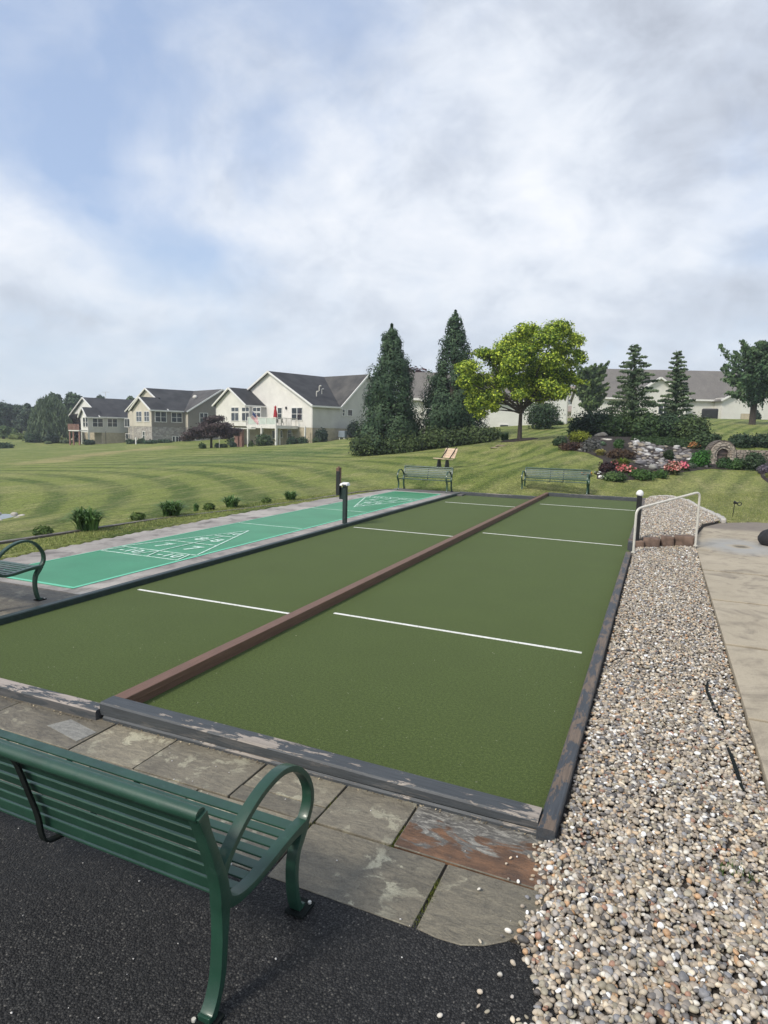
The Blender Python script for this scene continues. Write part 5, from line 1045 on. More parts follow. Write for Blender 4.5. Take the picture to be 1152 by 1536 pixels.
mb.bar(H.P(aM, -4.62, DZ+1.1), H.P(aL, -5.22, DZ+1.1), .12, .08); mb.bar(H.P(aM, -4.62, DZ+.12), H.P(aL, -5.22, DZ+.12), .08, .08)
rl = mb.build('front_railing', M['deckw'], t)
mb = dmb(); mb.bar(H.P(aM+.1, -4.62, DZ+.6), H.P(aL-.1, -5.22, DZ+.6), .02, .84); mb.build('screen', M['fenceglass'], rl)
mb = dmb(); n_b = 26
for k in range(n_b+1): f_ = k/n_b; a_ = aM+(aR-aM)*f_; b_ = -4.62+4.45*f_; w_ = .08 if k % 6 == 0 else .025; mb.bar(H.P(a_, b_, DZ), H.P(a_, b_, DZ+1.05), w_, w_, up=tuple(H.B))
mb.bar(H.P(aM, -4.62, DZ+1.08), H.P(aR, -.15, DZ+1.08), .07, .06); mb.build('side_railing', M['tube'], t)
# patio umbrella, flag, chairs, table on the deck
q = H.P(H.pix(413, 620, 'f', -2.2)[0], -2.2, DZ); t = thing('patio_umbrella', 'closed red patio umbrella standing on the white deck', 'umbrella', tuple(q)); mb = MB(); mb.tube([(0, 0, 0), (0, 0, 2.75)], .03, 8); mb.build('pole', M['deckw'], t); mb = MB(); mb.tube([(0, 0, 1.0), (0, 0, 1.15), (0.02, 0, 1.7), (0, 0, 2.1), (0, 0, 2.35), (0, 0, 2.6), (0, 0, 2.8)], [.22, .30, .27, .20, .13, .17, .03], 10); mb.build('canopy', M['red'], t, smooth=True)
q = H.P(H.pix(388, 630, 'f', -4.95)[0], -4.95, DZ+1.1); t = thing('flag', 'striped red and white flag with blue corner hanging from the deck railing', 'flag', tuple(q)); mb = MB(); pol = [(0, 0, -.1), tuple(-RX*.9+np.array([0, 0, .95]))]; mb.tube(pol, .025, 6); mb.build('pole', M['deckw'], t)
M['fred'] = simple('flag_red', (.45, .03, .05), .8); M['fwh'] = simple('flag_white', (.7, .68, .68), .8); M['fbl'] = simple('flag_blue', (.03, .05, .16), .8)
top = np.array(pol[1]); mb = MB(); nst = 13
def fp(s_, h_): return top+np.array([0, 0, -.1])+RX*(s_*1.15+.10*math.sin(h_*5))+np.array([0, 0, -1])*(h_*1.0+s_*1.05)-FH*(.08*math.sin(s_*7+h_*3))
for k in range(nst):
    for j in range(8):
        s0, s1 = j/8, (j+1)/8; h0, h1 = k/nst, (k+1)/nst; mi = 2 if (k < 7 and j < 3) else (0 if k % 2 == 0 else 1); a_, b_, c_, d_ = fp(s0, h0), fp(s1, h0), fp(s1, h1), fp(s0, h1); mb.add([a_, b_, c_, d_], [(0, 1, 2, 3)], mi)
mb.build('cloth', [M['fred'], M['fwh'], M['fbl']], t)
def deckchair(label, a_, b_, z, mat='black'):
    q = H.P(a_, b_, z); t = thing('patio_chair', label, 'chair', tuple(q), random.uniform(0, 3)); mb = MB(); mb.box(-.25, .25, -.25, .25, .42, .46); mb.build('seat', M[mat], t, bevel=.02); mb = MB(); mb.hexa([(-.25, .22, .46), (.25, .22, .46), (.25, .26, .46), (-.25, .26, .46), (-.24, .34, 1.0), (.24, .34, 1.0), (.24, .38, 1.0), (-.24, .38, 1.0)]); mb.build('backrest', M[mat], t, bevel=.02)
    for sx_ in (-1, 1):
        for sy2 in (-1, 1): mb = MB(); mb.bar((.22*sx_, .22*sy2, 0), (.22*sx_, .22*sy2, .43), .035, .035, up=(0, 1, 0)); mb.build('leg', M[mat], t)
deckchair('dark patio chair on the deck, left of the double window', 5.5, -1.4, DZ); deckchair('dark patio chair on the deck under the wall lamp', 4.2, -1.6, DZ)
deckchair('dark garden chair on the patio under the left end of the deck', aL+.8, -3.6, T1(*H.P(aL+.8, -3.6, 0)[:2])+.02)
# stone posts and pergola left of the deck
q1 = G(343.5, 670); q2 = G(348, 669)
for (u, lab) in ((356, 'brown brick pillar in front of the dark purple tree'), (362, 'second brown pillar under the left end of the deck')):
    q = GD(u, 86.5); mb = MB(); mb.box(-.28, .28, -.28, .28, -.3, 2.5); mb.box(-.34, .34, -.34, .34, 2.5, 2.62); o = mb.build('pillar', M['brick'], bevel=.02); o.location = tuple(q); tag(o, lab, 'pillar')
q = GD(359, 86.3); mb = MB(origin=(0, 0, 0)); lft = -RX*1.6; rgt = RX*1.9
for k in range(5): dd = FH*(k*.7-1.4); mb.bar(tuple(lft+dd+np.array([0, 0, 2.75])), tuple(rgt+dd+np.array([0, 0, 2.75])), .12, .16)
mb.bar(tuple(lft-FH*1.5+np.array([0, 0, 2.9])), tuple(lft+FH*1.5+np.array([0, 0, 2.9])), .1, .12); mb.bar(tuple(rgt-FH*1.5+np.array([0, 0, 2.9])), tuple(rgt+FH*1.5+np.array([0, 0, 2.9])), .1, .12)
o = mb.build('pergola', M['deckw']); o.location = tuple(q); tag(o, 'small white pergola on brick pillars left of the deck', 'pergola')
# air conditioner
q = GD(514, 90.5); t = thing('air_conditioner', 'grey outdoor air conditioner by the side wall of the cream house', 'air conditioner', tuple(q)); mb = MB(); mb.box(-.5, .5, -.4, .4, .25, 1.15); mb.build('body', simple('grey_metal_panel', (.20, .24, .28), .5, .2, 20), t, bevel=.04)
for sx_ in (-.35, .35): mb = MB(); mb.box(sx_-.06, sx_+.06, -.3, .3, -.2, .25); mb.build('foot', M['deckw'], t)
# shrubs by the cream house
for (u, D, wd_, hh, c1, c2, lab, n_) in [(482, 88, 17, 24, (.014, .034, .022), (.035, .066, .036), 'conical dark shrub at the corner of the cream house', 2200), (475, 87, 12, 9, (.04, .07, .03), (.08, .12, .05), 'low olive shrub at the foot of the conical dark shrub', 900), (531, 91, 20, 27, (.010, .024, .018), (.026, .050, .030), 'round dark shrub beside the air conditioner', 2600), (456, 86.5, 18, 13, (.024, .056, .024), (.06, .10, .04), 'green shrub under the deck side, near the white corner pipe', 1400), (439, 86, 17, 15, (.016, .042, .024), (.04, .08, .04), 'dark green shrub below the deck windows', 1400), (397, 80, 22, 20, (.030, .062, .028), (.10, .15, .06), 'bushy green shrub on the lawn before the deck posts', 2600), (350, 84, 11, 12, (.014, .034, .02), (.035, .07, .035), 'dark shrub left of the brick pillars', 900), (376, 87, 8, 12, (.06, .10, .03), (.12, .18, .06), 'light green plant under the left end of the deck', 700)]:
    p = GD(u, D); shrub('foundation_shrub', lab, 'shrub', p, pxm(p, wd_), pxm(p, hh), c1, c2, n_, .13)

# taupe house
M['roofm'] = mat_shingle('faded_charcoal_shingles', (.040, .038, .037), (.085, .08, .076))
H = House('taupe_house', 'taupe and tan house with stone base left of the purple tree', 228.5, 106, (.74, .67), -.5); H.rw = M['roofm']
template(H, 4.9, 8.75, 18.8, 3.1, 5.7, 18.1, -1.3, M['sid_tan'], M['sid_taupe'], [], 2.0, M['stone'])
zs = 2.0; hb = 4.7
H.wall('f', 0, [(.1, zs), (8.4, zs), (8.4, 5.0), (4.3, 6.9), (.1, 4.9)], M['sid_tan']); H.wall('s', 0, [(0, zs), (3.1, zs), (3.1, 4.9), (0, 4.9)], M['sid_taupe']); H.wall('s', 8.4, [(0, -1.3), (3.1, -1.3), (3.1, 4.9), (0, 4.9)], M['sid_tan'], th=-.2)
H.wall('f', .03, [(.1, -1.3), (8.3, -1.3), (8.3, zs), (.1, zs)], M['stone'], 'foundation'); H.wall('s', .03, [(0, -1.3), (3.1, -1.3), (3.1, zs), (0, zs)], M['stone'], 'foundation')
H.roof([(-.4, -.4, 4.74), (-.4, 2.9, 4.74), (4.3, 2.9, 6.95), (4.3, -.4, 6.95)], M['roofd']); H.roof([(8.8, -.4, 4.74), (4.3, -.4, 6.95), (4.3, 3.3, 6.95), (8.8, 3.3, 4.74)], M['roofd'])
H.trim([((-.4, -.42, 4.66), (4.3, -.42, 6.86)), ((4.3, -.42, 6.86), (8.8, -.42, 4.66)), ((-.42, -.4, 4.64), (-.42, 5.6, 4.64))])
for r_ in [(205, 617.5, 212.5, 632), (217, 617.5, 224, 632)]: H.winpx('f', 0, *r_)
H.winpx('f', .03, 214.5, 647.5, 217.5, 659, nx=1)
for r_ in [(233, 618, 249, 632.5), (257.5, 619.5, 272.5, 633)]: H.winpx('s', 0, *r_)
H.winpx('s', -1.3, 300, 620, 311, 634); H.winpx('s', -1.27, 294, 651, 300, 660, nx=1)
H.winpx('f', 3.1, 187.5, 628.5, 194.5, 640, nx=2, nz=1); H.winpx('f', 3.13, 189, 651, 195, 658.5, nx=1, nz=1)
H.winpx('s', .03, 259, 655, 262, 663, nx=1, nz=1); H.winpx('s', .03, 264, 655, 271, 664, nx=2, nz=1)
q = H.P(3.4, 9.2, 6.7); mb = H.mb(); mb.tube([q, q+np.array([0, 0, .7])], .04, 6); mb.tube([q+np.array([0, 0, .7]), q+np.array([0, 0, .82])-FH*.12], [.42, .3], 12); mb.build('satellite_dish', M['tube'], H.t)
for (u, D, wd_, hh, c1, c2, lab) in [(196, 105, 18, 8, (.02, .05, .02), (.05, .09, .04), 'dark low shrub at the left corner of the stone base'), (212, 104, 12, 9, (.03, .06, .025), (.08, .12, .05), 'olive shrub under the small stone base window'), (226, 103.5, 20, 6, (.03, .07, .04), (.07, .12, .06), 'low leafy shrub at the corner of the stone base'), (247, 105, 20, 5, (.025, .06, .03), (.06, .10, .05), 'low shrub strip along the stone side wall'), (281, 108, 14, 7, (.02, .05, .03), (.05, .09, .05), 'shrub beside the basement vents of the taupe house'), (352, 97, 26, 12, (.025, .055, .022), (.06, .10, .04), 'green shrub on the slope behind the purple tree')]:
    p = GD(u, D); shrub('foundation_shrub', lab, 'shrub', p, pxm(p, wd_), pxm(p, hh), c1, c2, 900, .15)
q = GD(204, 102); mb = MB(); mb.box(-.08, .08, -.08, .08, -.2, 1.1); o = mb.build('marker_post', M['deckw']); o.location = tuple(q); tag(o, 'short white post in front of the stone house corner', 'post')

# leftmost house
H = House('grey_white_house', 'leftmost pale grey house with white sunroom on posts and dark roof', 133.2, 120, (.74, .67), -1.75); H.rw = M['roofd']
template(H, 3.74, 7.4, 18.8, 2.4, 8.4, 20, 0.0, M['sid_white'], M['sid_grey_shade'], [(0.0, 4.2, -.0, 5.3, M['sid_white'], True)], .62, M['found'])
H.winpx('f', 0, 125, 626.5, 128, 640, nx=1); H.winpx('f', 0, 129, 626.5, 132, 640, nx=1)
for r_ in [(139, 628, 154, 640), (161.5, 628.5, 175.5, 640)]: H.winpx('s', 0, *r_)
for a_, b_ in ((.15, .1), (4.0, .1)): mb = H.mb(); mb.bar(H.P(a_, b_, -2.2), H.P(a_, b_, .6), .28, .28, up=tuple(H.B)); mb.build('post', M['deckw'], H.t)
q = H.P(9.4, 6.5, 7.3); mb = H.mb(); mb.tube([q, q+np.array([0, 0, 1.35])], .035, 6); 
for k in range(5): mb.bar(tuple(q+RX*(-.6+.3*k)+np.array([0, 0, 1.35])-FH*.3), tuple(q+RX*(-.6+.3*k)+np.array([0, 0, 1.35])+FH*.3), .03, .03)
mb.bar(tuple(q-RX*.8+np.array([0, 0, 1.35])), tuple(q+RX*.8+np.array([0, 0, 1.35])), .05, .05); mb.build('antenna', M['tube'], H.t)
q = GD(118, 119); t = thing('small_deck', 'small brown timber deck at the left side of the leftmost house', 'deck', tuple(q)); mb = MB(); mb.box(-1.3, 1.3, -1, 1, 2.55, 2.75); mb.build('platform', M['deckw'], t)
mb = MB()
for k in range(9): mb.bar((-1.3+2.6*k/8, -1, 2.75), (-1.3+2.6*k/8, -1, 3.85), .2, .04, up=(0, 1, 0))
mb.build('railing', M['brick'], t)
for sx_ in (-1.2, -.3, 1.2): mb = MB(); mb.box(sx_-.12, sx_+.12, -.9, -.7, -.3, 2.55); mb.build('post', M['brick'], t)
for (u, D, wd_, hh, lab) in [(131, 117.5, 10, 9, 'dark shrub under the white sunroom'), (139, 118, 7, 8, 'small dark shrub beside the sunroom post')]:
    p = GD(u, D); shrub('foundation_shrub', lab, 'shrub', p, pxm(p, wd_), pxm(p, hh), (.014, .034, .02), (.04, .07, .035), 700, .15)
q = GD(159, 112); mb = MB(); mb.tube([(0, 0, -.2), (0, 0, 2.2)], .04, 6); o = mb.build('thin_pole', M['black']); o.location = tuple(q); tag(o, 'thin dark pole standing on the lawn before the leftmost house', 'pole')

# white house behind the evergreens
H = House('white_house', 'white sided house half hidden behind the evergreens and the yellow green tree', 846, 66, (.02, 1), 2.5); H.rw = M['roofg']
L = 15.6; ze, zr = 5.75, 8.6
H.wall('f', 0, [(0, 1.6), (L, 1.6), (L, ze), (0, ze)], M['sid_white']); H.wall('s', 0, [(0, 1.6), (8, 1.6), (8, ze), (4, zr), (0, ze)], M['sid_white'], th=.2)
H.wall('s', L, [(0, 1.6), (8, 1.6), (8, ze), (4, zr), (0, ze)], M['sid_white'], th=-.2)
H.roof([(-.4, -.4, ze-.2), (L+.4, -.4, ze-.2), (L+.4, 4, zr), (-.4, 4, zr)], M['roofg']); H.roof([(-.4, 8.4, ze-.2), (-.4, 4, zr), (L+.4, 4, zr), (L+.4, 8.4, ze-.2)], M['roofg'])
H.wall('f', -1.2, [(0, 1.6), (1.6, 1.6), (1.6, ze), (.0, 6.6)], M['sid_white']); H.wall('s', 0, [(-1.2, 1.6), (0, 1.6), (0, 6.4), (-1.2, 6.5)], M['sid_white'], th=.1)
H.trim([((-.4, -.42, ze-.25), (L+.4, -.42, ze-.25))]); H.trim([((1.3, -1.3, 5.6), (1.3, -1.3, 2.6))], .12, .12, 'downspout', M['bark'])
H.wall('f', -1.6, [(12.9, 3.2), (14.4, 3.2), (14.4, 5.4), (13.65, 6.1), (12.9, 5.4)], M['sid_white'], 'porch'); H.window('f', -1.6, 13.2, 14.1, 3.9, 5.2); H.roof([(12.6, -1.9, 5.3), (13.65, -1.9, 6.2), (13.65, .2, 6.2), (12.6, .2, 5.3)], M['roofg']); H.roof([(14.7, -1.9, 5.3), (14.7, .2, 5.3), (13.65, .2, 6.2), (13.65, -1.9, 6.2)], M['roofg']); H.trim([((12.6, -1.95, 5.25), (13.65, -1.95, 6.15)), ((13.65, -1.95, 6.15), (14.7, -1.95, 5.25))], .12, .14)
H.winpx('f', 0, 750, 637.5, 762, 645, nx=1, nz=1)
for (u, D, wd_, hh, lab) in [(826, 64, 14, 9, 'small dark shrub at the white house corner'), (838, 62, 16, 6, 'low green shrub right of the white house corner')]:
    p = GD(u, D); shrub('foundation_shrub', lab, 'shrub', p, pxm(p, wd_), pxm(p, hh), (.02, .05, .02), (.06, .10, .04), 900, .1)
# far house glimpsed in the gap
H = House('far_house', 'far tan roofed house with small white dormer glimpsed between two houses', 882, 118, (.02, 1), 4.0); H.rw = M['roofg']
M['rooft'] = mat_shingle('tan_shingles', (.25, .205, .18), (.30, .25, .22))
H.wall('f', 0, [(0, 3), (7, 3), (7, 7.0), (0, 7.0)], M['sid_tan']); H.roof([(-.5, -.5, 6.6), (7.5, -.5, 6.6), (7.5, 5, 11.5), (-.5, 5, 11.5)], M['rooft'], th=.2)
H.wall('f', .6, [(2.0, 7.4), (4.4, 7.4), (4.4, 9.0), (3.2, 9.8), (2.0, 9.0)], M['sid_white'], 'dormer', th=1.5); H.window('f', .6, 2.9, 3.6, 7.9, 8.7, nx=1, nz=1)
H.trim([((1.8, .5, 8.9), (3.2, .5, 9.9)), ((3.2, .5, 9.9), (4.6, .5, 8.9))], .2, .2)

# long cream house on the right
H = House('long_cream_house', 'long single storey cream house with brown grey roof on the right hill', 1073, 88, (.03, 1), 5.0); H.rw = M['roofg']
aL, _ = H.pix(892, 600, 'f', 0); ze, zr = 7.65, 11.9; zb = 3.2
H.wall('f', 0, [(0, zb), (aL, zb), (aL, ze), (0, ze)], M['sid_cream']); H.wall('s', aL, [(0, zb), (12, zb), (12, ze), (6, zr), (0, ze)], M['sid_cream'], th=-.2)
H.roof([(-7, -.4, ze-.25), (aL+.35, -.4, ze-.25), (aL+.35, 6, zr), (-7, 6, zr)], M['roofg']); H.roof([(-7, 12.4, ze-.25), (-7, 6, zr), (aL+.35, 6, zr), (aL+.35, 12.4, ze-.25)], M['roofg'])
H.trim([((0, -.42, ze-.3), (aL+.4, -.42, ze-.3)), ((aL+.38, -.42, ze-.3), (aL+.38, 6, zr-.1))])
# middle gable behind the conifers
aa0, _ = H.pix(1030, 600, 'f', -1.5); aa1, _ = H.pix(945, 600, 'f', -1.5); mm = (aa0+aa1)/2; zp = 10.2
H.wall('f', -1.5, [(aa0, zb), (aa1, zb), (aa1, ze), (mm, zp), (aa0, ze)], M['sid_cream']); H.roof([(aa0-.4, -1.9, ze-.3), (aa0-.4, .5, ze-.3), (mm, 3.6, zp), (mm, -1.9, zp)], M['roofg']); H.roof([(aa1+.4, -1.9, ze-.3), (mm, -1.9, zp), (mm, 3.6, zp), (aa1+.4, .5, ze-.3)], M['roofg'])
H.trim([((aa0-.4, -1.92, ze-.35), (mm, -1.92, zp-.1)), ((mm, -1.92, zp-.1), (aa1+.4, -1.92, ze-.35))])
kw0, _ = H.pix(1003, 608, 'f', -1.5); kw1, _ = H.pix(988, 608, 'f', -1.5); H.window('f', -1.5, kw0, kw1, 5.3, 6.6)
# right gable wall
H.wall('f', -2.2, [(.2, zb), (-9, zb), (-9, ze+.3), (-4.5, 10.2), (.2, ze-.1)], M['sid_cream']); H.wall('s', .2, [(-2.2, zb), (0, zb), (0, ze), (-2.2, ze)], M['sid_cream'], th=.1)
H.roof([(.7, -2.6, ze-.35), (-4.5, -2.6, 10.3), (-4.5, 4.0, 10.3), (.7, .2, ze-.35)], M['roofg']); H.roof([(-9.6, -2.6, ze-.2), (-9.6, .2, ze-.2), (-4.5, 4.0, 10.3), (-4.5, -2.6, 10.3)], M['roofg'])
H.trim([((.7, -2.62, ze-.42), (-4.5, -2.62, 10.22)), ((-4.5, -2.62, 10.22), (-9.6, -2.62, ze-.25))]); H.trim([((-.6, -2.3, ze-.5), (-.6, -2.3, 4.8))], .12, .12, 'downspout', M['bark'])
H.winpx('f', -2.2, 1129, 608, 1135, 628, nx=1)
mb = H.mb(); q = H.P(-2.6, -1, 9.6); mb.tube([q, q+np.array([0, 0, .6])], .12, 6); q = H.P(3.4, 2, 9.4); mb.tube([q, q+np.array([0, 0, .5])], .1, 6); mb.build('roof_vent', M['bark'], H.t)
q = GD(1064, 84); mb = MB(); mb.box(-.95, .95, -.5, .5, -.2, 1.3); o = mb.build('covered_grill', M['black'], bevel=.25, seg=4); o.location = tuple(q); tag(o, 'black covered grill against the cream wall', 'covered grill')
q = GD(1117, 82); mb = MB(); mb.box(-.45, .45, -.4, .4, -.2, .7); o = mb.build('garden_box', M['found'], bevel=.03); o.location = tuple(q); tag(o, 'small tan box at the foot of the maple by the cream wall', 'box')
q = GD(1134, 80); shrub('round_bush', 'dark ball shrub between the maple trunk and the wall', 'shrub', q, pxm(q, 13), pxm(q, 15), (.02, .04, .025), (.05, .075, .045), 900, .12)

# ------------------------------------------------------------------ rock garden
bed = [G(*q) for q in [(838, 674), (880, 680), (903, 690), (904, 704), (893, 712), (893, 721), (935, 723), (985, 719), (1030, 709), (1070, 704), (1125, 706), (1165, 706), (1165, 690), (1100, 688), (1062, 672), (1035, 662), (1000, 656), (960, 654), (900, 648), (850, 652)]]
drape('mulch_bed', bed, M['mulch'], .05, 16, nb=120)
bed2 = [G(*q) for q in [(1137, 704), (1150, 700), (1175, 700), (1175, 735), (1152, 726), (1140, 716)]]
drape('mulch_bed', bed2, M['mulch'], .05, 5, nb=40)
RC = [(.30, .29, .28), (.21, .20, .20), (.15, .14, .135), (.26, .225, .18), (.40, .39, .37), (.12, .11, .11)]
rs = random.Random(5); pts_ = []
tries = 0
while len(pts_) < 125 and tries < 9000:
    tries += 1; u = rs.uniform(943, 1036); v = rs.uniform(661, 704)
    if not (inpoly([u], [v], [(945, 664), (958, 658), (975, 668), (1003, 672), (1003, 700), (985, 706), (958, 704), (950, 692), (955, 684), (946, 676)])[0] or inpoly([u], [v], [(1008, 673), (1022, 671), (1036, 677), (1036, 692), (1010, 692)])[0]): continue
    if all(abs(u-a)/5.6+abs(v-b)/2.7 > 1 for a, b in pts_): pts_.append((u, v))
for (u, v) in pts_:
    p = G(u, v); w_ = pxm(p, rs.uniform(3.2, 6.6)); c_ = rs.choice(RC)
    rock('cascade_rock', 'grey rock in the tumbled dry cascade of the garden bed', 'rock', (p[0], p[1], p[2]+w_*.25), w_, w_*rs.uniform(.6, .95), w_*rs.uniform(.42, .66), rs.uniform(0, 3), c_, 'rocks of the garden cascade', 2)
for (u, v, wd_, hh, col, lab) in [(901, 656, 21, 9, (.20, .19, .17), 'broad dark boulder at the top left of the garden bed'), (910, 661, 20, 4, (.42, .40, .36), 'long flat pale ledge stone below the broad dark boulder'), (954, 667, 11, 9, (.42, .42, .42), 'upright grey rock at the upper left of the cascade'), (988, 679, 12, 9, (.46, .48, .50), 'largest pale blue grey rock in the cascade'), (960, 698, 22, 8, (.11, .105, .11), 'wide dark rock at the foot of the cascade'), (980, 705, 16, 11, (.22, .22, .20), 'tall grey green rock at the foot of the cascade'), (902, 718, 14, 6, (.62, .61, .58), 'white stone at the bed edge near the long bench'), (908, 684, 10, 5, (.48, .44, .38), 'pale stone beside the yellow hosta'), (869, 676, 12, 4, (.35, .33, .29), 'flat grey stone below the silver leaved shrub'), (936, 706, 9, 3.5, (.5, .48, .46), 'small pale stone between the pink plant and the green mound'), (1058, 702, 9, 5, (.3, .28, .25), 'small brown stone at the foot of the round green bush')]:
    p = G(u, v); w_ = pxm(p, wd_)/2; h_ = pxm(p, hh)/2; rock('garden_boulder', lab, 'rock', (p[0], p[1], p[2]+h_*.7), w_, w_*.7, h_*1.1, rs.uniform(-.4, .4)-.4, col, None, 3)
gs = [  # u, base v, w, h, c1, c2, n, leaf, name, category, label
 (868, 663, 33, 18, (.10, .13, .012), (.26, .29, .03), 2600, .055, 'spirea_shrub', 'shrub', 'bright yellow green dome shrub at the left end of the garden bed', 'd'),
 (858, 675, 32, 12, (.035, .014, .012), (.10, .06, .035), 2000, .055, 'barberry_shrub', 'shrub', 'low dark red shrub under the yellow green dome', 'd'),
 (841, 668, 22, 15, (.03, .06, .025), (.07, .12, .05), 1600, .055, 'leafy_shrub', 'shrub', 'green leafy shrub at the far left of the garden bed', 'd'),
 (887, 678, 26, 23, (.06, .065, .06), (.17, .17, .16), 2400, .06, 'silver_shrub', 'shrub', 'silver grey leaved shrub beside the flat grey stone', 'd'),
 (886, 654, 10, 18, (.08, .09, .04), (.22, .23, .13), 900, .05, 'dwarf_conifer', 'dwarf conifer', 'small variegated upright conifer behind the yellow dome', 'd'),
 (927, 673, 16, 15, (.025, .07, .015), (.06, .13, .03), 1500, .05, 'round_grass', 'plant', 'rounded fine green tuft above the burgundy mound', 'd'),
 (929, 688, 38, 15, (.035, .018, .014), (.11, .07, .035), 2600, .055, 'barberry_shrub', 'shrub', 'wide burgundy mound left of the rock cascade', 'd'),
 (911, 709, 22, 17, (.022, .010, .012), (.06, .03, .03), 1700, .055, 'barberry_shrub', 'shrub', 'dark burgundy shrub behind the white stone', 'd'),
 (924, 721, 34, 14, (.035, .075, .02), (.11, .17, .05), 2400, .05, 'green_mound', 'shrub', 'left green mound at the front edge of the bed', 'd'),
 (964, 719, 34, 16, (.03, .075, .015), (.09, .17, .04), 2400, .05, 'green_mound', 'shrub', 'middle green mound in front of the cascade', 'd'),
 (992, 717, 21, 13, (.03, .08, .015), (.09, .17, .04), 1600, .05, 'green_mound', 'shrub', 'right green mound next to the orange flowers', 'd'),
 (1002, 690, 15, 17, (.018, .038, .012), (.05, .08, .03), 1500, .055, 'leafy_shrub', 'shrub', 'dark green shrub between the two parts of the cascade', 'd'),
 (1050, 701, 28, 27, (.020, .085, .012), (.065, .19, .03), 3600, .05, 'boxwood_ball', 'shrub', 'round bright green clipped bush left of the stone arch', 'r'),
 (1034, 703, 18, 9, (.06, .09, .06), (.12, .16, .10), 1200, .05, 'grey_green_plant', 'plant', 'low grey green plant between the pink plant and the round bush', 'd'),
 (1085, 703, 18, 18, (.018, .05, .015), (.05, .11, .03), 1700, .06, 'leafy_shrub', 'shrub', 'green shrub hiding the foot of the stone arch door', 'd'),
 (1104, 704, 24, 18, (.02, .06, .015), (.07, .14, .035), 2100, .06, 'leafy_shrub', 'shrub', 'brighter green shrub in front of the wall right of the arch', 'd'),
 (1131, 705, 30, 29, (.025, .055, .025), (.07, .11, .05), 2600, .06, 'leafy_shrub', 'shrub', 'tall grey green shrub in front of the wall near the right edge', 'd'),
 (1147, 711, 18, 14, (.09, .08, .10), (.22, .19, .24), 1500, .05, 'lavender', 'plant', 'lavender grey plant at the right edge of the lawn', 'd'),
 (1112, 671, 34, 22, (.018, .042, .022), (.05, .085, .04), 2600, .075, 'hedge_shrub', 'shrub', 'dark hedge shrub above the block wall, right of the arch', 'd'),
 (1145, 671, 32, 22, (.02, .045, .024), (.06, .095, .045), 2600, .075, 'hedge_shrub', 'shrub', 'dark hedge shrub above the block wall at the right edge', 'd'),
 (1066, 664, 26, 14, (.02, .045, .02), (.055, .09, .04), 1700, .07, 'hedge_shrub', 'shrub', 'small dark shrub on top of the bank left of the arch', 'd'),
 (902, 669, 12, 7, (.07, .13, .07), (.16, .24, .14), 700, .06, 'hosta', 'plant', 'blue green hosta below the ledge stone', 'd')]
for (u, v, wd_, hh, c1, c2, n_, lf, nm, cat, lab, kd) in gs:
    p = G(u, v); w_, h_ = pxm(p, wd_), pxm(p, hh)
    if kd == 'r': shrub(nm, lab, cat, p, w_, h_, c1, c2, n_, lf, nb=16, shell=.85, spread=.5)
    else: shrub(nm, lab, cat, p, w_, h_, c1, c2, n_, lf, nb=11)
for (u, v, wd_, hh, c1, c2, lab) in [(900, 684, 20, 13, (.30, .28, .06), (.55, .50, .18), 'pale yellow striped hosta beside the bed edge'), (934, 700, 34, 16, (.10, .16, .02), (.26, .30, .05), 'yellow green daylily clump in front of the burgundy mound'), (1152, 718, 12, 11, (.24, .27, .07), (.45, .45, .18), 'yellow hosta at the right edge below the lavender'), (1013, 712, 16, 12, (.05, .09, .03), (.12, .18, .06), 'green strappy leaves under the pink plant')]:
    p = G(u, v); grassclump('strap_leaf_plant', lab, p, pxm(p, wd_), pxm(p, hh)*.9, c1, c2, 220, .022)
def flowers(name, lab, u, v, wd_, hh, c1, c2, leafc=((.05, .05, .02), (.10, .12, .04)), n_=600):
    p = G(u, v); return shrub(name, lab, 'flowering plant', p, pxm(p, wd_), pxm(p, hh), leafc[0], leafc[1], 700, .05, nb=10, blossoms=(c1, c2, n_, .055))
flowers('pink_coleus', 'pink and red leaved plant left of the cascade foot', 937, 710, 26, 14, (.45, .06, .07), (.75, .30, .28))
flowers('pink_coleus', 'pink and cream leaved plant right of the cascade foot', 1008, 711, 20, 20, (.50, .10, .10), (.80, .48, .40))
flowers('pink_coleus', 'small magenta pink plant beside the round bush', 1024, 706, 14, 14, (.50, .06, .12), (.70, .20, .25))
flowers('orange_flowers', 'small orange flowers behind the long bench right end', 880, 713, 13, 5, (.60, .18, .02), (.75, .36, .05), n_=140)
flowers('orange_flowers', 'orange flowers between two green mounds', 981, 713, 8, 6, (.70, .22, .06), (.80, .45, .15), n_=120)
flowers('orange_flowers', 'orange leaved plant at the top right of the cascade', 1040, 674, 13, 11, (.40, .14, .04), (.55, .28, .12), n_=260)
flowers('white_flowers', 'tiny white flowers above the white stone', 896, 712, 8, 5, (.7, .7, .7), (.8, .8, .78), n_=80)
flowers('pink_coleus', 'dim pink plant behind the dark burgundy shrub', 921, 700, 10, 12, (.25, .05, .07), (.45, .15, .15), n_=160)
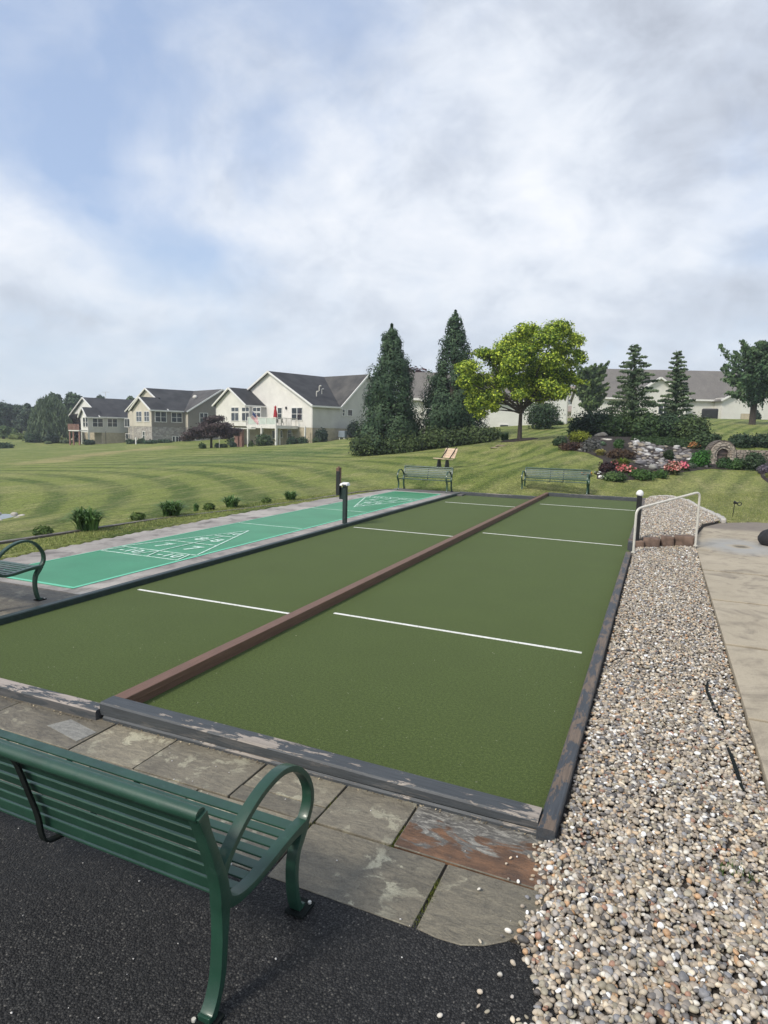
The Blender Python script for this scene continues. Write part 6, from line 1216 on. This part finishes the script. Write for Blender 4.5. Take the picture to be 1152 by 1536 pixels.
# green ground cover above the cascade
cvp = [G(*q) for q in [(945, 662), (975, 668), (1030, 673), (1052, 672), (1048, 658), (1000, 652), (955, 654)]]
xs = [q[0] for q in cvp]; ys = [q[1] for q in cvp]; n = 26000; x = rng.uniform(min(xs), max(xs), n); y = rng.uniform(min(ys), max(ys), n); k = inpoly(x, y, cvp); x, y = x[k], y[k]; n = len(x)
P = np.stack([x, y, T(x, y)+rng.uniform(.02, .22, n)*(.6+.5*np.sin(x*3)*np.sin(y*2.3))], 1); nr = rng.normal(size=(n, 3)); nr[:, 2] = abs(nr[:, 2])+.4
o = leafmesh('ground_cover', P, nr, .055, mixcol(n, (.022, .050, .015), (.065, .115, .035)), M['leaf']); tag(o, 'low green ground cover above the rock cascade', 'ground cover', kind='stuff')
# stone arch with wooden door
p = G(1083, 698); mpp = pxm(p, 1); Xa = R0; t = thing('stone_arch', 'small stone arch with an old wooden door set in the bank', 'stone arch', tuple(p)); H_ = 37*mpp; Wd = 40*mpp; ro = Wd/2; zc_ = H_-ro
def arch(r0, r1, zb, y0, y1, zc):
    mb = MB(); K = 14; out = [(-r1, zb)]+[(r1*math.cos(a), zc+r1*math.sin(a)) for a in np.linspace(math.pi, 0, K)]+[(r1, zb)]; inn = [(-r0, zb)]+[(r0*math.cos(a), zc+r0*math.sin(a)) for a in np.linspace(math.pi, 0, K)]+[(r0, zb)]
    f = lambda q, y: Xa*q[0]+FH*y+np.array([0, 0, q[1]])
    for i in range(len(out)-1): mb.hexa([f(inn[i], y0), f(out[i], y0), f(out[i+1], y0), f(inn[i+1], y0), f(inn[i], y1), f(out[i], y1), f(out[i+1], y1), f(inn[i+1], y1)])
    return mb
M['archst'] = mat_stonewall('arch_stone', [(.42, .36, .29), (.33, .28, .22), (.50, .44, .36), (.28, .24, .20)], 4.5, (.20, .17, .14)); M['archdk'] = mat_stonewall('arch_stone_dark', [(.14, .12, .10), (.10, .085, .07), (.18, .15, .12)], 5.5, (.07, .06, .05))
M['doorw'] = mat_timber('old_door_wood', (.14, .10, .085), (.22, .16, .13), .3, 2); M['wallblk'] = mat_stonewall('wall_blocks', [(.38, .32, .26), (.30, .25, .20), (.44, .38, .31)], 3.0, (.14, .12, .10))
arch(ro*.62, ro*.93, -.2, -.05, .4, zc_*.95).build('arch_ring', M['archst'], t); arch(ro*.932, ro*1.06, zc_*.5, .05, .5, zc_*.95).build('outer_ring', M['archdk'], t); arch(ro*.45, ro*.619, -.2, .0, .35, zc_*.93).build('inner_ring', M['archst'], t)
mb = MB(); K = 12; mb.prism([Xa*x_+FH*.14+np.array([0, 0, z_]) for x_, z_ in [(-ro*.45, -.2)]+[(ro*.45*math.cos(a), zc_*.93+ro*.45*math.sin(a)) for a in np.linspace(math.pi, 0, K)]+[(ro*.45, -.2)]], FH*.06); dr = mb.build('door', M['doorw'], t)
mb = MB(); 
for z_ in (.35, .85): mb.bar(-Xa*ro*.42+FH*.125+np.array([0, 0, z_*zc_*1.1]), Xa*ro*.40+FH*.125+np.array([0, 0, z_*zc_*1.1]), .03, .06)
mb.build('strap_hinge', M['bark'], dr)
# block wall running right from the arch
p0 = p+Xa*ro*1.02+FH*.1; p1_ = p+Xa*ro*7+FH*.9; t = thing('block_wall', 'low tan block retaining wall right of the stone arch', 'retaining wall', tuple(p0)); 
for k in range(3):
    mb = MB(origin=p0); z_ = -.12+.30*k; zt = min((k+1)*.30-.13, .78); nb_ = 9
    for i in range(nb_):
        a = p0+(p1_-p0)*(i+(.0 if k % 2 else .5)*0)/nb_; c = p0+(p1_-p0)*(i+.97)/nb_; off = FH*random.uniform(-.02, .02)+FH*.02*k
        mb.prism([a+off+np.array([0, 0, z_]), c+off+np.array([0, 0, z_]), c+off+np.array([0, 0, z_+.288]), a+off+np.array([0, 0, z_+.288])], FH*.3)
    mb.build('course', M['wallblk'], t, bevel=.015)

# ------------------------------------------------------------------ planted strip at the left
for (u, v, wd_, hh, lab, n_) in [(131, 796, 64, 36, 'largest daylily clump, beyond the left lawn edging', 330), (257, 774, 54, 24, 'second large daylily clump along the left lawn edging', 280), (348, 761, 38, 18, 'third daylily clump along the left lawn edging', 200), (436, 750, 30, 14, 'farthest daylily clump, left of the score post', 160), (294, 767, 14, 13, 'thin daylily between two clumps', 50)]:
    p = G(u, v); grassclump('daylily', lab, p, pxm(p, wd_), pxm(p, hh)*1.1, (.045, .11, .025), (.14, .24, .07), n_, .022, 'daylilies along the lawn edging')
for (u, v, wd_, hh, lab) in [(65, 803, 22, 14, 'round clipped bush nearest the left edge on the lawn edging'), (205, 780, 19, 11, 'small round yellowish bush between the two large daylilies'), (313, 765, 14, 10, 'small bush left of the third daylily clump'), (399, 754, 13, 7, 'tiniest round bush on the lawn edging, left of the last daylily')]:
    p = G(u, v); shrub('round_bush', lab, 'shrub', p, pxm(p, wd_), pxm(p, hh), (.045, .09, .018), (.13, .19, .045), 1500, .035, 'round bushes along the lawn edging', nb=12, shell=.75)
# pond at the left edge
c = G(-34, 781); ring_ = [(c[0]+math.cos(a)*1.05, c[1]+math.sin(a)*1.35) for a in np.linspace(0, 6.283, 24)[:-1]]
mb = MB(); wz = T1(c[0], c[1])+.04; 
m, nt, b, o = newmat('pond_water'); b.inputs['Base Color'].default_value = (.10, .12, .12, 1); b.inputs['Roughness'].default_value = .06; n_ = N(nt); n_.to(n_.bump(n_.noise(n_.geo(), 6, 3), .1, .01), b.inputs['Normal']); b.inputs['Specular IOR Level'].default_value = 1.0
mb.prism([(x, y, wz) for x, y in ring_], (0, 0, .02)); tag(mb.build('pond_water', m), kind='structure')
for i, (x, y) in enumerate(ring_[::2]): rock('pond_stone', 'pale stone on the rim of the small pond at the left edge', 'stone', (x+.05, y, wz+.01), .16, .13, .09, i, (.40, .37, .32), 'stones round the pond', 2)

# ------------------------------------------------------------------ tan bench on the slope
p = GD(664, 30.5); rz = math.atan2(FH[1], FH[0])+.50
t = thing('slatted_bench', 'small tan slatted bench on black legs on the slope behind a green bench', 'bench', tuple(p), rz)  # local x = length
for k in range(4): mb = MB(); a0 = .50+.115*k; yy = -.30-.045*k; mb.hexa([(-.5, yy, a0), (.5, yy, a0), (.5, yy-.035, a0+.012), (-.5, yy-.035, a0+.012), (-.5, yy-.038, a0+.10), (.5, yy-.038, a0+.10), (.5, yy-.073, a0+.112), (-.5, yy-.073, a0+.112)]); mb.build('back_plank', M['tan'], t, bevel=.006)
for k in range(4): mb = MB(); y_ = -.24+.125*k; mb.box(-.5, .5, y_, y_+.112, .42+.012*k, .455+.012*k); mb.build('seat_plank', M['tan'], t, bevel=.006)
for x_ in (-.34, .34):
    mb = MB(); mb.hexa([(x_-.04, -.16, -.1), (x_+.04, -.16, -.1), (x_+.04, .14, -.1), (x_-.04, .14, -.1), (x_-.04, -.07, .42), (x_+.04, -.07, .42), (x_+.04, .05, .42), (x_-.04, .05, .42)]); mb.bar((x_, -.10, .42), (x_, -.53, 1.02), .05, .03, up=(1, 0, 0)); mb.build('leg', M['black'], t, bevel=.008)

# ------------------------------------------------------------------ person in the shade of the deck
def skinmesh(name, verts, edges, radii, mat, parent, sub=2):
    me = bpy.data.meshes.new(name); me.from_pydata(verts, edges, []); o = link(name, me); sk = o.modifiers.new('s', 'SKIN'); 
    for i, r in enumerate(radii): me.skin_vertices[0].data[i].radius = (r, r) if not isinstance(r, tuple) else r
    me.skin_vertices[0].data[0].use_root = True; ss = o.modifiers.new('u', 'SUBSURF'); ss.levels = sub; ss.render_levels = sub; bpy.context.view_layer.update()
    m2 = bpy.data.meshes.new_from_object(o.evaluated_get(bpy.context.evaluated_depsgraph_get())); bpy.data.objects.remove(o); m2.materials.clear(); m2.materials.append(mat)
    for q in m2.polygons: q.use_smooth = True
    return link(name, m2, parent)
M['skin'] = simple('skin_tone', (.42, .25, .18), .55); M['vest'] = simple('dark_cloth', (.02, .015, .03), .85); M['pale'] = simple('pale_cloth', (.45, .43, .44), .85)
q = GD(391, 86.5); t = thing('person', 'person in dark top, pale trousers and pale cap bending slightly under the deck', 'person', (q[0], q[1], q[2]), math.atan2(R0[1], R0[0]))
V = [(0, 0, .92), (.02, 0, 1.08), (.08, 0, 1.28), (.13, 0, 1.42), (.16, 0, 1.50), (.19, 0, 1.60), (.20, 0, 1.70), (.12, -.19, 1.38), (.20, -.24, 1.12), (.36, -.22, .98), (.42, -.21, .95), (.12, .19, 1.38), (.20, .24, 1.12), (.36, .2, .98), (.42, .19, .95), (0, -.10, .86), (.04, -.11, .48), (-.02, -.11, .08), (.08, -.11, .03), (0, .10, .86), (-.06, .11, .48), (-.10, .11, .08), (0, .11, .03)]
E_ = [(0, 1), (1, 2), (2, 3), (3, 4), (4, 5), (5, 6), (3, 7), (7, 8), (8, 9), (9, 10), (3, 11), (11, 12), (12, 13), (13, 14), (0, 15), (15, 16), (16, 17), (17, 18), (0, 19), (19, 20), (20, 21), (21, 22)]
Rr = [.14, .13, .15, .12, .055, .095, .085, .06, .045, .035, .03, .06, .045, .035, .03, .09, .06, .04, .03, .09, .06, .04, .03]
skinmesh('person_body', V, E_, Rr, M['skin'], t)
skinmesh('trousers', [V[0], V[15], V[16], V[17], V[19], V[20], V[21]], [(0, 1), (1, 2), (2, 3), (0, 4), (4, 5), (5, 6)], [.165, .11, .085, .07, .11, .085, .07], M['pale'], t)
skinmesh('shirt', [(0, 0, .96), V[1], V[2], V[3], V[7], (.17, -.22, 1.2), V[11], (.17, .22, 1.2)], [(0, 1), (1, 2), (2, 3), (3, 4), (4, 5), (3, 6), (6, 7)], [.165, .155, .175, .145, .085, .07, .085, .07], M['vest'], t)
mb = MB(); mb.tube([(.19, 0, 1.66), (.19, 0, 1.72), (.20, 0, 1.78)], [.112, .105, .05], 12); mb.tube([(.26, 0, 1.665), (.36, 0, 1.65)], [.07, .05], 8); mb.build('cap', M['pale'], t, smooth=True)

# ------------------------------------------------------------------ grass blades, weeds, litter
def blades(name, lab, x, y, hmin, hmax, wd_, c1, c2, zoff=0.0, zfix=None):
    n = len(x); z = T(x, y) if zfix is None else np.full(n, zfix); a = rng.uniform(0, 6.283, n); h = rng.uniform(hmin, hmax, n); le = rng.normal(0, .45, (n, 2))*h[:, None]
    s = np.stack([np.cos(a), np.sin(a)], 1)*wd_; b0_ = np.stack([x-s[:, 0], y-s[:, 1], z-.01+zoff], 1); b1_ = np.stack([x+s[:, 0], y+s[:, 1], z-.01+zoff], 1); tp = np.stack([x+le[:, 0], y+le[:, 1], z+h+zoff], 1)
    V = np.stack([b0_, b1_, tp], 1).reshape(-1, 3); o = arrmesh(name, V, np.arange(3*n).reshape(-1, 3), M['leaf'], np.repeat(mixcol(n, c1, c2), 3, 0)); return tag(o, lab, 'grass', kind='stuff')
n = 70000; x = rng.uniform(-11.0, -9.0, n); y = rng.uniform(4, 23, n); lim = np.interp(y, [5.9, 8.6, 11, 14, 17, 19.5, 22.1], [-9.8, -9.85, -9.98, -10.05, -9.85, -9.55, -9.32]); k = (x < lim+.02+rng.normal(0, .015, n)) & (x > lim-.9*np.where(rng.random(n) < .5, 1, .06)-.0)
blades('grass', 'short mown grass between the shuffleboard concrete and the lawn edging', x[k], y[k], .012, .035, .006, (.12, .18, .04), (.38, .38, .14), .012)
n = 60000; x = rng.uniform(-9, 8, n); y = rng.uniform(19.5, 27.5, n); ok = (~inpoly(x, y, hard1)) & (~inpoly(x, y, berm)) & (y > np.interp(x, [-9, -6.4, -6.39, -3.3, -3.29, -.4, 1.6, 2.8, 8], [22.9, 22.9, 22.96, 22.96, 24.04, 24.04, 18.9, 19.8, 20.2]))
blades('grass', 'mown grass beyond the far ends of the courts', x[ok], y[ok], .015, .045, .007, (.12, .18, .04), (.36, .36, .13), .005)
n = 800; cs = [W(600, 1245, 0), W(596, 1253, 0), W(655, 1325, 0), W(648, 1345, 0), W(629, 1375, 0), W(497, 1205, 0), W(470, 1228, 0), W(590, 1262, 0)]; k = rng.integers(0, len(cs), n); cc_ = np.array(cs)[k]
o = blades('moss', 'green moss and weeds growing in the flagstone joints', cc_[:, 0]+rng.normal(0, .012, n), cc_[:, 1]+rng.normal(0, .035, n), .003, .010, .003, (.07, .09, .015), (.18, .20, .05), 0, -.004); o['category'] = 'moss'
n = 500; x = np.concatenate([rng.uniform(-3.7, -.5, 330), rng.uniform(-6.5, -3.8, 170)]); y = np.where(x > -3.75, 3.44, 3.385)-np.abs(rng.normal(0, .018, n)); P = np.stack([x, y, np.full(n, .006)], 1); nr = rng.normal(0, .5, (n, 3)); nr[:, 2] = 1
o = leafmesh('leaf_litter', P, nr, rng.uniform(.003, .011, n), mixcol(n, (.10, .07, .04), (.36, .30, .20)), M['pebble']); tag(o, 'dry leaf litter along the foot of the near timbers', 'leaf litter', kind='stuff')
n = 420; x = rng.uniform(-6.4, -.6, n); y = 3.7+rng.random(n)**1.8*8; P = np.stack([x, y, np.full(n, .004)], 1); nr = rng.normal(0, .25, (n, 3)); nr[:, 2] = 1
o = leafmesh('grass_clippings', P, nr, rng.uniform(.004, .011, n), mixcol(n, (.20, .22, .12), (.42, .42, .30)), M['pebble'], aspect=.22); tag(o, 'scattered pale clippings and specks on the turf', 'clippings', kind='stuff')
n = 90; x = rng.uniform(.1, .75, n); cx_ = W(1100, 1305, .02); P_2 = np.stack([cx_[0]+rng.normal(0, .05, n), cx_[1]+rng.normal(0, .04, n)], 1)
o = blades('weed', 'small green weed growing in the near pebbles', P_2[:, 0], P_2[:, 1], .01, .035, .005, (.06, .11, .03), (.13, .20, .07), 0, .02); o['category'] = 'weed'

n = 260; x = rng.uniform(-.38, .74, n); y = 2.2+rng.random(n)**1.4*8; P = np.stack([x, y, np.full(n, .022)], 1); nr = rng.normal(0, .7, (n, 3)); nr[:, 2] = 1
o = leafmesh('leaf_litter', P, nr, rng.uniform(.006, .018, n), mixcol(n, (.045, .032, .02), (.20, .14, .07)), M['pebble'], aspect=.4); tag(o, 'dead leaf bits and twigs among the pebbles', 'leaf litter', kind='stuff')
EXPO = 0.47
SKY_COVER = [(60, 150, 330, 190, -.30, 0), (480, 60, 260, 120, -.26, 0), (250, 330, 260, 90, -.30, -20), (300, 400, 150, 70, -.28, -30), (150, 530, 330, 70, -.25, 0), (60, 420, 300, 90, .35, -12), (40, 240, 160, 60, .2, 0), (450, 300, 260, 110, .3, 0), (950, 200, 420, 360, .45, 0), (650, 330, 300, 160, .2, 0), (860, 150, 150, 200, .2, 0)]
SKY_BRIGHT = [(100, 80, 300, 150, .15, 0), (60, 410, 260, 70, .30, -12), (60, 470, 200, 30, -.25, 0), (450, 300, 300, 100, .20, 0), (560, 350, 240, 110, .14, 0), (830, 180, 90, 170, .25, 20), (1050, 150, 240, 240, -.22, 0), (1060, 300, 140, 25, .4, 12), (950, 430, 350, 90, -.12, 0), (800, 350, 120, 60, .2, 0), (60, 230, 140, 60, .25, 0)]

# ------------------------------------------------------------------ thin summer haze
mb = MB(); mb.box(-320, 160, -40, 330, -9, 26); m = bpy.data.materials.new('haze_air'); m.use_nodes = True; nt = m.node_tree; nt.nodes.clear()
out = nt.nodes.new('ShaderNodeOutputMaterial'); pv = nt.nodes.new('ShaderNodeVolumePrincipled'); nt.links.new(pv.outputs[0], out.inputs['Volume'])
pv.inputs['Color'].default_value = (.86, .92, 1.0, 1); pv.inputs['Density'].default_value = .00065; pv.inputs['Anisotropy'].default_value = .2
hz_o = mb.build('haze', m); tag(hz_o, kind='stuff'); hz_o['label'] = 'thin pale summer haze over the far houses and woods'; hz_o['category'] = 'haze'

# ------------------------------------------------------------------ sky and sun
sun_lat, sun_dep, sun_el = -.74, -.67, R_(44)
sd = R0*sun_lat+FH*sun_dep; sd = sd/np.linalg.norm(sd)
sun = bpy.data.lights.new('sun', 'SUN'); so = bpy.data.objects.new('sun', sun); COL.objects.link(so)
sun.energy = 2.5; sun.angle = R_(13); sun.color = (1, .93, .82)
dirv = Vector((sd[0]*math.cos(sun_el), sd[1]*math.cos(sun_el), math.sin(sun_el))); so.rotation_euler = dirv.to_track_quat('Z', 'Y').to_euler()
wd = bpy.data.worlds.new('World'); S.world = wd; wd.use_nodes = True; nt = wd.node_tree; nt.nodes.clear()
wo = nt.nodes.new('ShaderNodeOutputWorld'); bg = nt.nodes.new('ShaderNodeBackground'); nt.links.new(bg.outputs[0], wo.inputs[0])
sky = nt.nodes.new('ShaderNodeTexSky'); sky.sky_type = 'NISHITA'; sky.sun_disc = False; sky.sun_elevation = sun_el
sky.sun_rotation = math.atan2(sd[0], sd[1]); sky.air_density = 1.0; sky.dust_density = 1.5; sky.ozone_density = 1.5
n = N(nt); tc = nt.nodes.new('ShaderNodeTexCoord'); dv = tc.outputs['Generated']; x, y, z = n.sep(dv)
# cloud layer: direction projected on a plane overhead
zc = n.math('ADD', n.math('MAXIMUM', z, 0.0), .16)
cb = nt.nodes.new('ShaderNodeCombineXYZ'); nt.links.new(n.math('DIVIDE', x, zc), cb.inputs[0]); nt.links.new(n.math('DIVIDE', y, zc), cb.inputs[1]); P0_ = cb.outputs[0]
zs_ = nt.nodes.new('ShaderNodeMapping'); nt.links.new(dv, zs_.inputs[0]); zs_.inputs['Scale'].default_value = (2.6, 2.6, 4.6); vm_ = nt.nodes.new('ShaderNodeVectorMath'); vm_.operation = 'ADD'; vs_ = nt.nodes.new('ShaderNodeVectorMath'); vs_.operation = 'SCALE'; nt.links.new(P0_, vs_.inputs[0]); vs_.inputs['Scale'].default_value = .35; nt.links.new(zs_.outputs[0], vm_.inputs[0]); nt.links.new(vs_.outputs[0], vm_.inputs[1]); P_ = vm_.outputs[0]
def mapv(v, sc, rot, loc=(0, 0, 0)):
    m = nt.nodes.new('ShaderNodeMapping'); nt.links.new(v, m.inputs[0]); m.inputs['Scale'].default_value = sc; m.inputs['Rotation'].default_value = (0, 0, rot); m.inputs['Location'].default_value = loc; return m.outputs[0]
def blob(u, v, ru, rv, amt, rotd=0):
    """soft patch of thin or thick cloud in a given direction of the sky"""
    d = ray(u, v); d = d/np.linalg.norm(d); a = np.cross(d, [0, 0, 1]); a /= np.linalg.norm(a); b2 = np.cross(a, d); c_, s_ = math.cos(R_(rotd)), math.sin(R_(rotd)); a, b2 = a*c_+b2*s_, b2*c_-a*s_
    def dot(w, k):
        q = nt.nodes.new('ShaderNodeVectorMath'); q.operation = 'DOT_PRODUCT'; nt.links.new(dw, q.inputs[0]); q.inputs[1].default_value = tuple(w/k); return q.outputs['Value']
    p, r = dot(a, ru/FPX), dot(b2, rv/FPX); e = n.math('ADD', n.math('MULTIPLY', p, p), n.math('MULTIPLY', r, r))
    fr = nt.nodes.new('ShaderNodeVectorMath'); fr.operation = 'DOT_PRODUCT'; nt.links.new(dw, fr.inputs[0]); fr.inputs[1].default_value = tuple(d)
    g_ = n.math('MULTIPLY', n.math('POWER', 2.718, n.math('MULTIPLY', e, -1.0)), n.math('GREATER_THAN', fr.outputs['Value'], 0.0))
    return n.math('MULTIPLY', g_, amt)
wn = nt.nodes.new('ShaderNodeTexNoise'); nt.links.new(dv, wn.inputs['Vector']); wn.inputs['Scale'].default_value = 3.0; wn.inputs['Detail'].default_value = 5
wsub = nt.nodes.new('ShaderNodeVectorMath'); wsub.operation = 'SUBTRACT'; nt.links.new(wn.outputs['Color'], wsub.inputs[0]); wsub.inputs[1].default_value = (.5, .5, .5)
wsc = nt.nodes.new('ShaderNodeVectorMath'); wsc.operation = 'SCALE'; nt.links.new(wsub.outputs[0], wsc.inputs[0]); wsc.inputs['Scale'].default_value = .32
wad = nt.nodes.new('ShaderNodeVectorMath'); wad.operation = 'ADD'; nt.links.new(dv, wad.inputs[0]); nt.links.new(wsc.outputs[0], wad.inputs[1]); dw = wad.outputs[0]
f1 = n.noise(mapv(P_, (1, 1.1, 1), .6), 1.0, 8, .58, .5); f2 = n.noise(mapv(P_, (1, 1.2, 1), .3, (3, 1, 0)), 2.0, 6, .5, .4)
cover = n.math('ADD', n.math('MULTIPLY', n.math('SUBTRACT', f1, .5), 1.5), n.math('MULTIPLY', n.math('SUBTRACT', f2, .5), .85))
for bl in SKY_COVER: cover = n.math('ADD', cover, blob(*bl))
thick = n.ramp(n.math('ADD', cover, .50), [(0.0, .0), (.35, .35), (.7, .85), (1.0, 1.0)])
bright = n.math('ADD', n.math('MULTIPLY', n.math('SUBTRACT', n.noise(mapv(P_, (1, 1.1, 1), .5, (7, 2, 0)), 1.9, 8, .56, .5), .5), 1.35), .45)
bright = n.math('ADD', bright, n.math('MULTIPLY', n.math('SUBTRACT', n.noise(mapv(P_, (1, 1.3, 1), .2, (1, 5, 0)), 4.2, 6, .55, .4), .5), .75))
for bl in SKY_BRIGHT: bright = n.math('ADD', bright, blob(*bl))
skyc = n.mix(.55, n.mix(1.0, sky.outputs[0], (.13, .13, .13), 'MULTIPLY'), (.39, .48, .66))
hz = n.ramp(z, [(0, 1.0), (.10, .75), (.28, 0.0)])
skyc = n.mix(n.math('MULTIPLY', hz, .85), skyc, (.48, .565, .65))
cloud = n.ramp(bright, [(.0, (.37, .40, .46)), (.35, (.49, .53, .60)), (.65, (.62, .655, .71)), (1.0, (.73, .745, .775))])
cloud = n.mix(n.math('MULTIPLY', hz, .5), cloud, (.56, .61, .665))
n.to(n.mix(n.math('MULTIPLY', thick, .93), skyc, cloud), bg.inputs[0]); bg.inputs[1].default_value = 1.0
S.render.engine = 'CYCLES'
S.view_settings.view_transform = 'Standard'; S.view_settings.look = 'None'; S.view_settings.exposure = EXPO; S.view_settings.gamma = 1.0
S.cycles.max_bounces = 6; S.cycles.diffuse_bounces = 3; S.cycles.transparent_max_bounces = 6
